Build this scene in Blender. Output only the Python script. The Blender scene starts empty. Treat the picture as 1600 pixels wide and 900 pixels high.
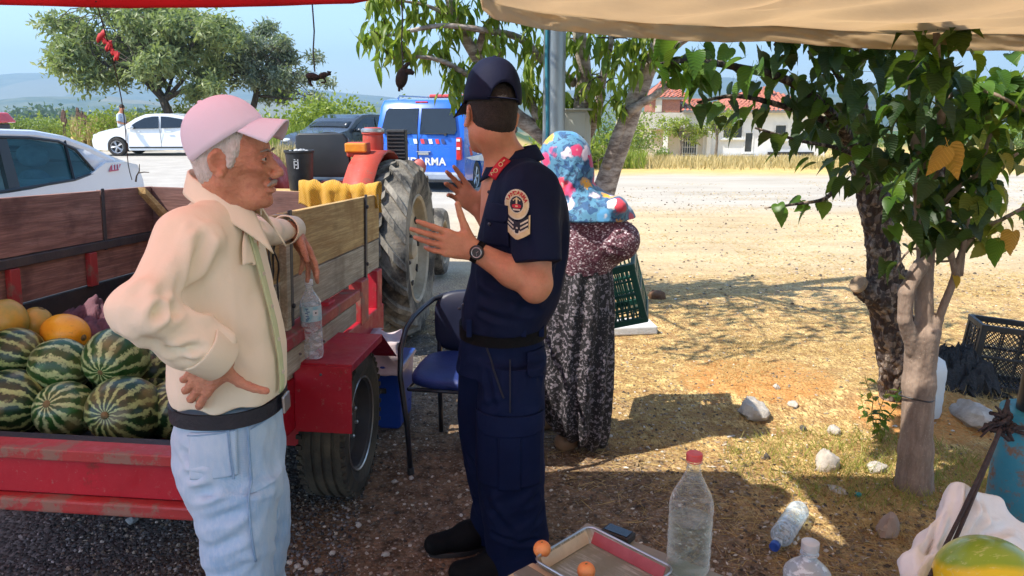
import bpy, math, random, numpy as np
from mathutils import Vector, Matrix
from math import sin, cos, tan, pi, radians, atan2, sqrt
SC = bpy.context.scene
COL = SC.collection
R = random.Random(7)
NR = np.random.RandomState(11)
# ------------------------------------------------------------------ camera, sky, sun, exposure
CAM_H = 1.63; PITCH = radians(13.46); FPX = 1170.0
cam_data = bpy.data.cameras.new('camera')
cam_data.sensor_width = 36.0
cam_data.lens = FPX / 1600 * 36.0
cam_data.clip_start = 0.05
cam_data.clip_end = 30000
camera = bpy.data.objects.new('camera', cam_data)
camera.location = (0, 0, CAM_H)
camera.rotation_euler = (pi / 2 - PITCH, 0, 0)
COL.objects.link(camera)
SC.camera = camera
SUN_TO = Vector((-0.55, -0.24, 0.80)).normalized()      # direction towards the sun
sun_el = math.asin(SUN_TO.z)
sun_az = atan2(SUN_TO.x, SUN_TO.y)
world = bpy.data.worlds.new("World")
SC.world = world
world.use_nodes = True
wn = world.node_tree
for n in list(wn.nodes): wn.nodes.remove(n)
sky = wn.nodes.new('ShaderNodeTexSky')
sky.sky_type = 'NISHITA'
sky.sun_disc = False
sky.sun_elevation = sun_el
sky.sun_rotation = sun_az
sky.altitude = 300
sky.air_density = 1.0
sky.dust_density = 0.7
sky.ozone_density = 3.0
bg = wn.nodes.new('ShaderNodeBackground')
bg.inputs['Strength'].default_value = 0.12
wo = wn.nodes.new('ShaderNodeOutputWorld')
wn.links.new(sky.outputs[0], bg.inputs['Color'])
wn.links.new(bg.outputs[0], wo.inputs[0])
sun = bpy.data.lights.new('sun', 'SUN')
sun.energy = 3.3
sun.angle = radians(0.55)
sun.color = (1.0, 0.94, 0.84)
sun_ob = bpy.data.objects.new('sun', sun)
sun_ob.rotation_euler = (-SUN_TO).to_track_quat('-Z', 'Y').to_euler()
COL.objects.link(sun_ob)
SC.view_settings.view_transform = 'Standard'
SC.view_settings.look = 'None'
SC.view_settings.gamma = 1.0
SC.view_settings.exposure = 1.36
SC.cycles.max_bounces = 8
SC.cycles.transparent_max_bounces = 12
SC.cycles.transmission_bounces = 8
SC.cycles.volume_bounces = 0
SC.cycles.caustics_reflective = False
SC.cycles.caustics_refractive = False
SC.cycles.sample_clamp_indirect = 4.0
SC.cycles.use_denoising = True
SC.cycles.denoising_prefilter = 'ACCURATE'
# ------------------------------------------------------------------ measuring helpers
def ray(px, py):
 u = (px - 800) / FPX; v = (450 - py) / FPX
 return Vector((u, cos(PITCH) + v * sin(PITCH), -sin(PITCH) + v * cos(PITCH)))
def at(px, py, Y):
 d = ray(px, py); t = Y / d.y
 return Vector((d.x * t, Y, CAM_H + d.z * t))
def atz(px, py, z=0.0):
 d = ray(px, py); t = (z - CAM_H) / d.z
 return Vector((d.x * t, d.y * t, z))
# ------------------------------------------------------------------ object helpers
def tag(o, label=None, cat=None, group=None, kind=None):
 if label: o['label'] = label
 if cat: o['category'] = cat
 if group: o['group'] = group
 if kind: o['kind'] = kind
 return o
def empty(name, loc=(0, 0, 0), rot=None, label=None, cat=None, group=None):
 o = bpy.data.objects.new(name, None)
 COL.objects.link(o)
 o.location = loc
 if rot is not None: o.rotation_euler = rot
 o.empty_display_size = 0.1
 return tag(o, label, cat, group)
def link(name, me, parent=None):
 o = bpy.data.objects.new(name, me)
 COL.objects.link(o)
 if parent is not None: o.parent = parent
 return o
def copy_tree(o, parent=None):
 c = o.copy(); COL.objects.link(c); c.parent = parent
 for ch in list(o.children): copy_tree(ch, c)
 return c
def child_world(o, parent):
 """parent o (built in world coordinates) under a parent that has its own transform"""
 o.parent = parent
 o.matrix_parent_inverse = parent_matrix(parent).inverted()
def parent_matrix(p):
 m = Matrix.LocRotScale(p.location, p.rotation_euler, p.scale)
 if p.parent: m = parent_matrix(p.parent) @ p.matrix_parent_inverse @ m
 return m
def np_mesh(name, V, F, mats, parent=None, smooth=True, midx=None):
 """V (n,3) array, F (m,k) array -> object"""
 me = bpy.data.meshes.new(name)
 V = np.asarray(V, dtype=np.float32); F = np.asarray(F, dtype=np.int32)
 me.vertices.add(len(V)); me.vertices.foreach_set('co', V.ravel())
 k = F.shape[1]
 me.loops.add(F.size); me.loops.foreach_set('vertex_index', F.ravel())
 me.polygons.add(len(F))
 me.polygons.foreach_set('loop_start', np.arange(0, F.size, k, dtype=np.int32))
 me.polygons.foreach_set('loop_total', np.full(len(F), k, dtype=np.int32))
 if midx is not None: me.polygons.foreach_set('material_index', np.asarray(midx, dtype=np.int32))
 me.update(calc_edges=True)
 me.polygons.foreach_set('use_smooth', np.full(len(F), bool(smooth)))
 for m in (mats if isinstance(mats, (list, tuple)) else [mats]): me.materials.append(m)
 return link(name, me, parent)
class MB:
 def __init__(s): s.v = []; s.f = []; s.mi = []; s.cur = 0
 def _add(s, vs, fs):
  b = len(s.v); s.v += [tuple(v) for v in vs]
  for f in fs: s.f.append(tuple(i + b for i in f)); s.mi.append(s.cur)
  return s
 def mat(s, i): s.cur = i; return s
 def box(s, c, size, rot=None):
  c = Vector(c); hx, hy, hz = (q / 2 for q in size)
  M = rot if rot is not None else Matrix.Identity(3)
  vs = [c + M @ Vector((x * hx, y * hy, z * hz)) for x in (-1, 1) for y in (-1, 1) for z in (-1, 1)]
  return s._add(vs, [(0, 1, 3, 2), (4, 6, 7, 5), (0, 4, 5, 1), (2, 3, 7, 6), (0, 2, 6, 4), (1, 5, 7, 3)])
 def hexa(s, p):   # eight points: bottom four (ccw), top four
  return s._add(p, [(3, 2, 1, 0), (4, 5, 6, 7), (0, 1, 5, 4), (1, 2, 6, 5), (2, 3, 7, 6), (3, 0, 4, 7)])
 def tube(s, pts, r, n=8, cap=True, squash=1.0):
  pts = [Vector(p) for p in pts]
  if not isinstance(r, (list, tuple)): r = [r] * len(pts)
  rings = []; up = None
  for i, p in enumerate(pts):
   d = (pts[min(i + 1, len(pts) - 1)] - pts[max(i - 1, 0)])
   if d.length < 1e-9: d = Vector((0, 0, 1))
   d.normalize()
   if up is None: up = Vector((0, 0, 1)) if abs(d.z) < .9 else Vector((1, 0, 0))
   a = d.cross(up).normalized(); b = a.cross(d).normalized(); up = b
   rings.append([p + (a * cos(2 * pi * k / n) + b * sin(2 * pi * k / n) * squash) * r[i] for k in range(n)])
  return s.loft(rings, cap)
 def loft(s, rings, cap=True, closed=True):
  n = len(rings[0]); vs = [q for rg in rings for q in rg]; fs = []
  for i in range(len(rings) - 1):
   for k in range(n if closed else n - 1):
    k2 = (k + 1) % n
    fs.append((i * n + k, i * n + k2, (i + 1) * n + k2, (i + 1) * n + k))
  if cap and closed:
   fs.append(tuple(reversed(range(n)))); fs.append(tuple((len(rings) - 1) * n + k for k in range(n)))
  return s._add(vs, fs)
 def lathe(s, prof, n=24, M=None, cap=True):
  """profile of (r, z)"""
  M = M or Matrix.Identity(4)
  return s.loft([[M @ Vector((r * cos(2 * pi * k / n), r * sin(2 * pi * k / n), z)) for k in range(n)] for r, z in prof], cap)
 def ell(s, c, r, n=14, m=9, rot=None, fn=None):
  c = Vector(c); M = rot if rot is not None else Matrix.Identity(3)
  vs = []; fs = []
  for i in range(m + 1):
   t = pi * i / m
   for k in range(n):
    a = 2 * pi * k / n
    q = Vector((sin(t) * cos(a), sin(t) * sin(a), cos(t)))
    g = fn(q) if fn else 1.0
    vs.append(c + M @ Vector((q.x * r[0] * g, q.y * r[1] * g, q.z * r[2] * g)))
  for i in range(m):
   for k in range(n):
    k2 = (k + 1) % n
    fs.append((i * n + k, (i + 1) * n + k, (i + 1) * n + k2, i * n + k2))
  return s._add(vs, fs)
 def grid(s, fn, nu, nv, flip=False):
  vs = [fn(i / nu, j / nv) for i in range(nu + 1) for j in range(nv + 1)]; fs = []
  for i in range(nu):
   for j in range(nv):
    a = i * (nv + 1) + j; q = (a, a + 1, a + nv + 2, a + nv + 1)
    fs.append(tuple(reversed(q)) if flip else q)
  return s._add(vs, fs)
 def prism(s, outl, axis_o, ax, ay, an, depth):
  """outline of (u,v) spanned by ax, ay from axis_o, extruded by depth along an"""
  o = Vector(axis_o); ax, ay, an = Vector(ax), Vector(ay), Vector(an)
  a = [o + ax * u + ay * v for u, v in outl]; b = [p + an * depth for p in a]; n = len(a)
  fs = [tuple(range(n)), tuple(range(2 * n - 1, n - 1, -1))]
  for k in range(n): k2 = (k + 1) % n; fs.append((k, n + k, n + k2, k2))
  return s._add(a + b, fs)
 def build(s, name, mats, parent=None, smooth=False, bevel=0, seg=2, sub=0, solid=0, angle=35, world=False):
  me = bpy.data.meshes.new(name)
  me.from_pydata(s.v, [], s.f)
  for m in (mats if isinstance(mats, (list, tuple)) else [mats]): me.materials.append(m)
  me.polygons.foreach_set('material_index', s.mi)
  me.polygons.foreach_set('use_smooth', [bool(smooth)] * len(s.f))
  import bmesh
  bm = bmesh.new(); bm.from_mesh(me)
  bmesh.ops.remove_doubles(bm, verts=bm.verts, dist=1e-6)
  bmesh.ops.recalc_face_normals(bm, faces=bm.faces)
  bm.to_mesh(me); bm.free()
  if smooth:
   me.set_sharp_from_angle(angle=radians(angle))
  o = link(name, me, None if world else parent)
  if world and parent is not None: child_world(o, parent)
  if solid:
   m = o.modifiers.new('s', 'SOLIDIFY'); m.thickness = solid; m.offset = 0
  if sub:
   m = o.modifiers.new('u', 'SUBSURF'); m.levels = m.render_levels = sub
  if bevel:
   m = o.modifiers.new('b', 'BEVEL'); m.width = bevel; m.segments = seg; m.limit_method = 'ANGLE'; m.angle_limit = radians(40)
  return o
def Rz(a): return Matrix.Rotation(a, 3, 'Z')
def Rx(a): return Matrix.Rotation(a, 3, 'X')
def Ry(a): return Matrix.Rotation(a, 3, 'Y')
def frame(x, up=(0, 0, 1)):
 """3x3 with first column x, third close to up"""
 x = Vector(x).normalized(); u = Vector(up); y = u.cross(x)
 if y.length < 1e-5: y = Vector((0, 1, 0)).cross(x)
 y.normalize(); z = x.cross(y).normalized()
 return Matrix((x, y, z)).transposed()
# ------------------------------------------------------------------ numpy noise
_PT = NR.rand(4096).astype(np.float32)
def vnoise(P):
 P = np.asarray(P, dtype=np.float64)
 i = np.floor(P).astype(np.int64); f = P - i; f = f * f * (3 - 2 * f)
 def h(a, b, c): return _PT[(a * 73856093 ^ b * 19349663 ^ c * 83492791) & 4095]
 x, y, z = i[..., 0], i[..., 1], i[..., 2]; fx, fy, fz = f[..., 0], f[..., 1], f[..., 2]
 r = 0
 for dx in (0, 1):
  wx = fx if dx else 1 - fx
  for dy in (0, 1):
   wy = fy if dy else 1 - fy
   for dz in (0, 1):
    r = r + wx * wy * (fz if dz else 1 - fz) * h(x + dx, y + dy, z + dz)
 return r * 2 - 1
def fbm(P, o=4):
 P = np.asarray(P, dtype=np.float64); r = 0; a = 1; t = 0
 for k in range(o): r = r + a * vnoise(P * (2 ** k) + k * 17.3); t += a; a *= .5
 return r / t
def n3(x, y, z=0.0): return float(vnoise(np.array([[x, y, z]]))[0])
# ------------------------------------------------------------------ materials
class NT:
 def __init__(s, name):
  s.m = bpy.data.materials.new(name); s.m.use_nodes = True; s.t = s.m.node_tree
  s.b = s.t.nodes['Principled BSDF']; s.out = s.t.nodes['Material Output']
 def n(s, ty, ins=None, **kw):
  nd = s.t.nodes.new(ty)
  for k, v in kw.items(): setattr(nd, k, v)
  for k, v in (ins or {}).items(): s.set(nd.inputs[k], v)
  return nd
 def set(s, sock, v):
  if isinstance(v, bpy.types.NodeSocket): s.t.links.new(v, sock)
  elif isinstance(v, bpy.types.Node): s.t.links.new(v.outputs[0], sock)
  elif isinstance(v, (tuple, list)) and len(v) == 3 and sock.type == 'RGBA': sock.default_value = (*v, 1)
  else: sock.default_value = v
 def pos(s): return s.n('ShaderNodeNewGeometry').outputs['Position']
 def obj(s): return s.n('ShaderNodeTexCoord').outputs['Object']
 def mp(s, v, scale=(1, 1, 1), loc=(0, 0, 0), rot=(0, 0, 0)):
  return s.n('ShaderNodeMapping', {'Vector': v, 'Scale': scale, 'Location': loc, 'Rotation': rot}).outputs[0]
 def noise(s, v, sc, det=4, rough=.55, dist=0):
  return s.n('ShaderNodeTexNoise', {'Vector': v, 'Scale': sc, 'Detail': det, 'Roughness': rough, 'Distortion': dist}).outputs['Fac']
 def vor(s, v, sc, feature='F1', rnd=1.0):
  return s.n('ShaderNodeTexVoronoi', {'Vector': v, 'Scale': sc, 'Randomness': rnd}, feature=feature)
 def ramp(s, f, stops, interp='LINEAR'):
  nd = s.n('ShaderNodeValToRGB', {'Fac': f}); cr = nd.color_ramp; cr.interpolation = interp
  while len(cr.elements) < len(stops): cr.elements.new(.5)
  for e, (p, c) in zip(cr.elements, stops):
   e.position = p; e.color = (c, c, c, 1) if isinstance(c, (int, float)) else (*c, 1)
  return nd.outputs[0]
 def mix(s, f, a, b, mode='MIX'):
  nd = s.n('ShaderNodeMix', data_type='RGBA', blend_type=mode)
  s.set(nd.inputs[0], f); s.set(nd.inputs[6], a); s.set(nd.inputs[7], b)
  return nd.outputs[2]
 def math(s, op, a, b=0.0, c=None):
  nd = s.n('ShaderNodeMath', operation=op); s.set(nd.inputs[0], a); s.set(nd.inputs[1], b)
  if c is not None: s.set(nd.inputs[2], c)
  return nd.outputs[0]
 def sep(s, v):
  nd = s.n('ShaderNodeSeparateXYZ', {'Vector': v}); return nd.outputs
 def step(s, v, a, b):
  return s.n('ShaderNodeMapRange', {'Value': v, 'From Min': a, 'From Max': b}, interpolation_type='SMOOTHSTEP').outputs[0]
 def bump(s, h, st=.3, dist=.01, prev=None):
  ins = {'Height': h, 'Strength': st, 'Distance': dist}
  if prev is not None: ins['Normal'] = prev
  nd = s.n('ShaderNodeBump', ins); s.set(s.b.inputs['Normal'], nd.outputs[0]); return nd.outputs[0]
 def p(s, **kw):
  names = dict(col='Base Color', rough='Roughness', metal='Metallic', spec='Specular IOR Level', trans='Transmission Weight',
      ior='IOR', alpha='Alpha', coat='Coat Weight', sheen='Sheen Weight', sss='Subsurface Weight', emis='Emission Strength')
  for k, v in kw.items(): s.set(s.b.inputs[names[k]], v)
  return s.m
_MC = {}
def M(name, c1, c2=None, sc=8.0, rough=.6, bump=0, bsc=40, metal=0, spec=.5, coat=0, rnd=0.0, stretch=(1, 1, 1), lo=.35, hi=.65, bd=.01):
 """plain procedural material: two tones in noise, relief, optional per-object variation"""
 if name in _MC: return _MC[name]
 t = NT(name); v = t.mp(t.obj(), stretch)
 c2 = c2 or tuple(q * .72 for q in c1)
 col = t.mix(t.ramp(t.noise(v, sc, 5, .6), [(lo, 0.0), (hi, 1.0)]), c1, c2)
 if rnd:
  rn = t.n('ShaderNodeNewGeometry').outputs['Random Per Island']
  col = t.mix(t.math('MULTIPLY', rn, rnd), col, c2)
 t.p(col=col, rough=t.n('ShaderNodeMapRange', {'Value': t.noise(v, sc * 2.3), 'To Min': max(rough - .08, 0), 'To Max': min(rough + .1, 1)}).outputs[0], metal=metal, spec=spec, coat=coat)
 if bump: t.bump(t.noise(v, bsc, 5, .6), bump, bd)
 _MC[name] = t.m
 return t.m
def leafmat(name, c1, c2, c3=None, tr=.35, rough=.45, veins=False):
 t = NT(name); g = t.n('ShaderNodeNewGeometry'); oi = t.n('ShaderNodeObjectInfo')
 r = t.math('FRACT', t.math('ADD', g.outputs['Random Per Island'], oi.outputs['Random']))
 st = [(0, c1), (.6, c2), (1, c3 or c2)]
 col = t.ramp(r, st)
 col = t.mix(t.ramp(t.noise(t.obj(), 30), [(.3, 0), (.8, .5)]), col, tuple(q * .7 for q in c1))
 if veins:
  x, y, z = t.sep(t.obj())[:3]
  w = t.n('ShaderNodeTexWave', {'Vector': t.mp(t.obj(), (1, .0, 0)), 'Scale': 22, 'Distortion': 0}).outputs['Fac']
  ax = t.math('ADD', x, t.math('MULTIPLY', t.math('ABSOLUTE', y), -.8))
  cmb = t.n('ShaderNodeCombineXYZ', {'X': ax})
  w = t.n('ShaderNodeTexWave', {'Vector': cmb, 'Scale': 2.6, 'Distortion': 0}).outputs['Fac']
  vm = t.ramp(w, [(.88, 0), (1, .35)])
  col = t.mix(vm, col, tuple(min(1, q * 1.7 + .02) for q in c2))
  t.bump(w, .5, .003)
 t.p(col=col, rough=rough, spec=.4)
 tb = t.n('ShaderNodeBsdfTranslucent', {'Color': t.mix(.5, col, (.35, .5, .05))})
 ms = t.n('ShaderNodeMixShader', {0: tr, 1: t.b.outputs[0], 2: tb.outputs[0]})
 t.t.links.new(ms.outputs[0], t.out.inputs[0])
 return t.m
def lathe_M(axis, origin):
 z = Vector(axis).normalized(); x = z.orthogonal().normalized(); y = z.cross(x)
 m = Matrix((x, y, z)).transposed().to_4x4(); m.translation = Vector(origin); return m
def text_mesh(o):
 dg = bpy.context.evaluated_depsgraph_get(); me = bpy.data.meshes.new_from_object(o.evaluated_get(dg)); p = o.parent
 n = bpy.data.objects.new(o.name, me); COL.objects.link(n); n.parent = p; n.matrix_parent_inverse = o.matrix_parent_inverse.copy(); n.location = o.location; n.rotation_euler = o.rotation_euler
 nm = o.name; bpy.data.objects.remove(o); n.name = nm; return n
# ------------------------------------------------------------------ scattered leaves / stones
def basis_np(d, up):
 """d (m,3) leaf axis, up (m,3) -> (m,3,3) rows x,y,z"""
 x = d / np.linalg.norm(d, axis=1, keepdims=True)
 y = np.cross(up, x); y /= (np.linalg.norm(y, axis=1, keepdims=True) + 1e-9)
 z = np.cross(x, y)
 return np.stack([x, y, z], 1)
def scatter_np(TV, TF, P, B, S):
 """instances of a template merged: returns V,F"""
 TV = np.asarray(TV, float); TF = np.asarray(TF, int); m = len(P)
 S = np.asarray(S, float); S = S[:, None, None] if S.ndim == 1 else S[:, None, :]
 V = np.einsum('nk,mkj->mnj', TV, B) if S.shape[-1] == 1 else None
 if V is None: V = np.einsum('mnk,mkj->mnj', TV[None] * S, B)
 else: V = V * S
 V = (V + P[:, None, :]).reshape(-1, 3)
 F = (TF[None] + (np.arange(m) * len(TV))[:, None, None]).reshape(-1, TF.shape[1])
 return V, F
def rnd_dirs(m, zb=0.0, zs=1.0):
 d = NR.randn(m, 3); d[:, 2] = d[:, 2] * zs + zb; return d / np.linalg.norm(d, axis=1, keepdims=True)
# ------------------------------------------------------------------ signed-distance bodies -> surface nets
def smin(a, b, k):
 if k <= 0: return np.minimum(a, b)
 h = np.clip(.5 + .5 * (b - a) / k, 0, 1); return b + (a - b) * h - k * h * (1 - h)
def smax(a, b, k): return -smin(-a, -b, k)
BLK = {'on': False, 'r': 0}
class SDF:
 def __init__(s): s.ops = []
 def add(s, f, k=.01, sub=False): s.ops.append((f, k, sub)); return s
 def cap(s, a, b, ra, rb, k=.01, sub=False):
  a = np.array(a, float); b = np.array(b, float); ba = b - a; L = max(ba @ ba, 1e-12)
  def f(P):
   pa = P - a; t = np.clip((pa @ ba) / L, 0, 1)
   return np.linalg.norm(pa - t[:, None] * ba, axis=1) - (ra + (rb - ra) * t)
  return s.add(f, k, sub)
 def ell(s, c, r, k=.01, rot=None, sub=False):
  c = np.array(c, float); r = np.array(r, float); Rm = np.array(rot) if rot is not None else None
  def f(P):
   q = P - c
   if Rm is not None: q = q @ Rm
   k0 = np.linalg.norm(q / r, axis=1); k1 = np.linalg.norm(q / (r * r), axis=1)
   return k0 * (k0 - 1) / np.maximum(k1, 1e-9)
  return s.add(f, k, sub)
 def loft(s, st, k=.01, power=2.0, sub=False, smooth=True):
  """stations from bottom to top: (z, cx, cy, rx, ry, yaw) ; distance to interpolated superellipse"""
  st = np.array(st, float); z0, z1 = st[0, 0], st[-1, 0]
  zz = np.linspace(z0, z1, 120)
  tab = [np.interp(zz, st[:, 0], st[:, j]) for j in range(1, 6)]
  if smooth:
   ker = np.hanning(13); ker /= ker.sum()
   tab = [np.convolve(np.pad(q, 6, mode='edge'), ker, 'valid') for q in tab]
  def f(P):
   z = np.clip(P[:, 2], z0, z1); cx, cy, rx, ry, yw = [np.interp(z, zz, q) for q in tab]
   dx = P[:, 0] - cx; dy = P[:, 1] - cy; c, s_ = np.cos(yw), np.sin(yw)
   u = (dx * c + dy * s_) / rx; v = (-dx * s_ + dy * c) / ry
   e = (np.abs(u) ** power + np.abs(v) ** power) ** (1 / power)
   d = (e - 1) * np.minimum(rx, ry); dz = np.abs(P[:, 2] - z)
   return np.where(d > 0, np.sqrt(d * d + dz * dz), np.maximum(d, dz * 1.0 - 0.0) if False else np.where(dz > 0, dz, d))
  return s.add(f, k, sub)
 def __call__(s, P):
  d = np.full(len(P), 9.0)
  if BLK['on'] and len(P) % 512 == 0:
   Q = P.reshape(-1, 512, 3); C = Q.mean(1); R_ = BLK['r']
   D = d.reshape(-1, 512)
   for f, k, sub in s.ops:
    g0 = f(C); m = g0 < R_ * 1.35 + k + .05
    if sub: m &= g0 > -9
    if not m.any(): continue
    g = f(Q[m].reshape(-1, 3)).reshape(-1, 512)
    D[m] = smax(D[m], -g, k) if sub else smin(D[m], g, k)
   return D.reshape(-1)
  for f, k, sub in s.ops:
   g = f(P)
   d = smax(d, -g, k) if sub else smin(d, g, k)
  return d
def surfnet(f, lo, hi, h, slack=1.7):
 lo = np.array(lo, float); hi = np.array(hi, float); B = 8
 nb = np.ceil((hi - lo) / (h * B)).astype(int) + 1
 n = nb * B
 D = np.empty(n, dtype=np.float32)
 cg = np.stack(np.meshgrid(*[np.arange(q) for q in nb], indexing='ij'), -1).reshape(-1, 3)
 cc = lo + (cg * B + (B - 1) / 2) * h
 dc = f(cc)
 act = np.abs(dc) < h * B * .9 * slack
 Dv = D.reshape(nb[0], B, nb[1], B, nb[2], B)
 Dv[:] = np.where(dc < 0, -1.0, 1.0).reshape(nb)[:, None, :, None, :, None]
 loc = np.stack(np.meshgrid(*[np.arange(B)] * 3, indexing='ij'), -1).reshape(-1, 3)
 ab = cg[act]; BLK['on'] = True; BLK['r'] = h * 7
 for i in range(0, len(ab), 400):
  q = ab[i:i + 400]
  P = (lo + (q[:, None, :] * B + loc[None]) * h).reshape(-1, 3)
  d = f(P).reshape(-1, B, B, B)
  Dv[q[:, 0], :, q[:, 1], :, q[:, 2], :] = d
 BLK['on'] = False
 S = D < 0
 c = np.zeros(tuple(n - 1), dtype=np.int8)
 for a in (0, 1):
  for b in (0, 1):
   for e in (0, 1):
    c += S[a:n[0] - 1 + a, b:n[1] - 1 + b, e:n[2] - 1 + e]
 cell = np.argwhere((c > 0) & (c < 8))
 vid = np.full(tuple(n - 1), -1, dtype=np.int32); vid[cell[:, 0], cell[:, 1], cell[:, 2]] = np.arange(len(cell))
 acc = np.zeros((len(cell), 3)); cnt = np.zeros(len(cell))
 cor = [(a, b, e) for a in (0, 1) for b in (0, 1) for e in (0, 1)]
 val = {k: D[cell[:, 0] + k[0], cell[:, 1] + k[1], cell[:, 2] + k[2]] for k in cor}
 for k in cor:
  for ax in range(3):
   if k[ax] == 0:
    k2 = list(k); k2[ax] = 1; k2 = tuple(k2)
    a, b = val[k], val[k2]; m = (a < 0) != (b < 0)
    t = np.where(m, a / np.where(m, a - b, 1), 0)
    p = np.array(k, float)[None] + np.eye(3)[ax][None] * t[:, None]
    acc += np.where(m[:, None], p, 0); cnt += m
 V = lo + (cell + acc / cnt[:, None]) * h
 F = []
 for ax in range(3):
  o1, o2 = [q for q in range(3) if q != ax]
  sl = [slice(1, -1)] * 3; sl[ax] = slice(0, n[ax] - 1)
  a = S[tuple(sl)]
  sl2 = list(sl); sl2[ax] = slice(1, n[ax])
  b = S[tuple(sl2)]
  e = np.argwhere(a != b); sg = a[e[:, 0], e[:, 1], e[:, 2]]
  off = np.ones(3, int); off[ax] = 0; e = e + off
  def g(d1, d2):
   q = e.copy(); q[:, o1] -= d1; q[:, o2] -= d2
   return vid[q[:, 0], q[:, 1], q[:, 2]]
  Q = np.stack([g(1, 1), g(0, 1), g(0, 0), g(1, 0)], 1)
  flip = sg if ax != 1 else ~sg
  Q[~flip] = Q[~flip][:, ::-1]
  F.append(Q)
 F = np.concatenate(F); F = F[(F >= 0).all(1)]
 return V, F
def vnormals(V, F):
 a, b, c, d = (V[F[:, i]] for i in range(4)); N = np.cross(c - a, d - b)
 out = np.zeros_like(V)
 for i in range(4): np.add.at(out, F[:, i], N)
 return out / (np.linalg.norm(out, axis=1, keepdims=True) + 1e-12)
def relax(V, F, it=2):
 E = np.concatenate([F[:, [0, 1]], F[:, [1, 2]], F[:, [2, 3]], F[:, [3, 0]]])
 for _ in range(it):
  S = np.zeros_like(V); c = np.zeros(len(V))
  np.add.at(S, E[:, 0], V[E[:, 1]]); np.add.at(c, E[:, 0], 1)
  np.add.at(S, E[:, 1], V[E[:, 0]]); np.add.at(c, E[:, 1], 1)
  V = V * .4 + .6 * S / np.maximum(c, 1)[:, None]
 return V
def sdf_obj(name, f, lo, hi, h, mats, parent=None, disp=None, it=1, midx=None, slack=1.7):
 V, F = surfnet(f, lo, hi, h, slack)
 V = relax(V, F, it)
 if disp is not None:
  N = vnormals(V, F); V = V + N * disp(V, N)[:, None]
 mi = midx(V[F].mean(1)) if midx is not None else None
 o = np_mesh(name, V, F, mats, None, True, mi)
 if parent is not None: child_world(o, parent)
 return o
# ================================================================== terrain
def smooth01(x, a, b):
 t = np.clip((x - a) / (b - a), 0, 1); return t * t * (3 - 2 * t)
def Hn(x, y):
 x = np.asarray(x, float); y = np.asarray(y, float)
 right = -.058 * np.maximum(0, y - 21) ; right = np.where(y > 62, -2.38 - .03 * (y - 62), right); right = np.maximum(right, -26)
 left = np.where(y < 34, 0, -.022 * (y - 34)); left = np.maximum(left, -16)
 m = smooth01(x, -2.5, 5)
 z = left * (1 - m) + right * m
 far = smooth01(y, 60, 400)
 z = z + far * 5 * fbm(np.stack([x / 180, y / 180, x * 0], -1), 3)
 near = 1 - smooth01(y, 5, 14)
 P = np.stack([x, y, x * 0], -1)
 z = z + .010 * fbm(P * 1.3, 3) * near * smooth01(np.abs(x + 1.1), .9, 1.8) + .03 * fbm(P * .25, 2) * smooth01(y, 7, 20)
 z = z + .07 * np.exp(-(((x - 1.52) / .42) ** 2 + ((y - 4.25) / .30) ** 2)) + .09 * np.exp(-(((x - 2.35) / .35) ** 2 + ((y - 3.95) / .3) ** 2))
 return z
def H(x, y): return float(Hn(np.array([x]), np.array([y]))[0])
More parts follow.
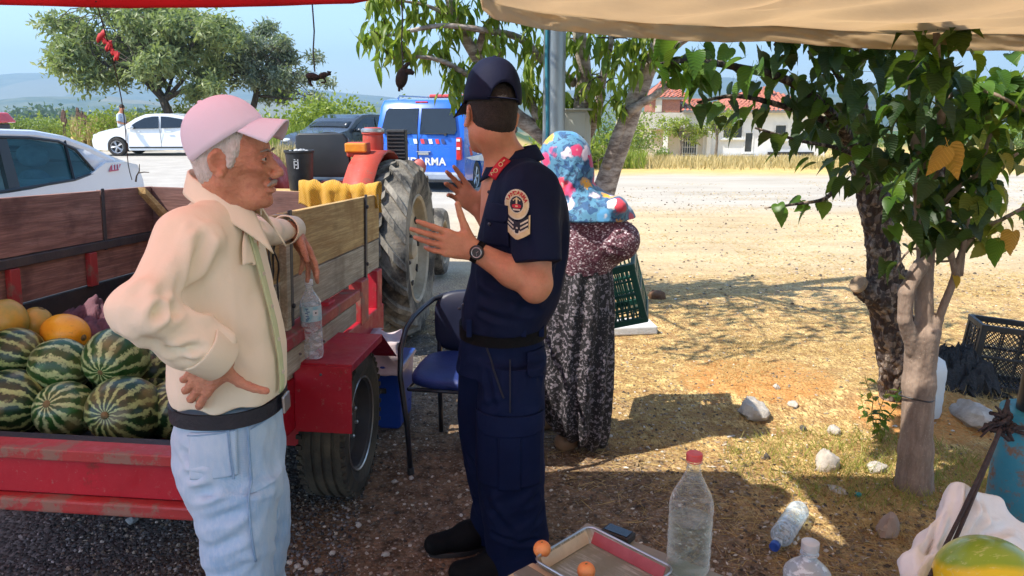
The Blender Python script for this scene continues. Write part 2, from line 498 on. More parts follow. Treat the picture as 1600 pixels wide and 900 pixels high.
def ground_material():
 t = NT('ground_soil'); P = t.pos(); x, y, z = t.sep(P)[:3]
 nb = t.noise(P, .35, 5, .6); nm = t.noise(P, 1.6, 6, .65); nf = t.noise(P, 9, 6, .7); nx = t.noise(P, 60, 4, .7)
 # gravelly grey-brown earth by the stall
 v1 = t.vor(P, 55); v2 = t.vor(P, 120)
 grey = t.mix(t.ramp(v1.outputs['Color'], [(.1, 0), (.9, 1)]), (.062, .056, .052), (.18, .165, .15))
 brown = t.mix(t.ramp(t.noise(P, 14, 6, .7), [(.35, 0), (.65, 1)]), (.085, .050, .028), (.31, .20, .12))
 brown = t.mix(t.ramp(v2.outputs['Color'], [(.72, 0), (.85, .5)]), brown, (.42, .36, .29))
 brown = t.mix(t.ramp(v1.outputs['Color'], [(.12, .6), (.3, 0)]), brown, (.055, .040, .028))
 wx = t.math('ADD', x, t.math('MULTIPLY', t.math('SUBTRACT', nm, .5), 1.6))
 wx2 = t.math('ADD', wx, t.math('MULTIPLY', y, -.35))
 g = t.mix(t.step(wx2, -2.35, -1.75), grey, brown)
 # straw litter on orange earth to the right
 st_n = t.noise(t.mp(P, (6, 1.6, 1), (0, 0, 0), (0, 0, .5)), 9, 6, .75, 1.5)
 straw = t.mix(t.ramp(st_n, [(.42, 0), (.56, 1)]), (.26, .14, .05), (.80, .58, .25))
 straw = t.mix(t.ramp(nf, [(.42, .75), (.56, 0)]), straw, (.30, .155, .065))
 edge = t.math('ADD', t.math('ADD', x, t.math('MULTIPLY', y, .62)), t.math('MULTIPLY', t.math('SUBTRACT', nm, .5), 2.4))
 g = t.mix(t.step(edge, 2.35, 3.3), g, straw)
 def blob(cx, cy, rx, ry):
  q = t.math('ADD', t.math('POWER', t.math('DIVIDE', t.math('SUBTRACT', x, cx), rx), 2.0), t.math('POWER', t.math('DIVIDE', t.math('SUBTRACT', y, cy), ry), 2.0))
  return t.step(t.math('ADD', q, t.math('MULTIPLY', t.math('SUBTRACT', nf, .5), 1.4)), 1.15, .55)
 orange = t.mix(t.ramp(nf, [(.35, 0), (.65, 1)]), (.50, .215, .06), (.62, .32, .11))
 g = t.mix(t.math('MULTIPLY', t.math('MAXIMUM', blob(1.52, 4.35, .50, .42), blob(2.25, 3.75, .40, .32)), .85), g, orange)
 # pale trodden lot
 lot = t.mix(t.ramp(t.noise(t.mp(P, (.35, 1, 1)), 1.4, 7, .7), [(.35, 0), (.65, 1)]), (.40, .285, .15), (.60, .46, .26))
 lot = t.mix(t.ramp(t.noise(P, 22, 5, .75), [(.45, .0), (.68, .55)]), lot, (.66, .57, .42))
 g = t.mix(t.step(t.math('ADD', y, t.math('MULTIPLY', t.math('SUBTRACT', nm, .5), 3.0)), 5.6, 8.6), g, lot)
 # broken grey ground on the left of the tractor
 # road strips
 pale = t.mix(t.ramp(t.noise(t.mp(P, (.25, 1.3, 1)), .9, 6, .7), [(.35, 0), (.65, 1)]), (.40, .35, .28), (.53, .48, .40))
 yy = t.math('ADD', y, t.math('MULTIPLY', t.math('SUBTRACT', nb, .5), 2.0))
 road = t.math('MULTIPLY', t.step(yy, 11.5, 13.5), t.math('SUBTRACT', 1.0, t.step(yy, 18.0, 19.5)))
 g = t.mix(road, g, pale)
 lft = t.math('SUBTRACT', 1.0, t.step(t.math('ADD', x, t.math('MULTIPLY', y, .02)), -1.6, .4))
 lroad = t.math('MULTIPLY', lft, t.math('MULTIPLY', t.step(yy, 5.5, 7.0), t.math('SUBTRACT', 1.0, t.step(yy, 29.5, 31))))
 g = t.mix(lroad, g, t.mix(t.ramp(nm, [(.3, 0), (.7, 1)]), (.38, .35, .31), (.49, .46, .41)))
 # dry grass land beyond
 dry = t.mix(t.ramp(t.noise(t.mp(P, (.6, 1.5, 1)), 2.2, 6, .75), [(.35, 0), (.62, 1)]), (.52, .35, .11), (.66, .48, .19))
 dfac = t.math('MAXIMUM', t.math('MULTIPLY', t.step(yy, 18.6, 20.5), t.math('SUBTRACT', 1.0, lft)), t.step(yy, 30, 32))
 g = t.mix(dfac, g, dry)
 # valley fields
 cell = t.vor(t.mp(P, (.006, .0025, 0)), 1.0)
 field = t.ramp(cell.outputs['Color'], [(0, (.06, .11, .03)), (.3, (.28, .24, .12)), (.5, (.10, .15, .045)), (.72, (.36, .29, .16)), (1, (.07, .12, .035))], 'CONSTANT')
 field = t.mix(t.ramp(t.noise(P, .03, 5, .7), [(.45, 0), (.55, .8)]), field, (.05, .09, .03))
 g = t.mix(t.step(y, 75, 160), g, field)
 t.p(col=g, rough=.92, spec=.2)
 h1 = t.math('ADD', t.math('MULTIPLY', v1.outputs['Distance'], -1.0), t.math('MULTIPLY', nf, .8))
 b1 = t.bump(h1, .8, .012)
 t.bump(nx, .5, .006, b1)
 return t.m
ys = np.concatenate([np.arange(-6, 1.2, .3), np.arange(1.2, 9, .06), np.geomspace(9, 60, 90), np.geomspace(61.5, 2600, 80)])
us = np.linspace(-1, 1, 181); us = np.sign(us) * np.abs(us) ** 1.15
YY, UU = np.meshgrid(ys, us, indexing='ij'); XX = UU * (4.5 + 1.25 * np.maximum(YY, 0)); ZZ = Hn(XX, YY)
V = np.stack([XX, YY, ZZ], -1).reshape(-1, 3); ny, nu = YY.shape
a = (np.arange(ny - 1)[:, None] * nu + np.arange(nu - 1)[None]).ravel()
GM = ground_material()
tag(np_mesh('ground', V, np.stack([a, a + 1, a + nu + 1, a + nu], 1), GM), 'dry trodden earth, gravel and pale dirt road under everything', kind='structure')
# ------------------------------------------------------------------ far hills
def hill(name, y0, y1, prof, xw, mat, label, seed=0, nz=70, nx=240):
 """prof: function of view slope x/y -> crest elevation slope (dz/dy)"""
 xs = np.linspace(-xw, xw, nx); vs = np.linspace(0, 1, nz)
 Vv, Xs = np.meshgrid(vs, xs, indexing='ij'); Y = y0 + (y1 - y0) * Vv; X = Xs * Y
 crest = prof(Xs) * (y0 + .6 * (y1 - y0)) + CAM_H
 sh = np.where(Vv < .6, np.sin(np.clip(Vv / .6, 0, 1) * pi / 2) ** 1.3, np.cos((Vv - .6) / .4 * pi / 2))
 base = -26
 Z = base + (crest - base) * sh + 14 * sh * fbm(np.stack([X / 300, Y / 300, X * 0 + seed], -1), 5) * np.clip(np.sin(Vv * pi), 0, 1)
 V = np.stack([X, Y, Z], -1).reshape(-1, 3)
 a = (np.arange(nz - 1)[:, None] * nx + np.arange(nx - 1)[None]).ravel()
 return tag(np_mesh(name, V, np.stack([a, a + 1, a + nx + 1, a + nx], 1), mat), label, kind='structure')
def hillmat(name, c1, c2, c3):
 t = NT(name); P = t.pos()
 cell = t.vor(t.mp(P, (.004, .002, 0)), 1.0)
 col = t.mix(t.ramp(t.noise(P, .012, 7, .75), [(.42, 0), (.56, 1)]), c1, c2)
 col = t.mix(t.ramp(cell.outputs['Color'], [(.7, 0), (.75, .6)], 'CONSTANT'), col, c3)
 t.p(col=col, rough=.95, spec=.1); return t.m
hm = hillmat('hill_forest', (.035, .065, .025), (.12, .13, .06), (.25, .21, .12))
def el(py): return (170 - py) / FPX * 1.03
def px2s(px): return (px - 800) / FPX / .985
def prof_far(s):
 return np.interp(s, [px2s(-200), px2s(0), px2s(120), px2s(240), px2s(420), px2s(520), px2s(640), px2s(800), px2s(930), px2s(990), px2s(1120), px2s(1240), px2s(1330), px2s(1480), px2s(1700)],
      [el(118), el(121), el(120), el(130), el(136), el(143), el(157), el(155), el(140), el(141), el(128), el(131), el(138), el(126), el(133)]) + .0012 * vnoise(np.stack([s * 30, s * 0, s * 0], -1))
hill('hills', 2400, 4600, prof_far, 1.0, hm, 'blue hazy wooded hills along the horizon', 3)
def prof_mid(s):
 return np.interp(s, [px2s(-200), px2s(0), px2s(200), px2s(300), px2s(500), px2s(650), px2s(900), px2s(1100), px2s(1700)],
      [el(158), el(160), el(150), el(163), el(160), el(164), el(158), el(150), el(152)]) + .0012 * vnoise(np.stack([s * 40, s * 0 + 4, s * 0], -1))
hill('lower_hills', 1300, 2350, prof_mid, 1.0, hm, 'lower hazy ridge in front of the blue hills', 9)
# haze
hb = MB(); hb.box((0, 2300, 150), (12000, 4900, 372))
hz = NT('haze_air'); hz.t.nodes.remove(hz.b)
pv = hz.n('ShaderNodeVolumePrincipled', {'Color': (.52, .77, 1.0), 'Density': .00040, 'Anisotropy': .2})
hz.t.links.new(pv.outputs[0], hz.out.inputs['Volume'])
tag(hb.build('haze', hz.m), 'pale summer haze over the valley', kind='stuff')
SC.cycles.volume_step_rate = 5
# ================================================================== vegetation kit
BARK = M('bark_grey', (.20, .165, .13), (.07, .055, .045), 14, .9, .8, 45, stretch=(1, 1, .35))
BARK_D = M('bark_dark', (.10, .075, .055), (.035, .028, .022), 14, .9, .8, 45, stretch=(1, 1, .35))
LF_T = np.array([(0, 0, 0), (.35, .17, -.03), (.35, -.17, -.03), (.75, .13, -.10), (.75, -.13, -.10), (1, 0, -.22), (.35, 0, .02), (.75, 0, -.05)])
LF_F = np.array([(0, 6, 1), (0, 2, 6), (6, 7, 3), (6, 3, 1), (6, 4, 7), (6, 2, 4), (7, 5, 3), (7, 4, 5)])
SL_T = np.array([(0, 0, 0), (.5, .17, .03), (1, 0, -.05), (.5, -.17, .03)])
SL_F = np.array([(0, 1, 2), (0, 2, 3)])
def limb_path(a, b, sag=.0, wob=.06, n=6, seed=0):
 a, b = Vector(a), Vector(b); L = (b - a).length; out = []
 for i in range(n + 1):
  t = i / n; p = a.lerp(b, t)
  w = sin(t * pi)
  p += Vector((n3(t * 3, seed * 7.1), n3(t * 3, seed * 3.3, 5), n3(t * 3, seed * 5.7, 9))) * wob * L * w + Vector((0, 0, sag * L * w))
  out.append(p)
 return out
def cluster_tree(name, base, trunk, ells, nleaf, lsize, lmat, bark, label, cat, group=None, clumps=26, limbs=9, tr=.16, leaf_t=None, droop=.3, twigs=60, seed=1, spread=.42, extra=None):
 """a tree: trunk path (list of points), crown made of leaf clumps spread through ellipsoids [(centre, radii)]"""
 rs = np.random.RandomState(seed); rr = random.Random(seed)
 root = empty(name, base, label=label, cat=cat, group=group); inv = Vector(base)
 b = MB(); tp = [Vector(p) - inv for p in trunk]
 b.tube(tp, [tr * (1 - .45 * i / (len(tp) - 1)) for i in range(len(tp))], 9)
 ctr = [];
 w = np.array([e[1][0] * e[1][1] * e[1][2] for e in ells]) ** .7; w /= w.sum()
 for k in range(clumps):
  c, r = ells[rs.choice(len(ells), p=w)]
  d = rs.randn(3); d /= np.linalg.norm(d); d *= rs.rand() ** .45
  ctr.append(Vector(c) - inv + Vector((d[0] * r[0], d[1] * r[1], d[2] * r[2])))
 top = tp[-1]
 for k, c in enumerate(ctr[:limbs]):
  s = tp[rr.randint(max(1, len(tp) // 2), len(tp) - 1)]
  pth = limb_path(s, c, .05, .1, 5, seed + k)
  b.tube(pth, [tr * .42 * (1 - .85 * i / 5) for i in range(6)], 6)
 for k in range(twigs):
  c = rr.choice(ctr); c0 = rr.choice(ctr[:limbs])
  b.tube(limb_path(c0.lerp(c, .2), c, .04, .1, 3, seed + 50 + k), [tr * .09, tr * .07, tr * .05, tr * .03], 4)
 b.build('trunk', bark, root, True)
 rad = np.mean([np.mean(e[1]) for e in ells]) * spread
 C = np.array([tuple(q) for q in ctr]); ci = rs.randint(0, len(C), nleaf)
 off = rs.randn(nleaf, 3) * rad * .55 * np.array([1, 1, .8]); P = C[ci] + off
 d = rs.randn(nleaf, 3); d[:, 2] -= droop; d /= np.linalg.norm(d, axis=1, keepdims=True)
 up = rs.randn(nleaf, 3); up[:, 2] += 1.0
 TV, TF = leaf_t or (SL_T, SL_F)
 V, F = scatter_np(TV, TF, P, basis_np(d, up), lsize * (.6 + .8 * rs.rand(nleaf)))
 f = np_mesh('crown', V, F, lmat, root, False); f['kind'] = 'stuff'
 return root
WILLOW = leafmat('willow_leaves', (.22, .27, .12), (.36, .40, .18), (.16, .21, .09))
OLIVE = leafmat('oleaster_leaves', (.20, .24, .18), (.32, .36, .28), (.11, .15, .10))
LIME = leafmat('lime_leaves', (.20, .27, .03), (.33, .38, .05), (.13, .21, .03))
MIDG = leafmat('shrub_leaves', (.10, .17, .035), (.20, .27, .06), (.06, .11, .02))
DRYG = leafmat('dry_stalks', (.45, .34, .15), (.58, .46, .22), (.33, .24, .11), tr=.2, rough=.8)
DARKG = leafmat('dark_leaves', (.035, .07, .02), (.07, .12, .03), (.03, .05, .02))
def g(px, Y): p = at(px, 450, Y); return Vector((p.x, Y, H(p.x, Y)))
# big willow-like tree behind the white car
Yt = 33.5
b0 = g(262, Yt)
cluster_tree('field_tree', b0, [b0 + Vector((0, 0, -.2)), at(264, 178, Yt), at(256, 158, Yt), at(247, 140, Yt + .3)],
    [(at(235, 85, Yt + .5), (4.6, 3.6, 2.1)), (at(150, 75, Yt), (2.2, 2.0, 1.6)), (at(305, 95, Yt), (2.6, 2.2, 2.0)), (at(250, 40, Yt), (3.0, 2.5, 1.6)), (at(120, 85, Yt), (1.5, 1.2, 1.1))],
    20000, .30, WILLOW, BARK_D, 'broad grey green tree spreading behind the parked white car', 'tree', clumps=80, limbs=16, tr=.26, seed=4, spread=.23, twigs=110)
b0 = g(398, 36)
cluster_tree('field_tree', b0, [b0 + Vector((0, 0, -.2)), at(400, 150, 36), at(404, 120, 36)],
    [(at(400, 105, 36), (2.4, 2.0, 1.9)), (at(455, 120, 35.5), (1.6, 1.5, 1.3)), (at(362, 90, 36), (1.4, 1.4, 1.5)), (at(410, 75, 36), (1.6, 1.4, 1.2)), (at(490, 140, 35), (.8, .9, .8))],
    12000, .24, OLIVE, BARK_D, 'silvery grey oleaster tree right of the broad tree', 'tree', clumps=60, limbs=14, tr=.18, seed=9, spread=.24, twigs=110)
# bushes and hedges
def bush(name, px, pyt, Y, w, mat, label, cat='bush', n=1500, ls=.16, seed=1, group=None, depth=None, kind=None):
 c = g(px, Y); top = at(px, pyt, Y).z; h = max(top - c.z, .3)
 rs = np.random.RandomState(seed); dp = depth or w * .7
 root = empty(name, c, label=label, cat=cat, group=group)
 b = MB()
 for k in range(7):
  e = Vector((rs.randn() * w * .25, rs.randn() * dp * .2, h * (.5 + .3 * rs.rand())))
  b.tube(limb_path((rs.randn() * .05, rs.randn() * .05, -.05), e, 0, .12, 4, k), [.035, .03, .022, .015, .008], 5)
 b.build('stem', BARK_D, root, True)
 ci = rs.randn(26, 3) * np.array([w * .26, dp * .26, h * .22]) + np.array([0, 0, h * .5])
 ci[:, 2] = np.clip(ci[:, 2], h * .12, h * .86)
 P = ci[rs.randint(0, 26, n)] + rs.randn(n, 3) * np.array([w * .11, dp * .11, h * .12])
 P[:, 2] = np.clip(P[:, 2], .02, None)
 d = rs.randn(n, 3); d[:, 2] += .2; up = rs.randn(n, 3); up[:, 2] += 1
 V, F = scatter_np(SL_T * np.array([1, 1.5, 1]), SL_F, P, basis_np(d, up), ls * (.6 + .8 * rs.rand(n)))
 f = np_mesh('crown', V, F, mat, root, False); f['kind'] = 'stuff'
 return root
bush('bush', 225, 165, 31, 2.6, LIME, 'bright green bush at the foot of the broad tree, beyond the standing man', n=1500, seed=2)
bush('bush', 322, 160, 35, 3.4, LIME, 'yellow green bush between the broad tree and the silvery tree', n=1700, seed=3)
bush('bush', 60, 183, 40, 5.0, MIDG, 'low green bush beyond the roof of the nearer white police car', n=2200, seed=5)
bush('bush', 115, 184, 43, 4.6, LIME, 'low lime green bush just left of the tall dry reeds', n=2200, seed=6)
bush('bush', 480, 168, 27, 2.6, LIME, 'yellow green bush beside the silvery tree, above the straw coloured bank', n=1900, seed=7)
bush('bush', 520, 156, 26.5, 2.4, LIME, 'lime green bush below the left hanging black knot', n=2000, seed=8)
bush('bush', 562, 157, 25.5, 2.6, LIME, 'lime green bush against the left side of the blue van', n=2000, seed=10)
bush('bush', 945, 172, 38, 3.2, MIDG, 'green bush seen between the grey cabinet and the leaning trunk', n=2300, seed=12)
bush('bush', 985, 160, 42, 3.0, LIME, 'taller lime green bush behind the leaning trunk', n=2200, seed=13)
bush('bush', 1026, 232, 50, 1.4, MIDG, 'small round green shrub in the dry grass at the corner of the house', n=700, seed=14)
bush('bush', 1540, 190, 40, 5.5, MIDG, 'wide green bush in the far right background behind the mulberry leaves', n=2600, seed=15)
bush('bush', 1330, 205, 46, 3.2, MIDG, 'green bush behind the right end of the house', n=1300, seed=16)
bush('bush', 905, 205, 21, 1.9, LIME, 'yellow green bush right behind the grey cabinet', n=1300, seed=18)
for k, (px, Y, hh) in enumerate([(1105, 50, 4.1), (1052, 51, 3.4)]):
 b0 = g(px, Y)
 cluster_tree('young_tree', b0, [b0, b0 + Vector((.05, 0, hh * .3)), b0 + Vector((-.1, 0, hh * .55))],
     [(b0 + Vector((0, 0, hh * .68)), (1.5, 1.3, hh * .26)), (b0 + Vector((.5, 0, hh * .5)), (1.1, 1.0, hh * .17))], 1900, .22, LIME, BARK,
     ['young green tree standing by the barred door of the house', 'smaller young tree left of the barred door of the house'][k], 'tree', 'young trees in front of the house', clumps=22, limbs=7, tr=.11, seed=20 + k, spread=.3, twigs=12)
# tall reeds and grass as ground cover
def blades(name, n, fn, h0, h1, w, mat, label, seed=1, lean=.35, curve=True, flat=0.0):
 rs = np.random.RandomState(seed); X, Y = fn(rs, n); n = len(X)
 Z = Hn(X, Y)
 az = rs.rand(n) * 2 * pi; L = h0 + (h1 - h0) * rs.rand(n) ** 1.4; ln = (lean * (.3 + rs.rand(n))) + flat
 d = np.stack([np.cos(az) * ln, np.sin(az) * ln, np.ones(n) * np.maximum(1 - flat * .93, .04)], 1); d /= np.linalg.norm(d, axis=1, keepdims=True)
 up = rs.randn(n, 3)
 TV = np.array([(0, .5, 0), (0, -.5, 0), (.55, -.38, .04), (.55, .38, .04), (1, 0, -.10)]);
 TF3 = np.array([(0, 1, 2), (0, 2, 3), (3, 2, 4)])
 B = basis_np(d, up); V = (TV[None, :, 0:1] * (B[:, 0:1, :] * L[:, None, None])) + (TV[None, :, 1:2] * B[:, 1:2, :] * (w * (.6 + .8 * rs.rand(n)))[:, None, None]) + TV[None, :, 2:3] * B[:, 2:3, :] * L[:, None, None]
 V = (V + np.stack([X, Y, Z], 1)[:, None, :]).reshape(-1, 3)
 F = (TF3[None] + (np.arange(n) * 5)[:, None, None]).reshape(-1, 3)
 return tag(np_mesh(name, V, F, mat, None, False), label, kind='stuff')
def fan(px0, px1, y0, y1, pw=1.0):
 def f(rs, n):
  Y = y0 + (y1 - y0) * rs.rand(n) ** pw; px = px0 + (px1 - px0) * rs.rand(n)
  return (px - 800) / FPX * Y * .98, Y
 return f
blades('reeds', 5000, fan(118, 235, 31, 36), .5, 1.5, .05, DRYG, 'tall dry reeds beside the white car', 3, .22)
blades('dry_bank_grass', 9000, fan(425, 600, 19.5, 26), .25, .85, .035, DRYG, 'straw coloured grass bank beyond the road', 4, .3)
blades('green_weeds', 7000, fan(425, 600, 23, 27), .4, 1.3, .05, LIME, 'green weeds on the bank', 5, .3)
blades('dry_meadow_grass', 16000, fan(890, 1640, 20.5, 42, .8), .12, .5, .03, DRYG, 'dry yellow grass in front of the house', 6, .4)
blades('meadow_weeds', 3000, fan(900, 1010, 21, 38), .2, .7, .04, LIME, 'green weeds mixed into the dry grass', 7, .4)
br = M('reed_plume', (.16, .09, .06), (.08, .05, .04), 30, .9)
bb = MB()
for k in range(16):
 p = g(R.choice([131, 134, 137, 140, 154, 158, 162, 165]) + R.uniform(-1.5, 1.5), 31.5); h = R.uniform(1.15, 1.55)
 bb.tube([p, p + Vector((.03, 0, h * .6)), p + Vector((.08, 0, h))], [.012, .01, .008], 4)
 for j in range(3): bb.ell(p + Vector((.07 + R.uniform(-.05, .05), 0, h * (.85 + .1 * j))), (.05, .05, .13), 6, 4)
tag(bb.build('reed_plumes', br, None, True), 'dark plumes on the reeds left of the white car', kind='stuff')
# far dark wood on the left valley
rs = np.random.RandomState(5)
woods = []
for k in range(150):
 px = rs.uniform(30, 260); Y = rs.uniform(330, 480); x = (px - 800) / FPX * Y; woods.append((x, Y, rs.uniform(3.5, 8)))
P = [];
for x, y, h in woods:
 z = H(x, y); P.append(np.array([x, y, z + h * .5]) + rs.randn(46, 3) * np.array([h * .33, h * .33, h * .24]))
P = np.concatenate(P); V, F = scatter_np(SL_T * np.array([1, 2, 1]), SL_F, P, basis_np(rs.randn(len(P), 3), rs.randn(len(P), 3)), 1.7 + rs.rand(len(P)))
tag(np_mesh('far_wood', V, F, DARKG, None, False), 'dark line of distant trees in the valley on the left', kind='stuff')
P = []
for k in range(230):
 Y = rs.uniform(60, 260); px = rs.uniform(-60, 560); x = (px - 800) / FPX * Y; h = rs.uniform(.6, 1.5) * (1 + Y / 200)
 P.append(np.array([x, Y, H(x, Y) + h * .4]) + rs.randn(60, 3) * np.array([h * .8, h * .8, h * .28]))
P = np.concatenate(P); V, F = scatter_np(SL_T * np.array([1, 2, 1]), SL_F, P, basis_np(rs.randn(len(P), 3), rs.randn(len(P), 3)), .35 + .4 * rs.rand(len(P)))
tag(np_mesh('scrub', V, F, MIDG, None, False), 'scattered green scrub on the slope towards the valley', kind='stuff')
# ================================================================== house
def make_house():
 WALL = M('house_plaster', (.62, .57, .48), (.50, .45, .37), 1.5, .9, .3, 20)
 WHITE = M('house_whitewash', (.80, .80, .78), (.70, .70, .68), 2, .85, .2, 20)
 t = NT('house_brick'); o = t.obj(); bk = t.n('ShaderNodeTexBrick', {'Vector': t.mp(o, (1, 1, 1), rot=(pi / 2, 0, 0)), 'Color1': (.42, .13, .06), 'Color2': (.30, .09, .05), 'Mortar': (.4, .33, .27), 'Scale': 4.5, 'Mortar Size': .02}); t.p(col=bk.outputs[0], rough=.9); BRICK = t.m
 TILE = M('roof_tile', (.50, .17, .10), (.38, .12, .075), 3, .8, .2, 20, rnd=.8)
 DARK = M('house_dark_glass', (.03, .04, .05), (.05, .06, .07), 3, .15)
 FR = M('house_frame', (.75, .75, .72), (.6, .6, .58), 6, .6)
 CONC = M('house_concrete', (.42, .40, .36), (.30, .28, .25), 5, .95, .4, 12)
 Y = 56.0; s = 1170 / (Y * .9725 + .6)
 z0 = -2.1
 def X(px): return (px - 800) / s
 root = empty('village_house', (X(1120), Y, z0), label='pale plastered village house with red tiled roof and brick upper wall behind the leaves', cat='house')
 ox = X(1120)
 def wx(px): return X(px) - ox
 def wz(py): return at(800, py, Y).z - z0
 D = 8.0
 eave = wz(176); base = -.3
 def wall_seg(px0, px1, top, mat, holes=(), yf=0.0, name='wall'):
  """front wall of boxes leaving the openings free"""
  x0, x1 = wx(px0), wx(px1); b = MB(); cur = x0
  for hx0, hx1, hz0, hz1 in sorted(holes):
   b.box(((cur + hx0) / 2, yf + .12, (base + top) / 2), (hx0 - cur, .24, top - base))
   b.box(((hx0 + hx1) / 2, yf + .12, (base + hz0) / 2), (hx1 - hx0, .24, hz0 - base))
   b.box(((hx0 + hx1) / 2, yf + .12, (top + hz1) / 2), (hx1 - hx0, .24, top - hz1)); cur = hx1
  b.box(((cur + x1) / 2, yf + .12, (base + top) / 2), (x1 - cur, .24, top - base))
  return b.build(name, mat, root)
 def opening(px0, px1, py0, py1, yf, mull=1, name='window', bars=False):
  x0, x1, zt, zb = wx(px0), wx(px1), wz(py0), wz(py1)
  f = MB(); w = .09
  for bx in ((x0 + w / 2, w), (x1 - w / 2, w)): f.box((bx[0], yf + .02, (zt + zb) / 2), (w, .12, zt - zb))
  for k in range(1, mull + 1): f.box((x0 + (x1 - x0) * k / (mull + 1), yf + .03, (zt + zb) / 2), (w * .7, .08, zt - zb - .18))
  for zz in (zt - w / 2, zb + w / 2): f.box(((x0 + x1) / 2, yf + .02, zz), (x1 - x0 - 2 * w, .12, w))
  fo = f.build('frame', FR, None);
  wdw = MB(); wdw.box(((x0 + x1) / 2, yf + .10, (zt + zb) / 2), (x1 - x0, .03, zt - zb))
  wo = wdw.build(name, DARK, root); fo.parent = wo
  if bars:
   g_ = MB()
   for k in range(7): g_.box((x0 + (x1 - x0) * (k + .5) / 7, yf - .05, (zt + zb) / 2), (.03, .03, zt - zb - .1))
   for k in range(4): g_.box(((x0 + x1) / 2, yf - .045, zb + (zt - zb) * (k + .5) / 4), (x1 - x0 - .1, .028, .03))
   g_.build('bars', FR, wo)
  else:
   sl = MB(); sl.box(((x0 + x1) / 2, yf - .06, zb - .05), (x1 - x0 + .2, .22, .08)); sl.build('sill', FR, wo)
  return (x0, x1, zb, zt)
 h1 = opening(1015, 1025, 203, 213, 0, 0)
 h2 = opening(1065, 1090, 206, 244, 0, 0, 'door', True)
 wall_seg(985, 1098, wz(201) if False else eave, WALL, [h1, h2])
 h3 = opening(1127, 1160, 192, 217, 0, 1)
 h4 = opening(1208, 1228, 194, 219, 0, 0)
 h4b = opening(1162, 1177, 206, 239, 0, 0, 'door')
 wall_seg(1098.2, 1290, eave, WHITE, [h3, h4, h4b])
 b = MB()
 b.box((wx(985) + .12, D / 2 + .12, (base + eave) / 2), (.24, D - .24, eave - base)); b.box((wx(1290) - .12, D / 2 + .12, (base + eave) / 2), (.24, D - .24, eave - base))
 b.box(((wx(985) + wx(1290)) / 2, D + .12, (base + eave) / 2), (wx(1290) - wx(985), .24, eave - base)); b.build('rear_wall', WALL, root)
 b = MB(); b.box(((wx(1013) + wx(1100)) / 2, -.75, wz(200)), (wx(1100) - wx(1013), 1.5, .12)); b.build('porch_slab', CONC, root)
 b = MB(); b.box((wx(1034), -1.3, (base + wz(201.5)) / 2), (.28, .28, wz(201.5) - base)); b.build('post', WHITE, root)
 b = MB(); b.box((wx(1105), -.3, (base + eave) / 2), (.3, .3, eave - base)); b.build('post', WHITE, root)
 b = MB(); b.box(((wx(1130) + wx(1250)) / 2, -.35, wz(243) * .5), (wx(1250) - wx(1130), .5, wz(241))); b.build('plinth', CONC, root, bevel=.05)
 b = MB(); b.box(((wx(1200) + wx(1270)) / 2, -.2, wz(247)), (wx(1270) - wx(1200), .35, .9)); b.build('cellar_opening', M('void_dark', (.012, .012, .012), None, 4, .9), root)
 # brick upper storey on the left
 b = MB(); x0, x1 = wx(1016), wx(1060); zt = wz(154)
 b.box(((x0 + x1) / 2, 1.6, (eave + .02 + zt) / 2), (x1 - x0, 3.0, zt - eave - .02)); b.build('brick_wall', BRICK, root)
 b = MB(); b.box((x0 + .5, .05, (eave + zt) / 2), (.45, .14, zt - eave - .1)); b.build('pillar', WALL, root)
 # roofs of tile rows
 def roof(px0, px1, z_e, pyr, y0, y1, hip, name='roof'):
  zr = wz(pyr); x0, x1 = wx(px0), wx(px1); ym = (y0 + y1) / 2; rows = 12
  rt = MB(); o = empty(name); o.parent = root
  for side in (0, 1):
   for r in range(rows):
    t0, t1 = r / rows, (r + 1) / rows
    ya = (y0 + (ym - y0) * t0) if side == 0 else (y1 + (ym - y1) * t0); yb = (y0 + (ym - y0) * t1) if side == 0 else (y1 + (ym - y1) * t1)
    za = z_e + (zr - z_e) * t0; zb = z_e + (zr - z_e) * t1
    xa0, xa1 = x0 + hip * t0, x1 - hip * t0; n = max(4, int((xa1 - xa0) / .3)) if side == 0 else 6
    for k in range(n):
     u0 = xa0 + (xa1 - xa0) * k / n; u1 = xa0 + (xa1 - xa0) * (k + 1) / n; um = (u0 + u1) / 2
     rt._add([(u0, ya, za), (um, ya, za + .07), (u1, ya, za), (u1, yb, zb - .02), (um, yb, zb + .05), (u0, yb, zb - .02)], [(0, 1, 4, 5), (1, 2, 3, 4)])
  for xx, s_ in ((x0, 1), (x1, -1)):
   rt._add([(xx, y0, z_e), (xx, y1, z_e), (xx + s_ * hip, ym, zr)], [(0, 1, 2)])
  tl = rt.build('tiles', TILE, o); tl['kind'] = 'stuff'
  e = MB(); e.box(((x0 + x1) / 2, (y0 + y1) / 2, z_e - .09), (x1 - x0 - .2, y1 - y0 - .2, .14)); e.build('eaves_board', CONC, o)
  rd = MB(); rd.tube([(x0 + hip, ym, zr + .02), (x1 - hip, ym, zr + .02)], .11, 8); rd.build('ridge_tile', TILE, o)
  return o
 roof(1118, 1296, eave + .15, 140, -.6, D + .7, 3.2)
 roof(1008, 1075, zt + .1, 128, -.2, 3.6, 1.2)
 roof(1062, 1122, eave + .16, 156, -.5, D, .4)
 c = MB(); c.box((wx(1214), 3.0, wz(150)), (.6, .6, 1.5)); c.build('chimney', BRICK, root)
make_house()
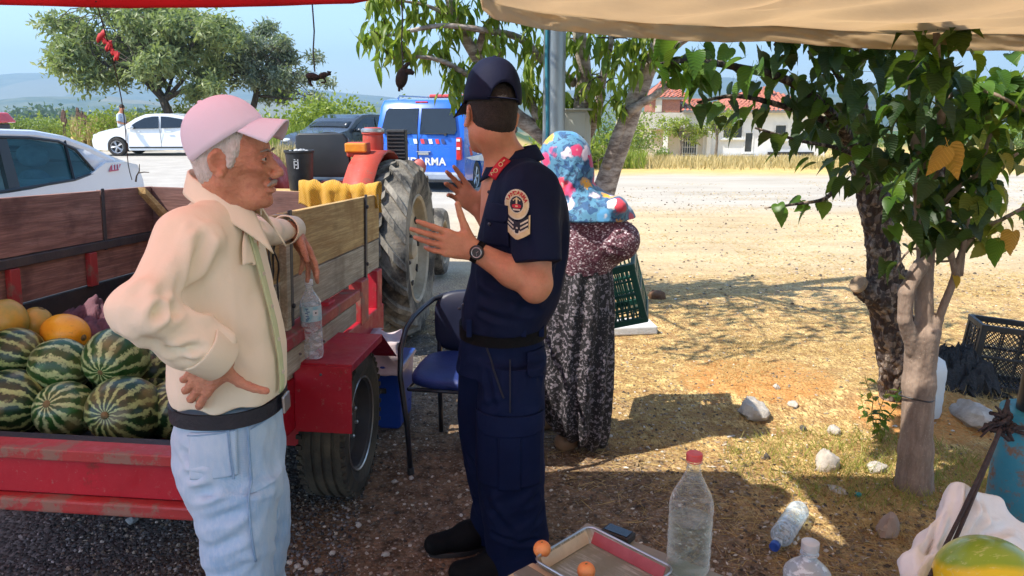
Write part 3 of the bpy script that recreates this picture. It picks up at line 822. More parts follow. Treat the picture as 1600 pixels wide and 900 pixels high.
# ================================================================== vehicles
RUB = M('rubber', (.022, .021, .020), (.045, .040, .034), 12, .85, .4, 60)
RUB_DUST = M('rubber_dusty', (.03, .028, .025), (.10, .085, .06), 6, .9, .5, 50)
ALLOY = M('alloy', (.55, .56, .58), (.42, .43, .45), 9, .32, metal=.9)
BLKP = M('black_plastic', (.018, .018, .020), (.035, .035, .037), 18, .45, .15, 120)
WHITEP = M('car_white', (.78, .79, .80), (.74, .75, .77), 2, .22, coat=.6)
CHROME = M('chrome', (.6, .6, .6), (.5, .5, .5), 9, .2, metal=1)
REDL = M('red_lamp', (.55, .02, .015), (.4, .01, .01), 9, .15, coat=.5)
def glassm(name, col, rough=.05):
 return M(name, col, tuple(q * .8 for q in col), 2, rough, coat=.4)
TINT = glassm('tinted_glass', (.012, .018, .024));
def wheel(parent, c, r, w, side, rimm=ALLOY, spokes=5, name='wheel', tyre_m=RUB):
 """wheel with its axle along local Y; side = +1/-1 outward direction on Y"""
 o = empty(name, c); o.parent = parent
 Mx = Matrix.Rotation(-pi / 2 * side, 4, 'X')
 t = MB(); hw = w / 2; ri = r * .66
 t.lathe([(ri, -hw * .9), (r * .86, -hw), (r * .95, -hw * .86), (r, -hw * .55), (r, hw * .55), (r * .95, hw * .86), (r * .86, hw), (ri, hw * .9), (ri * .97, hw * .5), (ri * .97, -hw * .5), (ri, -hw * .9)], 32, Mx, False)
 t.build('tyre', tyre_m, o, True, angle=50)
 m = MB(); m.lathe([(ri * 1.0, hw * .86), (ri * .93, hw * .80), (ri * .90, hw * .2), (ri * .9, -hw * .8)], 32, Mx, False)
 m.lathe([(.0001, hw * .1), (ri * .9, hw * .1)], 24, Mx, False)
 for k in range(spokes):
  a = 2 * pi * k / spokes
  for da in (-.13, .13):
   p0 = Mx @ Vector((ri * .18 * cos(a), ri * .18 * sin(a), hw * .62)); p1 = Mx @ Vector((ri * .93 * cos(a + da), ri * .93 * sin(a + da), hw * .74))
   m.tube([p0, p1], [ri * .12, ri * .07], 6)
 m.lathe([(.0001, hw * .8), (ri * .2, hw * .76), (ri * .24, hw * .5)], 12, Mx, False)
 m.build('rim', rimm, o, True)
 k_ = MB(); k_.lathe([(.0001, hw * .13), (ri * .88, hw * .13)], 24, Mx, False); k_.build('brake_disc', BLKP, o)
 return o
def arch_profile(pts_top, wheels, zb, R_):
 """closed side outline: pts_top from rear bottom over the roof to front bottom (x rising), then underside with wheel arches (x falling)"""
 out = list(pts_top)
 for wx_, r in sorted(wheels, key=lambda q: -q[0]):
  out.append((wx_ + R_, zb))
  for k in range(1, 10):
   a = pi * k / 10; out.append((wx_ + R_ * cos(a), max(zb, r + R_ * sin(a) * .98)))
  out.append((wx_ - R_, zb))
 return out
def body_shell(outline, W, belt, tumble, name, mat, root, inset=.05, roundness=None):
 """loft of side outline across the width, with rounded edges and tumblehome above the belt line"""
 b = MB(); rings = []
 cx = sum(p[0] for p in outline) / len(outline)
 for f, s in ((-1, .965), (-.985, .985), (-.93, .998), (-.5, 1.0), (0, 1.0), (.5, 1.0), (.93, .998), (.985, .985), (1, .965)):
  rg = []
  for x, z in outline:
   y = f * W / 2 * (1 - tumble * max(0, z - belt))
   zz = belt + (z - belt) * (1 - (1 - s) * .8) if z > belt else z
   # plan-view rounding of nose and tail
   xx = cx + (x - cx) * (1 - .035 * abs(f) ** 3)
   rg.append(Vector((xx, y, zz)))
  rings.append(rg)
 b.loft(rings, True)
 return b.build(name, mat, root, True, angle=32)
def side_panel(pts, W, belt, tumble, side, off, mat, root, name, th=.012, cx=0):
 b = MB(); n = len(pts)
 def P(x, z, o):
  return Vector((cx + (x - cx) * .965, side * (W / 2 * (1 - tumble * max(0, z - belt)) * 1.0 + o), belt + (z - belt) * .972 if z > belt else z))
 a = [P(x, z, off) for x, z in pts]; c = [P(x, z, off - th) for x, z in pts]
 fs = [tuple(range(n)), tuple(reversed(range(n, 2 * n)))] + [(k, n + k, n + (k + 1) % n, (k + 1) % n) for k in range(n)]
 b._add(a + c, fs); return b.build(name, mat, root, bevel=.004, seg=1)
def sedan(name, loc, yaw, label, cat, body, tint, group=None, L=4.55, sc=1.0, plates=True):
 root = empty(name, loc, (0, 0, yaw), label, cat, group); root.scale = (sc, sc, sc)
 W = 1.80; belt = .92; tb = .26
 wheels = [(1.38, .32), (-1.32, .32)]
 top = [(-2.25, .28), (-2.29, .50), (-2.27, .80), (-2.20, .98), (-2.05, 1.03), (-1.72, 1.06), (-1.35, 1.22), (-.95, 1.37), (-.5, 1.44), (0, 1.455), (.35, 1.43), (.70, 1.30), (1.05, 1.08), (1.25, .985), (1.6, .93), (2.0, .83), (2.2, .70), (2.27, .55), (2.26, .35), (2.2, .22)]
 outl = arch_profile(top, wheels, .2, .375)
 body_shell(outl, W, belt, tb, 'body', body, root)
 for s in (1, -1):
  for pts in ([(-1.30, 1.10), (-.95, 1.28), (-.48, 1.36), (-.20, 1.375), (-.20, .955), (-1.20, .99)], [(-.12, 1.375), (.10, 1.37), (.38, 1.32), (.68, 1.17), (.95, .99), (.98, .94), (-.12, .955)]):
   side_panel(pts, W, belt, tb, s, .006, tint, root, 'window')
  b = MB(); b.ell((.78, s * (W / 2 + .10), .99), (.09, .12, .07), 10, 7); b.build('mirror', body, root, True)
  for hx in (-.36, .72):
   d = MB(); d.box((hx - .1, s * (W / 2 + .008), .84), (.18, .03, .028)); d.build('handle', body, root, bevel=.006)
  d = MB()
  for xx in (-.16, .98): d.box((xx, s * (W / 2 - .001), .62), (.012, .008, .62))
  d.box((-.1, s * (W / 2 + .002), .30), (2.1, .03, .05)); d.build('door_gap', BLKP, root)
  hl = MB(); hl.ell((2.08, s * .66, .70), (.16, .20, .075), 10, 7); hl.build('headlight', M('lamp_glass', (.55, .58, .62), (.4, .42, .45), 20, .1, coat=.6), root, True)
  tl = MB(); tl.ell((-2.17, s * .70, .84), (.10, .19, .09), 10, 7); tl.build('tail_light', REDL, root, True)
  for x, r in wheels: wheel(root, (x, s * .80, r), .325, .21, s)
 # windscreen and rear screen lie on the sloping body
 def screen(x0, z0, x1, z1, n):
  b = MB(); ring = []
  for x, z in ((x0, z0), (x1, z1)):
   ring.append([Vector((x, f * (W / 2 * (1 - tb * (z - belt)) - .10), z + .014 - abs(f) ** 3 * .012)) for f in np.linspace(-1, 1, 9)])
  b.loft(ring, False, False); b.build(n, tint, root, True, solid=.012)
 screen(.42, 1.41, 1.06, 1.085, 'windscreen'); screen(-.98, 1.36, -1.66, 1.085, 'rear_screen')
 gr = MB(); gr.box((2.235, 0, .48), (.05, 1.1, .14)); gr.box((2.22, 0, .30), (.05, 1.3, .09)); gr.build('grille', BLKP, root, bevel=.01)
 return root
car = sedan('parked_car', (-12.5, 27.6, H(-12.5, 27.6)), pi + .05, 'white sedan parked side on across the road behind the old man', 'car', WHITEP, TINT)
DB = M('car_dark', (.03, .035, .045), (.02, .025, .035), 2, .2, coat=.5)
car2 = sedan('parked_car', (-5.05, 24.0, 0.02), -pi / 2 - .5, 'dark sedan mostly hidden behind the tractor and left of the blue van', 'car', DB, TINT)
# ------------------------------------------------------------------ nearer white police sedan, cut open windows
def police_car():
 root = empty('police_car', (-5.2, 6.45, 0), (0, 0, radians(-92)), 'white police sedan with red light bar parked right behind the left side of the trailer', 'car')
 # local: +x is the front, seen from its left side behind; tail on the right of the picture
 W = 1.80; belt = .93; tb = .26
 wheels = [(1.40, .33), (-1.32, .33)]
 low = [(-2.28, .30), (-2.32, .55), (-2.29, .84), (-2.20, 1.02), (-1.95, 1.07), (-1.55, 1.085), (-1.2, .97), (-.3, .93), (.9, .93), (1.2, .99), (1.6, .94), (2.05, .83), (2.25, .66), (2.28, .4), (2.2, .22)]
 body_shell(arch_profile(low, wheels, .2, .385), W, belt, 0, 'body', WHITEP, root)
 SEAM = M('seal_black', (.01, .01, .012), None, 5, .4)
 def yy(z, o=0): return W / 2 * (1 - tb * max(0, z - belt)) + o
 # roof skin
 prof = [(-1.62, 1.085), (-1.30, 1.26), (-1.0, 1.365), (-.6, 1.435), (-.1, 1.465), (.3, 1.44), (.62, 1.34)]
 b = MB(); b.grid(lambda u, v: Vector((np.interp(u, np.linspace(0, 1, len(prof)), [p[0] for p in prof]), (2 * v - 1) * (yy(1.4) - .03), np.interp(u, np.linspace(0, 1, len(prof)), [p[1] for p in prof]) - .05 * abs(2 * v - 1) ** 3)), 18, 12)
 rf = b.build('roof', WHITEP, root, True, solid=.03)
 GL = NT('car_window_glass'); GL.p(col=(.05, .12, .14), rough=.03, coat=.5)
 gt = GL.n('ShaderNodeBsdfTransparent', {'Color': (.55, .80, .86)}); gm_ = GL.n('ShaderNodeMixShader', {0: GL.math('MINIMUM', GL.math('ADD', GL.math('MULTIPLY', GL.math('POWER', GL.n('ShaderNodeLayerWeight', {'Blend': .5}).outputs['Facing'], 3.0), .7), .12), .9), 1: gt.outputs[0], 2: GL.b.outputs[0]}); GL.t.links.new(gm_.outputs[0], GL.out.inputs[0]); GLm = GL.m
 for s in (1, -1):
  # roof rail and pillars (body side frame above the belt)
  m = MB()
  rail = [(-1.72, 1.07), (-1.36, 1.22), (-1.02, 1.32), (-.6, 1.385), (-.1, 1.41), (.3, 1.385), (.66, 1.27), (1.08, 1.0)]
  m.tube([(x, s * yy(z, -.03), z + .012) for x, z in rail], .035, 8)
  m._add([(-1.95, s * yy(1.06, -.01), 1.06), (-1.36, s * yy(1.0, -.01), .97), (-1.13, s * yy(1.28, -.01), 1.235), (-1.36, s * yy(1.2, -.01), 1.235)], [(0, 1, 2, 3)])
  m.build('side_frame', WHITEP, root, True, solid=.02)
  pl = MB()
  pl.hexa([(-.16, s * yy(.95), .93), (-.02, s * yy(.95), .93), (-.02, s * yy(.95, -.04), .93), (-.16, s * yy(.95, -.04), .93), (-.22, s * yy(1.4), 1.41), (-.10, s * yy(1.4), 1.41), (-.10, s * yy(1.4, -.04), 1.41), (-.22, s * yy(1.4, -.04), 1.41)])
  pl.tube([(-.93, s * yy(.96), .95), (-1.00, s * yy(1.33), 1.33)], .018, 6)
  pl.tube([(-1.30, s * yy(1.0, .002), .99), (-.93, s * yy(.96, .002), .955), (.95, s * yy(.95, .002), .945)], .014, 6)
  pl.tube([(-1.33, s * yy(1.0), .99), (-1.12, s * yy(1.22), 1.235), (-.9, s * yy(1.3), 1.325), (-.5, s * yy(1.36), 1.375), (-.1, s * yy(1.38), 1.395), (.3, s * yy(1.36), 1.365), (.62, s * yy(1.24), 1.245), (.98, s * yy(1.0), .97)], .014, 6)
  pl.build('window_trim', SEAM, root)
  for pts in ([(-1.28, 1.0), (-1.13, 1.2), (-1.01, 1.27), (-.95, .97)], [(-.97, 1.29), (-.5, 1.36), (-.2, 1.375), (-.15, .95), (-.92, .96)]) + (() if s < 0 else ()):
   gm = MB(); gm._add([(x, s * yy(z, -.012), z) for x, z in pts], [tuple(range(len(pts)))]); gm.build('window', GLm, root, solid=.004)
  if s < 0:
   gm = MB(); gm._add([(x, s * yy(z, -.012), z) for x, z in [(-.08, .95), (-.10, 1.375), (.3, 1.35), (.6, 1.23), (.95, .95)]], [(0, 1, 2, 3, 4)]); gm.build('window', GLm, root, solid=.004)
  for x, r in wheels: wheel(root, (x, s * .81, r), .33, .21, s)
  tl = MB(); tl.ell((-2.22, s * .68, .86), (.09, .20, .09), 10, 7); tl.build('tail_light', REDL, root, True)
  hl = MB(); hl.ell((2.1, s * .66, .70), (.15, .20, .07), 10, 7); hl.build('headlight', _MC['lamp_glass'], root, True)
 for n_, x0, z0, x1, z1 in (('rear_screen', -1.0, 1.375, -1.60, 1.10), ('windscreen', .50, 1.40, 1.12, 1.02)):
  b = MB(); b.loft([[Vector((x, f * (yy(z) - .06), z)) for f in np.linspace(-1, 1, 7)] for x, z in ((x0, z0), (x1, z1))], False, False); b.build(n_, GLm, root, True, solid=.004)
 SEAT = M('car_seat_grey', (.34, .40, .44), (.24, .29, .33), 20, .9, .2, 80)
 for x, y in ((-1.05, .42), (-1.05, -.42), (.05, .42), (.05, -.42)):
  b = MB(); b.ell((x, y, .72), (.14, .26, .34), 12, 8); b.ell((x - .03, y, 1.18), (.085, .165, .12), 14, 9); b.ell((x + .3, y, .42), (.3, .26, .10), 10, 6)
  b.build('seat', SEAT, root, True)
 # mark on the rear quarter
 tr = MB(); c0 = Vector((-1.63, yy(1.02, .012), 1.03))
 w = MB(); pts = [(-1.52, .985), (-1.70, .985), (-1.80, 1.055), (-1.62, 1.075)]
 w._add([(x, yy(z, .0) + .026, z) for x, z in pts], [(0, 1, 2, 3)]); w.build('badge', M('badge_red', (.62, .10, .14), (.5, .07, .1), 9, .4), root, solid=.003)
 w = MB()
 for k in range(3):
  x = -1.585 - k * .055; w._add([(x, yy(1.0) + .032, 1.0), (x - .02, yy(1.0) + .032, 1.0), (x - .05, yy(1.05) + .032, 1.055), (x - .03, yy(1.05) + .032, 1.055)], [(0, 1, 2, 3)])
 w.build('badge_mark', M('mark_white', (.8, .78, .78), None, 9, .4), root, solid=.002)
 # light bar
 lb = MB(); lb.box((-.55, .0, 1.475), (.18, 1.1, .05)); lo = lb.build('light_bar', BLKP, root, bevel=.01)
 for s, mt in ((1, M('beacon_red', (.75, .05, .04), (.6, .03, .03), 12, .2, coat=.6)), (-1, M('beacon_blue', (.04, .10, .7), (.03, .08, .5), 12, .2, coat=.6))):
  b = MB(); b.hexa([(-.68, s * .02, 1.505), (-.42, s * .02, 1.505), (-.42, s * .60, 1.505), (-.68, s * .60, 1.505), (-.64, s * .02, 1.60), (-.46, s * .02, 1.60), (-.46, s * .55, 1.60), (-.64, s * .55, 1.60)])
  b.build('lens', mt, lo, bevel=.02)
 an = MB(); an.tube([(-.75, .2, 1.42), (-.95, .2, 1.70)], [.008, .004], 5); an.build('aerial', BLKP, root)
police_car()
# ------------------------------------------------------------------ blue gendarmerie van
def lettering(txt, loc, rot, size, mat, parent, name='lettering', ext=.002, align='CENTER', spacing=1.0):
 cu = bpy.data.curves.new(name, 'FONT'); cu.body = txt; cu.size = size; cu.extrude = ext; cu.align_x = align; cu.align_y = 'CENTER'; cu.space_character = spacing
 cu.offset = size * .03
 cu.materials.append(mat); o = bpy.data.objects.new(name, cu); COL.objects.link(o); o.parent = parent; o.location = loc; o.rotation_euler = rot; return text_mesh(o)
def van():
 BL = M('van_blue', (.008, .13, .62), (.006, .10, .52), 1.5, .25, coat=.7)
 WS = M('sticker_white', (.8, .8, .8), None, 4, .4); RS = M('sticker_red', (.62, .02, .03), None, 4, .4); NV = M('sticker_navy', (.02, .03, .14), None, 4, .4)
 rc = at(655, 300, 15.2); rc.z = 0
 root = empty('gendarmerie_van', (rc.x, rc.y, -.10), (0, 0, radians(90 - 13)), 'blue gendarmerie van with white lettering seen from behind', 'van')
 # local: +x forward, rear face at x=0
 W = 1.88; belt = 1.10; tb = .105; Hh = 1.93
 wheels = [(1.0, .33), (4.0, .33)]
 top = [(.06, .34), (.0, .50), (.0, 1.05), (.04, 1.20), (.22, 1.78), (.34, 1.90), (.6, Hh), (2.2, Hh + .01), (3.3, 1.88), (3.75, 1.62), (4.15, 1.20), (4.5, 1.08), (4.85, .92), (4.95, .6), (4.93, .3)]
 body_shell(arch_profile(top, wheels, .28, .39), W, belt, tb, 'body', BL, root)
 def rx(z): return float(np.interp(z, [.34, .5, 1.05, 1.20, 1.78, 1.90], [.06, 0, 0, .04, .22, .34]))
 def face(pts, off, mat, name, par=root, th=.008, bev=0):
  b = MB(); a = [Vector((rx(z) - off, y, z)) for y, z in pts]; c = [p + Vector((th, 0, 0)) for p in a]; n = len(a)
  b._add(a + c, [tuple(range(n)), tuple(reversed(range(n, 2 * n)))] + [(k, n + k, n + (k + 1) % n, (k + 1) % n) for k in range(n)])
  return b.build(name, mat, par, bevel=bev)
 # y positive = left side when looking forward = left in the picture
 for s in (1, -1):
  dr = face([(s * .02, .52), (s * .86, .52), (s * .87, 1.05), (s * .86, 1.2), (s * .72, 1.80), (s * .02, 1.80)] if False else [(s * .012, .50), (s * .80, .50), (s * .80, 1.03), (s * .012, 1.03)], .006, BL, 'rear_door', th=.012, bev=.004)
  wn_ = face([(s * .03, 1.24), (s * .76, 1.24), (s * .79, 1.32), (s * .72, 1.68), (s * .66, 1.74), (s * .03, 1.74)], .012, TINT, 'rear_window', th=.02)
  wp = MB(); wp.box((rx(1.25) - .04, s * .36, 1.25), (.03, .42, .02)); wp.box((rx(1.24) - .04, s * .58, 1.235), (.05, .05, .05)); wp.build('wiper', BLKP, wn_)
  tl = MB(); tl.box((.02, s * .855, .96), (.12, .10, .44)); t_ = tl.build('tail_light', REDL, root, bevel=.02)
  for kz in (.97, 1.13):
   k = MB(); k.box((-.045, s * .855, kz), (.01, .07, .05)); k.build('reflector', WS, t_)
  sidew = [(.45, 1.20), (.50, 1.62), (1.55, 1.68), (1.55, 1.20)]
  side_panel(sidew, W, belt, tb, s, .006, TINT, root, 'window', cx=2.4)
  side_panel([(1.62, 1.20), (1.62, 1.68), (2.75, 1.68), (2.75, 1.20)], W, belt, tb, s, .006, TINT, root, 'window', cx=2.4)
  side_panel([(2.85, 1.20), (2.85, 1.66), (3.35, 1.60), (3.75, 1.25), (3.7, 1.20)], W, belt, tb, s, .006, TINT, root, 'window', cx=2.4)
  for k_ in range(5):
   x = .35 + k_ * .52
   side_panel([(x, .98), (x + .10, .80), (x + .26, .80), (x + .16, .98)], W, belt, 0, s, .006, WS if k_ % 2 else RS, root, 'stripe', cx=2.4)
  side_panel([(.08, .78), (1.9, .78), (3.9, .95), (3.9, .40), (2.6, .40), (1.6, .62), (.6, .70)], W, belt, 0, s, .005, WS, root, 'stripe', cx=2.4)
  for x, r in wheels: wheel(root, (x, s * .83, r), .34, .22, s)
  mr = MB(); mr.ell((3.75, s * 1.08, 1.25), (.08, .13, .13), 8, 6); mr.build('mirror', BLKP, root, True)
 gp = MB(); gp.box((rx(.8) - .008, 0, .95), (.02, .012, 1.2)); gp.build('door_gap', BLKP, root)
 hd = MB(); hd.box((-.035, -.13, .86), (.04, .22, .05)); hd.box((-.028, -.13, .90), (.03, .30, .02)); hd.build('handle', CHROME, root, bevel=.008)
 for k_, (y, mt) in enumerate([(.55, RS), (.44, WS), (.30, NV), (.10, WS), (-.05, RS), (-.12, NV), (-.22, WS), (-.36, RS), (-.48, NV), (.66, WS)]):
  face([(y, 1.145), (y - .07, 1.145), (y - .10, 1.055), (y - .03, 1.055)], .016, mt, 'stripe')
 lettering('JANDARMA', (-.016, -.02, .70), (pi / 2, 0, -pi / 2), .205, WS, root, spacing=1.08)
 pl = MB(); pl.box((-.03, .30, .53), (.02, .50, .11)); p_ = pl.build('licence_plate', WS, root)
 bp = MB(); bp.box((-.04, 0, .42), (.22, 1.80, .16)); bp.build('bumper', M('bumper_grey', (.30, .34, .42), (.2, .24, .3), 5, .5), root, bevel=.04)
 b2 = MB(); b2.box((-.05, 0, .335), (.2, 1.7, .05)); b2.build('bumper_strip', BLKP, root)
 rr = MB()
 for s in (1, -1): rr.tube([(.6, s * .62, Hh + .01), (.7, s * .62, Hh + .06), (3.0, s * .62, Hh + .06), (3.1, s * .62, Hh)], .018, 6)
 rr.build('roof_rail', CHROME, root, True)
 lb = MB(); lb.box((2.6, 0, Hh + .08), (.26, 1.2, .08)); lb.build('light_bar', _MC['beacon_red'], root, bevel=.03)
 vl = MB(); vl.box((.30, 0, 1.86), (.06, .26, .03)); vl.build('brake_light', REDL, root, bevel=.01)
van()
# ------------------------------------------------------------------ pole and cabinet
GALV = M('galvanised_steel', (.34, .37, .38), (.24, .27, .28), 3, .42, .15, 40, metal=.65, stretch=(1, 1, .3))
pc = at(862, 450, 5.9); root = empty('utility_pole', (pc.x, pc.y, 0), label='round galvanised steel pole with a teal cable strapped along it', cat='pole')
b = MB(); b.tube([(0, 0, -.3), (0, 0, 2.0), (0, 0, 4.5)], [.092, .084, .075], 24); b.build('shaft', GALV, root, True)
b = MB(); b.tube([(-.055, -.085, .0), (-.058, -.08, 1.0), (-.052, -.078, 1.5), (-.064, -.076, 2.0), (-.058, -.074, 2.6), (-.06, -.07, 4.4)], .013, 8); b.build('cable', M('teal_cable', (.03, .22, .28), (.02, .15, .2), 5, .5), root, True)
b = MB()
for z in (1.05, 2.35):
 b = MB(); b.lathe([(.094, z), (.096, z + .01), (.094, z + .03)], 20, None, False)
 b.build('strap', M('strap_steel', (.5, .5, .5), None, 4, .4, metal=.8), root, True)
CAB = M('cabinet_paint', (.50, .50, .42), (.44, .44, .37), 2, .55, .1, 30)
cc = at(901, 217, 6.25); root = empty('meter_cabinet', (cc.x, cc.y, cc.z - .24), label='beige grey steel meter cabinet mounted beside the pole', cat='cabinet')
b = MB(); b.box((0, 0, .24), (.215, .16, .455)); b.build('box', CAB, root, bevel=.006)
b = MB(); b.box((-.02, -.084, .24), (.165, .008, .42)); d = b.build('door', CAB, root, bevel=.003)
b = MB(); b.box((.04, -.095, .24), (.012, .014, .04)); b.build('handle', BLKP, d)
b = MB(); b.box((0, -.01, .475), (.235, .20, .016)); b.build('top', CAB, root, bevel=.003)
b = MB(); b.box((-.05, .02, -.55), (.05, .05, 1.16)); b.build('bracket', GALV, root)
# ================================================================== trailer
WOODD = None
def woodm(name, c1, c2, c3, ax=1, kn=.5, rough=.85):
 t = NT(name); o = t.obj(); oi = t.n('ShaderNodeObjectInfo').outputs['Random']
 loc = t.n('ShaderNodeCombineXYZ', {'X': t.math('MULTIPLY', oi, 13.0), 'Y': t.math('MULTIPLY', oi, 7.0), 'Z': t.math('MULTIPLY', oi, 5.0)})
 v = t.n('ShaderNodeVectorMath', {0: o, 1: loc}, operation='ADD').outputs[0]
 s = [14, 14, 14]; s[ax] = 1.1
 gr = t.noise(t.mp(v, tuple(s)), 2.2, 7, .7, .6)
 s2 = [60, 60, 60]; s2[ax] = 2.0
 fine = t.noise(t.mp(v, tuple(s2)), 2.0, 4, .7)
 blot = t.noise(v, 5, 4, .6)
 kx = t.vor(t.mp(v, (4, 2.4, 6)), 1.0); knot = t.ramp(kx.outputs['Distance'], [(.0, 1), (.10, .8), (.17, 0)])
 col = t.mix(t.ramp(gr, [(.36, 0), (.62, 1)]), c1, c2)
 col = t.mix(t.ramp(fine, [(.45, .45), (.6, 0)]), col, c3)
 col = t.mix(t.ramp(blot, [(.50, 0), (.68, .65)]), col, c3)
 col = t.mix(t.math('MULTIPLY', knot, kn), col, tuple(q * .4 for q in c3))
 t.p(col=col, rough=rough, spec=.25)
 b = t.bump(fine, .5, .004); t.bump(gr, .4, .006, b); return t.m
W_PINK = woodm('weathered_board', (.42, .235, .18), (.28, .145, .11), (.10, .055, .048))
W_PINKX = woodm('weathered_board_cross', (.32, .18, .15), (.21, .11, .09), (.10, .055, .048), ax=0)
W_TAN = woodm('tan_board', (.68, .49, .22), (.52, .34, .14), (.26, .14, .05))
W_GREY = woodm('grey_board', (.60, .52, .38), (.45, .38, .27), (.22, .17, .11))
def paintm(name, c1, c2, rust, amt=.5, sc=6):
 t = NT(name); o = t.obj()
 col = t.mix(t.ramp(t.noise(o, 2.2, 4), [(.35, 0), (.65, 1)]), c1, c2)
 n = t.noise(o, sc, 8, .75); m = t.ramp(n, [(.52 + .1 * (1 - amt), 0), (.60 + .1 * (1 - amt), 1)])
 col = t.mix(t.math('MULTIPLY', m, .85), col, rust)
 col = t.mix(t.ramp(t.noise(o, 45, 4, .8), [(.60, 0), (.7, .5)]), col, (.30, .20, .17))
 t.p(col=col, rough=t.ramp(n, [(.4, .38), (.65, .8)]), spec=.5); t.bump(n, .25, .004); return t.m
RED = paintm('trailer_red', (.44, .006, .022), (.34, .005, .018), (.16, .03, .02), .1)
REDW = paintm('trailer_red_worn', (.40, .04, .04), (.30, .03, .03), (.22, .15, .11), 1.0, 9)
REDO = paintm('tractor_red', (.52, .07, .04), (.42, .05, .03), (.22, .12, .08), .5, 8)
STEELD = M('dark_steel', (.035, .035, .042), (.07, .06, .055), 7, .55, .2, 60)
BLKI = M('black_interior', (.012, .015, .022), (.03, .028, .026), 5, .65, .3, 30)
tv = Vector((sin(radians(3.6)), cos(radians(3.6)), -.059)).normalized(); rv = Vector((1, 0, -.030)); rv = (rv - tv * rv.dot(tv)).normalized(); uv = rv.cross(tv)
TO = Vector((-.85, 2.06, 1.30)); TR = Matrix((rv, tv, uv)).transposed()
BZ = -1.30
base_w = TO + TR @ Vector((-.63, .95, BZ));
trailer = empty('farm_trailer', base_w, TR.to_euler(), 'red farm trailer with weathered plank sides carrying melons', 'trailer')
def TL(x, y, z): return Vector((x + .63, y - .95, z - BZ))      # trailer plan coordinates -> local of the empty
def TW(x, y, z): return TO + TR @ Vector((x, y, z))
def tbox(name, x0, x1, y0, y1, z0, z1, mat, bevel=.003, parent=None, jit=0):
 b = MB(); c = TL((x0 + x1) / 2, (y0 + y1) / 2, (z0 + z1) / 2)
 o = None; b.box((0, 0, 0), (x1 - x0, y1 - y0, z1 - z0)); o = b.build(name, mat, parent or trailer, bevel=bevel, seg=2)
 o.location = c
 if jit: o.rotation_euler = (R.uniform(-jit, jit), R.uniform(-jit, jit), R.uniform(-jit, jit) * .5)
 return o
LEN = 1.99; WID = 1.27
# right side: two sections of planks
for (y0, y1, m1, m2) in ((.02, .545, W_TAN, W_GREY), (.60, LEN + .03, W_TAN, W_GREY)):
 tbox('plank', -.028, 0, y0, y1, -.238, 0, m1, jit=.004); tbox('plank', -.026, .001, y0 + .004, y1 - .003, -.402, -.245, m2, jit=.004)
tbox('post', -.030, .022, .553, .592, -.62, .0, W_GREY)
for y in (.62, 1.70): tbox('strap', .003, .012, y, y + .03, -.52, .012, STEELD)
b = MB()
for y, z in ((1.715, -.05), (1.715, -.34), (.635, -.05), (.635, -.34)): b.ell(TL(.016, y, z), (.007, .009, .009), 8, 5)
for k_, (y, z) in enumerate([(1.715, -.05), (1.715, -.34), (.635, -.05), (.635, -.34)]):
 b = MB(); b.ell(TL(.016, y, z), (.007, .010, .010), 8, 5); b.build('bolt', STEELD, trailer, True)
# left side
tbox('plank', -WID, -WID + .028, -.02, 1.50, -.24, 0, W_PINK, jit=.002); tbox('plank', -WID, -WID + .028, 1.508, LEN, -.24, .001, W_PINK, jit=.002)
tbox('rail', -WID - .01, -WID + .045, -.02, LEN, -.283, -.243, STEELD)
tbox('plank', -WID, -WID + .024, -.02, LEN, -.44, -.287, W_PINK)
for y in (.35, .86, 1.38, 1.93): tbox('rib', -WID + .026, -WID + .052, y - .028, y + .028, -.445, -.286, REDW)
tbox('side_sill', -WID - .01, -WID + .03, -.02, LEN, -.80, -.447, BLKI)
# front
tbox('plank', -WID + .03, -.03, LEN - .03, LEN, -.24, .0, W_PINKX, jit=.002); tbox('plank', -WID + .03, -.03, LEN - .03, LEN - .002, -.44, -.248, W_PINKX)
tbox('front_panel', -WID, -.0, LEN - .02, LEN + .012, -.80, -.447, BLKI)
b = MB(); b.hexa([TL(-WID + .03, LEN - .16, -.03), TL(-WID + .07, LEN - .16, -.03), TL(-WID + .20, LEN - .035, -.26), TL(-WID + .16, LEN - .035, -.26), TL(-WID + .03, LEN - .16, .002), TL(-WID + .07, LEN - .16, .002), TL(-WID + .20, LEN - .035, -.22), TL(-WID + .16, LEN - .035, -.22)])
b.build('corner_brace', W_TAN, trailer)
for y in (1.515,): tbox('strap', -WID + .029, -WID + .035, y - .012, y + .012, -.29, .01, STEELD)
# right frame under planks
tbox('side_beam', -.035, .03, 0, LEN + .02, -.80, -.60, RED, .008)
tbox('side_rail', -.02, .055, .1, 1.35, -.56, -.47, W_GREY, .004); tbox('side_rail', -.02, .06, .1, 1.40, -.465, -.415, REDW, .006)
tbox('stake', -.03, .035, 1.52, 1.66, -.62, -.40, REDW, .006); tbox('stake', -.03, .03, 1.86, 1.97, -.62, -.40, RED, .006)
tbox('stake', -.03, .035, 1.0, 1.09, -.60, -.40, RED, .006)
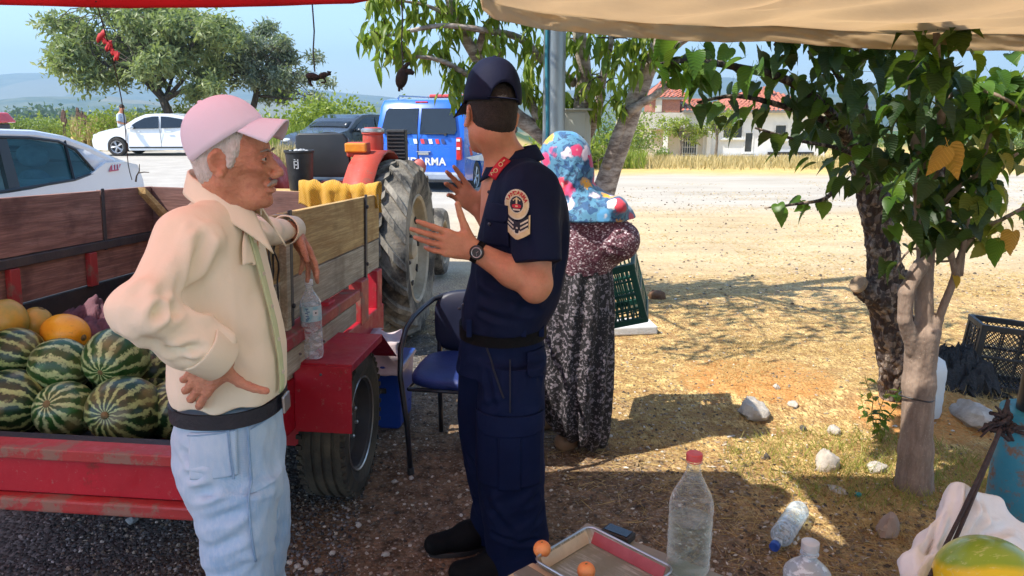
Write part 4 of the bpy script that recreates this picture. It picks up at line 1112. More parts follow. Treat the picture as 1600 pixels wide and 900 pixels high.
# bed, tail lip
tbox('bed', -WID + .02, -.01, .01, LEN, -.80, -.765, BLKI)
tbox('tail_lip', -WID - .02, .03, -.035, .045, -.690, -.655, REDW, .004)
tbox('tail_edge', -WID - .02, .03, .046, .10, -.676, -.662, BLKI, .002)
tbox('tailboard', -WID - .02, .03, -.02, .02, -.80, -.691, RED, .003)
tbox('tail_flange', -WID - .02, .03, -.055, .02, -.845, -.803, REDW, .008)
b = MB()
for x in (-1.0, -.28): b.box(TL(x, 1.0, -.85), (.07, 1.9, .07))
b.box(TL(-.63, .92, -.95), (1.15, .08, .08));
for x, x2 in ((-1.0, -.66), (-.28, -.62)): b.tube([TL(x, LEN, -.85), TL(x2, LEN + .62, -.86)], .035, 6)
b.build('chassis', RED, trailer)
cb = MB(); cb.tube([TL(-.64, LEN + .58, -.86), TL(-.64, LEN + .82, -.86)], .03, 8); cb.build('drawbar', STEELD, trailer, True)
# fender on the right, boxy sheet
y0f, y1f = .585, 1.06; xr = .245
b = MB()
b.box(TL((.03 + xr) / 2, (y0f + y1f) / 2, -.545), (xr - .03, y1f - y0f, .008))
b.box(TL((.03 + xr) / 2, y0f - .004, -.677), (xr - .03, .008, .256))
b._add([TL(.03, y1f, -.541), TL(xr, y1f, -.541), TL(xr, y1f + .30, -.72), TL(.03, y1f + .30, -.72)], [(0, 1, 2, 3)])
b.box(TL(xr - .004, (y0f + y1f) / 2, -.557), (.006, y1f - y0f, .030))
b.build('fender', RED, trailer, bevel=.003)
def road_wheel(c, r, w, side, name='wheel'):
 o = empty(name, c); o.parent = trailer; hw = w / 2
 Mx = Matrix.Rotation(pi / 2 * side, 4, 'Y')
 t = MB(); prof = [(r * .63, -hw * .8), (r * .80, -hw), (r * .93, -hw * .93), (r * .985, -hw * .72)]
 for k in range(4):
  c0 = -hw * .62 + k * hw * .40
  prof += [(r, c0), (r, c0 + hw * .24), (r * .972, c0 + hw * .27), (r * .972, c0 + hw * .37)]
 prof = prof[:-2] + [(r * .985, hw * .72), (r * .93, hw * .93), (r * .80, hw), (r * .63, hw * .8), (r * .61, 0), (r * .63, -hw * .8)]
 t.lathe(prof, 56, Mx, False)
 to = t.build('tyre', RUB_DUST, o, True, angle=25)
 sb = MB()
 for k in range(44):
  a = 2 * pi * k / 44
  for s in (-1, 1):
   p = Mx @ Vector((r * .965 * cos(a), r * .965 * sin(a), s * hw * .86)); Rm = (Mx.to_3x3() @ Rz(a))
   sb.box(p, (r * .06, r * .055, hw * .22), Rm)
 so = sb.build('tread_blocks', RUB_DUST, to); so['kind'] = 'stuff'
 m = MB(); m.lathe([(r * .64, hw * .82), (r * .60, hw * .72), (r * .58, hw * .2), (r * .38, hw * .05), (r * .30, hw * .35), (r * .12, hw * .42), (.0001, hw * .42)], 32, Mx, False)
 m.build('rim', STEELD, o, True)
 rg = MB(); rg.lathe([(r * .625, hw * .84), (r * .645, hw * .88), (r * .66, hw * .80)], 40, Mx, False); rg.build('rim_ring', ALLOY, o, True)
 for k in range(5):
  a = 2 * pi * k / 5; n_ = MB(); n_.ell(Mx @ Vector((r * .2 * cos(a), r * .2 * sin(a), hw * .45)), (.011,) * 3, 6, 4); n_.build('wheel_nut', ALLOY, o, True)
 return o
wc = Vector((-.735, 3.02, .312)); lw = TR.transposed() @ (wc - TO); road_wheel(TL(lw.x, lw.y, lw.z), .312, .20, 1)
road_wheel(TL(-WID - .12, lw.y, lw.z), .312, .20, -1)
tbox('axle_shaft', -WID - .05, .05, lw.y - .03, lw.y + .03, lw.z - .03, lw.z + .03, STEELD)
# ------------------------------------------------------------------ fruit
def melonmat(name, dark, light, n, kind=0):
 t = NT(name); o = t.obj(); x, y, z = t.sep(o)[:3]; oi = t.n('ShaderNodeObjectInfo').outputs['Random']
 ang = t.math('ARCTAN2', y, x)
 off = t.n('ShaderNodeVectorMath', {0: o, 1: t.n('ShaderNodeCombineXYZ', {'X': t.math('MULTIPLY', oi, 9.0)})}, operation='ADD').outputs[0]
 ds = t.noise(off, 18, 5, .7); ds2 = t.noise(off, 55, 4, .7)
 a = t.math('ADD', t.math('MULTIPLY', ang, n / (2 * pi)), t.math('ADD', t.math('MULTIPLY', t.math('SUBTRACT', ds, .5), 1.5), t.math('MULTIPLY', t.math('SUBTRACT', ds2, .5), .8)))
 w = t.math('PINGPONG', a, .5)
 f = t.ramp(w, [(.12, 1), (.24, 0)])
 lt = t.mix(t.ramp(ds2, [(.4, 0), (.65, 1)]), light, tuple(q * .6 for q in light))
 dk = t.mix(t.ramp(t.noise(off, 30, 5, .7), [(.5, 0), (.66, .7)]), dark, tuple(min(1, q * 2.2) for q in dark))
 col = t.mix(f, dk, lt)
 col = t.mix(t.ramp(t.noise(off, 7, 3), [(.56, 0), (.66, .45)]), col, (.30, .26, .10))
 t.p(col=col, rough=.32, coat=.12); t.bump(t.noise(o, 120, 3), .08, .002); return t.m
WM1 = melonmat('watermelon_rind', (.007, .035, .009), (.36, .52, .19), 15)
WM2 = melonmat('watermelon_rind_pale', (.018, .075, .015), (.44, .60, .27), 12)
STEM = M('melon_stem', (.22, .17, .07), (.12, .10, .04), 30, .9)
def watermelon(px, py, Y, r, pole, label, mat=WM1, ln=1.06, grp='striped watermelons heaped in the trailer', name='watermelon', cat='watermelon', dz=0):
 c = at(px, py, Y) if py is not None else px
 root = empty(name, c - Vector((0, 0, r * .98)), label=label, cat=cat, group=grp)
 b = MB();
 b.ell((0, 0, 0), (r, r, r * ln), 40, 26, None, lambda q: 1 + .035 * n3(q.x * 1.3 + r * 99, q.y * 1.3, q.z * 1.3) + .012 * n3(q.x * 2 + px * .1 if not isinstance(px, Vector) else q.x, q.y * 2, q.z * 2) - .05 * max(0, abs(q.z) - .93) / .07)
 q = Vector(pole).normalized().to_track_quat('Z', 'Y')
 rd = b.build('rind', mat, root, True, angle=180); rd.location = (0, 0, r * .98); rd.rotation_euler = q.to_euler()
 s = MB(); s.lathe([(.013, r * ln * .955), (.011, r * ln * .97), (.004, r * ln * 1.0), (.001, r * ln * 1.01)], 10); so = s.build('stem_scar', STEM, root, True); so.location = (0, 0, r * .98); so.rotation_euler = q.to_euler()
 return root
watermelon(196, 642, 2.36, .119, (-.05, -1, .28), 'big watermelon in the front row nearest the old man, stem end facing out')
watermelon(103, 641, 2.38, .098, (-.1, -.9, .62), 'smaller watermelon in the middle of the front row, stem end tilted up', WM2)
watermelon(20, 630, 2.44, .117, (-1, .1, .1), 'dark mottled watermelon at the left end of the front row', WM1)
watermelon(182, 560, 2.53, .108, (0, -1, -.12), 'watermelon on the second layer below the old mans elbow, stem star facing out', WM2)
watermelon(95, 572, 2.53, .098, (-1, -.25, .35), 'pale green watermelon in the middle of the second layer', WM2)
watermelon(26, 553, 2.62, .096, (-1, .1, .25), 'striped watermelon on the second layer under the left yellow melon')
watermelon(276, 640, 2.45, .105, (.3, -.4, .8), 'watermelon half hidden behind the old mans hip')
watermelon(238, 598, 2.72, .095, (.3, -.2, .9), 'watermelon in the dark gap behind the front row')
for k, (x, y) in enumerate([(-1.62, 2.72), (-1.38, 2.74), (-1.90, 2.75), (-1.16, 2.76), (-1.90, 2.45), (-1.75, 2.95)]):
 watermelon(Vector((x, y, .645)), None, 0, .104, (R.uniform(-1, 1), R.uniform(-1, 1), .5), ['watermelon buried under the second layer left of the middle', 'watermelon buried below the second layer near the old man', 'watermelon buried at the left rear of the heap', 'watermelon in the shadow behind the old mans forearm', 'watermelon buried at the left end below the second layer', 'watermelon buried at the back below the yellow melons'][k], WM1)
YM = NT('yellow_melon_rind'); o_ = YM.obj()
c_ = YM.mix(YM.ramp(YM.noise(o_, 6, 4), [(.4, 0), (.65, 1)]), (.88, .46, .015), (.72, .28, .015)); c_ = YM.mix(YM.ramp(YM.noise(o_, 60, 4, .8), [(.58, 0), (.68, .4)]), c_, (.22, .16, .02))
YM.p(col=c_, rough=.38, coat=.1); YM.bump(YM.noise(o_, 30, 5, .7), .3, .004)
YG = NT('green_melon_rind'); o_ = YG.obj()
c_ = YG.mix(YG.ramp(YG.noise(o_, 5, 5, .65), [(.38, 0), (.6, 1)]), (.60, .36, .05), (.28, .30, .06)); YG.p(col=c_, rough=.42, coat=.1); YG.bump(YG.noise(o_, 40, 5, .7), .3, .004)
def melon(px, py, Y, r, axis, ln, mat, label, grp='smooth melons on top of the heap'):
 return watermelon(px, py, Y, r, axis, label, mat, ln, grp, 'melon', 'melon')
melon(102, 520, 2.72, .072, (1, -.35, -.12), 1.32, YM.m, 'bright orange yellow oval melon on top of the heap')
melon(10, 500, 2.74, .074, (-.3, .2, 1), 1.1, YG.m, 'yellow green melon at the left edge of the picture')
melon(54, 508, 2.84, .062, (.4, .3, 1), 1.2, YG.m, 'dull green and orange melon between the two yellow melons')
# crumpled cloth
def crumple(c, rx, ry, rz, seed, n=44, fold=.35, fq=3.0):
 b = MB(); rs = np.random.RandomState(seed)
 def f(u, v):
  x, y = 2 * u - 1, 2 * v - 1; rr = min(1, sqrt(x * x + y * y)); k = 1 / max(1, sqrt(x * x + y * y) / max(abs(x), abs(y), 1e-6)) if rr else 1
  h = (1 - rr * rr) ** .5 if rr < 1 else 0
  q = np.array([[x * fq + seed, y * fq, seed * .7]]); w = float(fbm(q, 3)[0]); w2 = 1 - abs(float(vnoise(q * 1.9 + 9)[0])) * 2
  return Vector((c[0] + (x + .18 * w) * rx, c[1] + (y + .18 * w2) * ry, c[2] + rz * (h * (.75 + fold * w2 + .4 * w))))
 b.grid(f, n, n); return b
PURP = M('purple_cloth', (.16, .075, .095), (.09, .04, .055), 20, .9, .4, 180)
cp = at(148, 540, 2.95)
o = crumple((cp.x, cp.y, cp.z - .02), .20, .18, .17, 5).build('cloth', PURP, None, True, angle=180, solid=.006); tag(o, 'crumpled dusky purple cloth behind the melons in the trailer', 'cloth')
# ------------------------------------------------------------------ yellow knitted blanket over the front corner
t = NT('mustard_knit'); o_ = t.obj()
w1 = t.n('ShaderNodeTexWave', {'Vector': t.mp(o_, (1, 1, 1), rot=(0, .5, 0)), 'Scale': 40, 'Distortion': 1.5, 'Detail': 2}).outputs['Fac']
w2 = t.n('ShaderNodeTexWave', {'Vector': t.mp(o_, (1, 1, 1), rot=(0, -.9, .3)), 'Scale': 46, 'Distortion': 1.0}).outputs['Fac']
wm = t.math('MULTIPLY', w1, w2)
t.p(col=t.mix(t.ramp(wm, [(.0, 0), (.35, 1)]), (.72, .34, .006), (1.0, .56, .012)), rough=.85, sheen=.3); t.bump(wm, .9, .01); MUST = t.m
ka = TW(-.42, LEN - .01, 0); kb = TW(.012, LEN + .0, 0)
b = MB()
def kn(u, v):
 p = ka.lerp(kb, u); s = (v - .42) * 2   # v: 0 = low near side, 1 = low far side
 w = .012 * n3(u * 7, 2.2) + .012 * n3(u * 17, 5.1); rad = .045 + w
 drop = (.17 + .04 * n3(u * 5, 9.0) if s < 0 else .12)
 if abs(s) < .5: a = s / .5 * pi / 2; q = Vector((0, sin(a) * rad, cos(a) * (rad * .9) + .012))
 else: e = (abs(s) - .5) / .66; q = Vector((0, (1 if s > 0 else -1) * (rad + .005 * sin(u * 26 + s)), .012 - e * drop))
 q.x = .006 * sin(u * 22 + v * 9); q.y += .004 * sin(u * 31 + v * 3)
 return p + q
b.grid(kn, 70, 40)
tag(b.build('blanket', MUST, None, True, angle=180, solid=.008), 'mustard yellow knitted blanket hanging over the front corner of the trailer', 'blanket')
# black wires hanging on the planks
b = MB()
for k in range(3):
 pts = []
 for i in range(22):
  f = i / 21; pts.append(TW(.012 + .006 * sin(i + k), .44 + .035 * sin(f * 9 + k * 2.1) + .015 * k, -.015 - f * .50))
 b.tube(pts, .0035, 5)
b.tube([TW(.014, .40 + .035 * cos(a), -.40 + .05 * sin(a)) for a in np.linspace(0, 6, 14)], .003, 5)
tag(b.build('wire', BLKP, None, True), 'tangled black wire hanging down the planks beside the old man', 'wire')
# twig stuck in the left board
b = MB(); p0 = TW(-WID + .01, 1.66, 0) ;
tw = at(212, 284, 3.9);
b.tube([tw, tw + Vector((.008, 0, .03)), tw + Vector((.025, 0, .055)), tw + Vector((.03, 0, .09))], [.005, .004, .003, .002], 5); b.tube([tw + Vector((.02, 0, .045)), tw + Vector((.05, 0, .05)), tw + Vector((.075, 0, .048))], [.003, .003, .002], 5)
tag(b.build('twig', BARK_D, None, True), 'short dark forked twig standing on the top edge of the left board', 'twig')
# ------------------------------------------------------------------ blue canister box with a cloth, behind the wheel
BLUEP = M('blue_plastic', (.012, .05, .28), (.008, .035, .2), 4, .3, coat=.2)
cb_ = atz(596, 672, 0.0); root = empty('blue_box', (cb_.x, cb_.y + .13, 0), (0, 0, radians(-6)), 'blue plastic box standing behind the trailer wheel under a pale cloth', 'box')
b = MB(); b.hexa([(-.13, -.12, .0), (.11, -.12, .0), (.11, .14, .0), (-.13, .14, .0), (-.15, -.14, .33), (.13, -.14, .33), (.13, .16, .33), (-.15, .16, .33)]); b.build('tub', BLUEP, root, bevel=.02, seg=3)
b = MB(); b.box((-.01, .01, .345), (.30, .32, .03)); b.build('rim', BLUEP, root, bevel=.01)
b = MB(); b.box((-.01, -.135, .22), (.12, .012, .03)); b.build('handle', BLKP, root, bevel=.004)
b = MB(); b.box((-.02, .03, .40), (.20, .22, .075)); b.build('inner_bag', BLKI, root, bevel=.02)
PALE = M('pale_cloth', (.60, .52, .52), (.46, .36, .38), 9, .9, .3, 150)
b = MB(); pc_ = Vector((cb_.x - .01, cb_.y + .10, .44))
def pal(u, v):
 x = (u - .5) * .25; s = v * .36
 y = -.14 + max(0, .15 - s) * -0.0 ;
 if s < .17: q = Vector((x, -.135 - .012 * sin(u * 9) - .01 * sin(v * 14 + u * 4), .05 - (.17 - s)))
 else: q = Vector((x, -.135 + (s - .17), .052 + .012 * sin(u * 8 + v * 5)))
 q.x += .012 * sin(v * 11) * (1 if u > .5 else -1); q.z += .010 * n3(u * 6, v * 6)
 return pc_ + q
b.grid(pal, 26, 30); tag(b.build('rag', PALE, None, True, angle=180, solid=.004), 'pale pinkish rag draped over the blue box behind the trailer wheel', 'cloth')
# ================================================================== tractor
torg = Vector((-1.47, 5.42, 0)); tractor = empty('tractor', torg, (0, 0, radians(-4)), 'old red tractor hitched to the trailer, big rear wheel with caked mud', 'tractor')
RIMC = M('rim_cream', (.55, .48, .36), (.36, .29, .20), 7, .6, .3, 30)
MUD = NT('tractor_rubber'); o_ = MUD.obj(); nn = MUD.noise(o_, 3, 6, .7)
MUD.p(col=MUD.mix(MUD.ramp(nn, [(.42, 0), (.6, 1)]), (.045, .042, .038), (.30, .27, .22)), rough=.92); MUD.bump(MUD.noise(o_, 40, 6, .7), .6, .01); MUDm = MUD.m
def tractor_wheel(c, r, w, side, nl=20, name='rear_wheel', front=False):
 o = empty(name, c); o.parent = tractor; hw = w / 2; Mx = Matrix.Rotation(pi / 2 * side, 4, 'Y')
 t = MB(); t.lathe([(r * .60, -hw * .8), (r * .74, -hw), (r * .88, -hw * .96), (r * .94, -hw * .6), (r * .95, 0), (r * .94, hw * .6), (r * .88, hw * .96), (r * .74, hw), (r * .60, hw * .8), (r * .58, 0), (r * .60, -hw * .8)], 48, Mx, False)
 to = t.build('tyre', MUDm, o, True)
 for k in range(nl):
  for s in (-1, 1):
   a0 = 2 * pi * (k + (0 if s > 0 else .5)) / nl; lg = MB(); st = []
   for i in range(6):
    f = i / 5; a = a0 + f * 2 * pi / nl * 1.15 ; z = s * hw * (-.06 + f * 1.05); ro = r * (1.0 - .085 * max(0, f - .55) / .45); rb = r * (.925 - .07 * max(0, f - .5) / .5); da = 2 * pi / nl * (.15 if f < .9 else .12)
    st.append([Mx @ Vector((rad * cos(aa), rad * sin(aa), z)) for rad, aa in ((rb, a - da * 1.25), (ro, a - da), (ro, a + da), (rb, a + da * 1.25))])
   lg.loft(st, True); lg.build('lug', MUDm, to)
 m = MB(); m.lathe([(r * .62, hw * .84), (r * .60, hw * .88), (r * .575, hw * .80), (r * .56, hw * .35), (r * .50, hw * .25), (r * .42, hw * .48), (r * .22, hw * .36), (r * .20, hw * .30), (.0001, hw * .30)], 40, Mx, False); m.build('rim', RIMC, o, True)
 h = MB(); h.lathe([(r * .13, hw * .30), (r * .12, hw * .62), (r * .08, hw * .70), (.0001, hw * .70)], 16, Mx, False); h.build('hub', RIMC, o, True)
 for k in range(8 if not front else 5):
  a = 2 * pi * k / 8; n_ = MB(); n_.ell(Mx @ Vector((r * .165 * cos(a), r * .165 * sin(a), hw * .38)), (.016,) * 3, 6, 4); n_.build('wheel_nut', STEELD, o, True)
  if not front:
   n_ = MB(); n_.box(Mx @ Vector((r * .40 * cos(a), r * .40 * sin(a), hw * .50)), (.03, .05, .012), Mx.to_3x3() @ Rz(a)); n_.build('rim_slot', BLKI, o)
 return o
tractor_wheel((.66, 0, .64), .64, .32, 1); tractor_wheel((-.58, 0, .64), .64, .32, -1)
tractor_wheel((.60, 1.95, .35), .35, .17, 1, 0, 'front_wheel', True); tractor_wheel((-.56, 1.95, .35), .35, .17, -1, 0, 'front_wheel', True)
b = MB(); b.tube([(-.5, 0, .64), (.56, 0, .64)], [.13, .13], 12); b.box((0, .25, .68), (.42, .9, .40)); b.build('transmission', STEELD, tractor, bevel=.02)
b = MB(); b.prism([(.55, .80), (.55, 1.12), (1.2, 1.16), (2.25, 1.08), (2.36, 1.0), (2.36, .62), (2.0, .58), (1.0, .62)], (-.22, 0, 0), (0, 1, 0), (0, 0, 1), (1, 0, 0), .44); b.build('bonnet', REDO, tractor, bevel=.04, seg=3)
b = MB(); b.box((0, 2.0, .45), (1.0, .09, .09)); b.build('front_axle', STEELD, tractor)
for s, xc in ((1, .60), (-1, -.52)):
 b = MB(); pr = []
 for k in range(15):
  a = radians(198 - k * 13.5); pr.append((cos(a) * .70, .64 + sin(a) * .70))
 b.loft([[Vector((xc - s * .20, y, z)) for y, z in pr], [Vector((xc + s * .0, y, z)) for y, z in pr]], False, False)
 fo = b.build('rear_fender', REDO, tractor, True, solid=.012)
 b = MB(); b.loft([[Vector((xc - s * .20, y, z)) for y, z in pr], [Vector((xc - s * .205, y * .45, .64 + (z - .64) * .5)) for y, z in pr]], False, False); b.build('fender_wall', REDO, tractor, True, solid=.01)
# seat, bench board, bucket
b = MB(); po = [(-.15, 0), (.19, 0), (.205, .03), (.175, .27), (.15, .30), (-.17, .30), (-.19, .28), (-.19, .02), (-.175, 0)]
b.loft([[Vector((.16 + x * f, -.12 + o + .02 * (z / .3) ** 2, 1.165 + .15 + (z - .15) * f)) for x, z in po] for f, o in ((.9, -.020), (.98, -.016), (1, -.006), (1, .012), (.97, .02))], True); b.build('seat_back', M('seat_vinyl', (.010, .010, .011), (.02, .02, .022), 5, .4), tractor, True, bevel=.012, seg=3)
b = MB(); b.box((.08, .10, 1.10), (.38, .36, .08)); b.build('seat_cushion', _MC['seat_vinyl'], tractor, bevel=.03, seg=3)
b = MB(); b.box((.08, .1, .95), (.10, .12, .24)); b.build('seat_post', STEELD, tractor)
b = MB(); b.box((.08, -.56, 1.105), (.86, .16, .03)); bo = b.build('bench_board', W_TAN, tractor, bevel=.004)
for s in (-1, 1): b = MB(); b.box((.08 + s * .36, -.56, .92), (.04, .05, .34)); b.build('bench_bracket', REDO, tractor)
b = MB(); b.tube([(.42, .33, 1.0), (.36, .25, 1.26)], .014, 6); b.build('lever', STEELD, tractor, True)
b = MB(); b.tube([(0, .62, 1.1), (0, .45, 1.32)], .02, 8); b.lathe([(.19, -.012), (.202, 0), (.19, .012), (.178, 0), (.19, -.012)], 28, lathe_M((0, -.55, .83), (0, .43, 1.34)), False)
for a in (0, 2.1, 4.2): b.tube([Vector((0, .43, 1.34)), lathe_M((0, -.55, .83), (0, .43, 1.34)) @ Vector((.19 * cos(a), .19 * sin(a), 0))], .008, 5)
b.build('steering_wheel', BLKP, tractor, True)
# lamp and housings above right fender
b = MB(); b.box((.41, -.10, 1.355), (.15, .10, .10)); l_ = b.build('lamp_housing', REDO, tractor, bevel=.012)
b = MB(); b.box((.41, -.165, 1.37), (.15, .04, .065)); b.build('amber_lens', M('amber_lens', (.80, .30, .02), (.7, .22, .02), 30, .2, coat=.5), l_, bevel=.01)
b = MB(); b.tube([(.41, -.05, 1.15), (.41, -.08, 1.32)], .018, 6); b.build('lamp_bracket', REDO, tractor)
b = MB(); b.lathe([(.07, 1.28), (.075, 1.42), (.072, 1.45), (.08, 1.455), (.08, 1.485), (.055, 1.50), (.0001, 1.50)], 20, Matrix.Translation((.46, .12, 0))); b.build('air_filter', REDO, tractor, True)
b = MB(); b.lathe([(.078, 1.462), (.084, 1.47), (.084, 1.485), (.07, 1.495)], 20, Matrix.Translation((.46, .12, 0)), False); b.build('filter_ring', ALLOY, tractor, True)
b = MB(); b.box((.585, .35, 1.36), (.14, .10, .24)); gb = b.build('radiator_grille', BLKI, tractor, bevel=.008)
for k in range(9):
 b = MB(); b.box((.585, .295, 1.25 + k * .027), (.13, .012, .009)); b.build('fin', STEELD, gb)
b = MB(); b.box((.585, .35, 1.15), (.05, .05, .2)); b.box((.45, .36, 1.07), (.5, .06, .04)); b.build('grille_bracket', STEELD, tractor)
b = MB(); b.box((.30, .10, 1.12), (.34, .42, .035)); b.box((.36, .30, 1.17), (.16, .12, .08)); b.build('side_platform', REDO, tractor, bevel=.01)
b = MB(); b.lathe([(.03, 1.14), (.035, 1.16), (.022, 1.18), (.022, 1.23), (.04, 1.24), (.04, 1.26), (.0001, 1.262)], 14, Matrix.Translation((.33, -.05, 0))); b.build('filler_cap', REDO, tractor, True)
b = MB(); b.ell((.42, .02, 1.20), (.07, .05, .035), 10, 7); b.tube([(.40, .0, 1.2), (.46, -.05, 1.26), (.52, -.02, 1.28)], .008, 6); b.build('headlamp', M('worn_white', (.65, .62, .58), (.4, .38, .35), 20, .5), tractor, True)
b = MB(); b.ell((.74, .35, 1.20), (.06, .04, .065), 14, 9); b.build('red_hub', M('faded_red', (.58, .16, .14), (.5, .12, .10), 10, .5), tractor, True)  # red hub behind the tyre, kept as a small flattened ball
b = MB(); b.tube([(-.02, -.2, .55), (-.0, -.85, .44)], .03, 8); b.build('hitch_bar', STEELD, tractor, True)
# bucket
bw = Matrix.Translation(torg) @ Matrix.Rotation(radians(-4), 4, 'Z') @ Vector((.15, -.56, 1.121))
root = empty('bucket', bw, (0, 0, 0), 'black plastic bucket with a small white mark in front of the tractor seat', 'bucket')
b = MB(); b.lathe([(.0001, 0), (.070, 0), (.074, .01), (.088, .235), (.095, .24), (.095, .252), (.085, .252), (.070, .02), (.0001, .018)], 28, None, False); b.build('pail', BLKP, root, True)
b = MB()
for dx, dz, w_, h_ in ((-.012, .0, .006, .045), (-.004, .022, .018, .006), (-.004, .0, .018, .006), (.012, .0, .006, .045), (.004, -.022, .014, .006), (.012, .03, .007, .007), (-.008, .033, .010, .005)):
 b.box((dx, -.0835, .165 + dz), (w_, .004, h_))
b.build('mark', M('mark_grey', (.6, .6, .6), None, 5, .5), root)
b = MB()
for k, (x, y, r) in enumerate([(-.05, -.02, .012), (-.02, .01, .02), (.015, -.01, .022), (.05, .0, .013), (.02, .03, .018)]): b.ell((x, y, .245), (r, r, r * .8), 8, 5)
b.build('contents', M('wet_bits', (.25, .25, .25), (.6, .6, .6), 60, .2), root, True)['kind'] = 'stuff'
# ================================================================== people kit
def skinm(name, c1, c2, c3, wr=.3):
 t = NT(name); o = t.obj()
 col = t.mix(t.ramp(t.noise(o, 14, 5, .65), [(.35, 0), (.65, 1)]), c1, c2)
 col = t.mix(t.ramp(t.noise(o, 70, 5, .7), [(.5, 0), (.68, .55)]), col, c3)
 t.p(col=col, rough=.5, sss=.12, spec=.4); t.b.inputs['Subsurface Radius'].default_value = (.012, .004, .002); t.b.inputs['Subsurface Scale'].default_value = .6
 b = t.bump(t.noise(t.mp(o, (1, 1, 2.2)), 60, 5, .65), wr * 1.6, .005); t.bump(t.noise(o, 200, 3), .4, .003, b); return t.m
def clothm(name, c1, c2, rough=.85, weave=420, wst=.25, sc=5, fold=0, sheen=.15, tr=0):
 t = NT(name); o = t.obj()
 col = t.mix(t.ramp(t.noise(o, sc, 5, .6), [(.3, 0), (.7, 1)]), c1, c2)
 t.p(col=col, rough=rough, sheen=0, spec=.12)
 b = t.bump(t.noise(o, weave, 2, .5), wst, .0012)
 t.bump(t.noise(o, 22, 5, .6), .35, .006, b); return t.m
def groove(creases):
 """hand placed folds: (a, b, width, depth) in world metres"""
 cr = [(np.array(a, float), np.array(b, float), w, d) for a, b, w, d in creases]
 def f(P):
  out = np.zeros(len(P))
  for a, b, w, d in cr:
   ba = b - a; t = np.clip(((P - a) @ ba) / (ba @ ba), 0, 1); r = np.linalg.norm(P - a - t[:, None] * ba, axis=1) / w
   e = np.sin(np.clip(t, .02, .98) * pi) ** .6
   out += d * e * (-np.exp(-r * r) + .55 * np.exp(-(r - 1.7) ** 2 * 1.4))
  return out
 return f
def foldnoise(amp, sx, seed=0, warp=.35, sharp=1.0):
 def f(P):
  Q = P * np.array(sx) + seed; Q = Q + warp * np.stack([vnoise(Q * .6 + 3), vnoise(Q * .6 + 11), vnoise(Q * .6 + 23)], -1)
  n = vnoise(Q); r = 1 - np.abs(n) * 2; n2 = vnoise(Q * 2.3 + 5)
  return amp * (r * .7 + .3 * n2) * sharp
 return f
def facets(amp, f0, f1, seed, n=6, warp=.25, zs=1.0):
 rs = np.random.RandomState(seed); D_ = rs.randn(n, 3); D_[:, 2] *= zs; D_ /= np.linalg.norm(D_, axis=1, keepdims=True); fr = f0 + (f1 - f0) * rs.rand(n); ph = rs.rand(n)
 def f(P):
  Q = P + warp / f1 * np.stack([vnoise(P * f0 * .7 + 3), vnoise(P * f0 * .7 + 11), vnoise(P * f0 * .7 + 23)], -1); o = 0
  for d, q, h in zip(D_, fr, ph):
   x = Q @ d * q + h; m = vnoise(P * f0 * .8 + h * 50) * .5 + .5; o = o + np.abs(2 * (x - np.floor(x + .5))) * m / q
  return amp * (o * f0 / n - .25)
 return f
class PS(SDF):
 """helpers that work in a rotated frame"""
 def __init__(s): super().__init__(); s.O = np.zeros(3); s.R = np.eye(3); s.sc = 1.0
 def at_frame(s, O, Rm, sc=1.0): s.O = np.array(O, float); s.R = np.array(Rm, float); s.sc = sc; return s
 def w(s, p): return s.O + s.R @ (np.array(p, float) * s.sc)
 def lcap(s, a, b, ra, rb, k=.01, sub=False): return s.cap(s.w(a), s.w(b), ra * s.sc, rb * s.sc, k * s.sc, sub)
 def lell(s, c, r, k=.01, rot=None, sub=False):
  Rr = s.R if rot is None else s.R @ np.array(rot)
  return s.ell(s.w(c), np.array(r) * s.sc, k * s.sc, Rr, sub)
 def cone(s, a, b, ra, rb, k=.01, flat=(0, 1), hollow=0):
  """cone with flat ends (sleeve, trouser leg)"""
  a = np.array(a, float); b = np.array(b, float); L = np.linalg.norm(b - a); n = (b - a) / L
  def f(P):
   q = P - a; t = q @ n; tc = np.clip(t / L, 0, 1); rad = np.linalg.norm(q - t[:, None] * n, axis=1)
   d = rad - (ra + (rb - ra) * tc)
   if flat[0]: d = smax(d, -t, .006)
   else: d = np.where(t < 0, np.linalg.norm(q, axis=1) - ra, d)
   if flat[1]: d = smax(d, t - L, .006)
   else: d = np.where(t > L, np.linalg.norm(P - b, axis=1) - rb, d)
   return d
  return s.add(f, k)
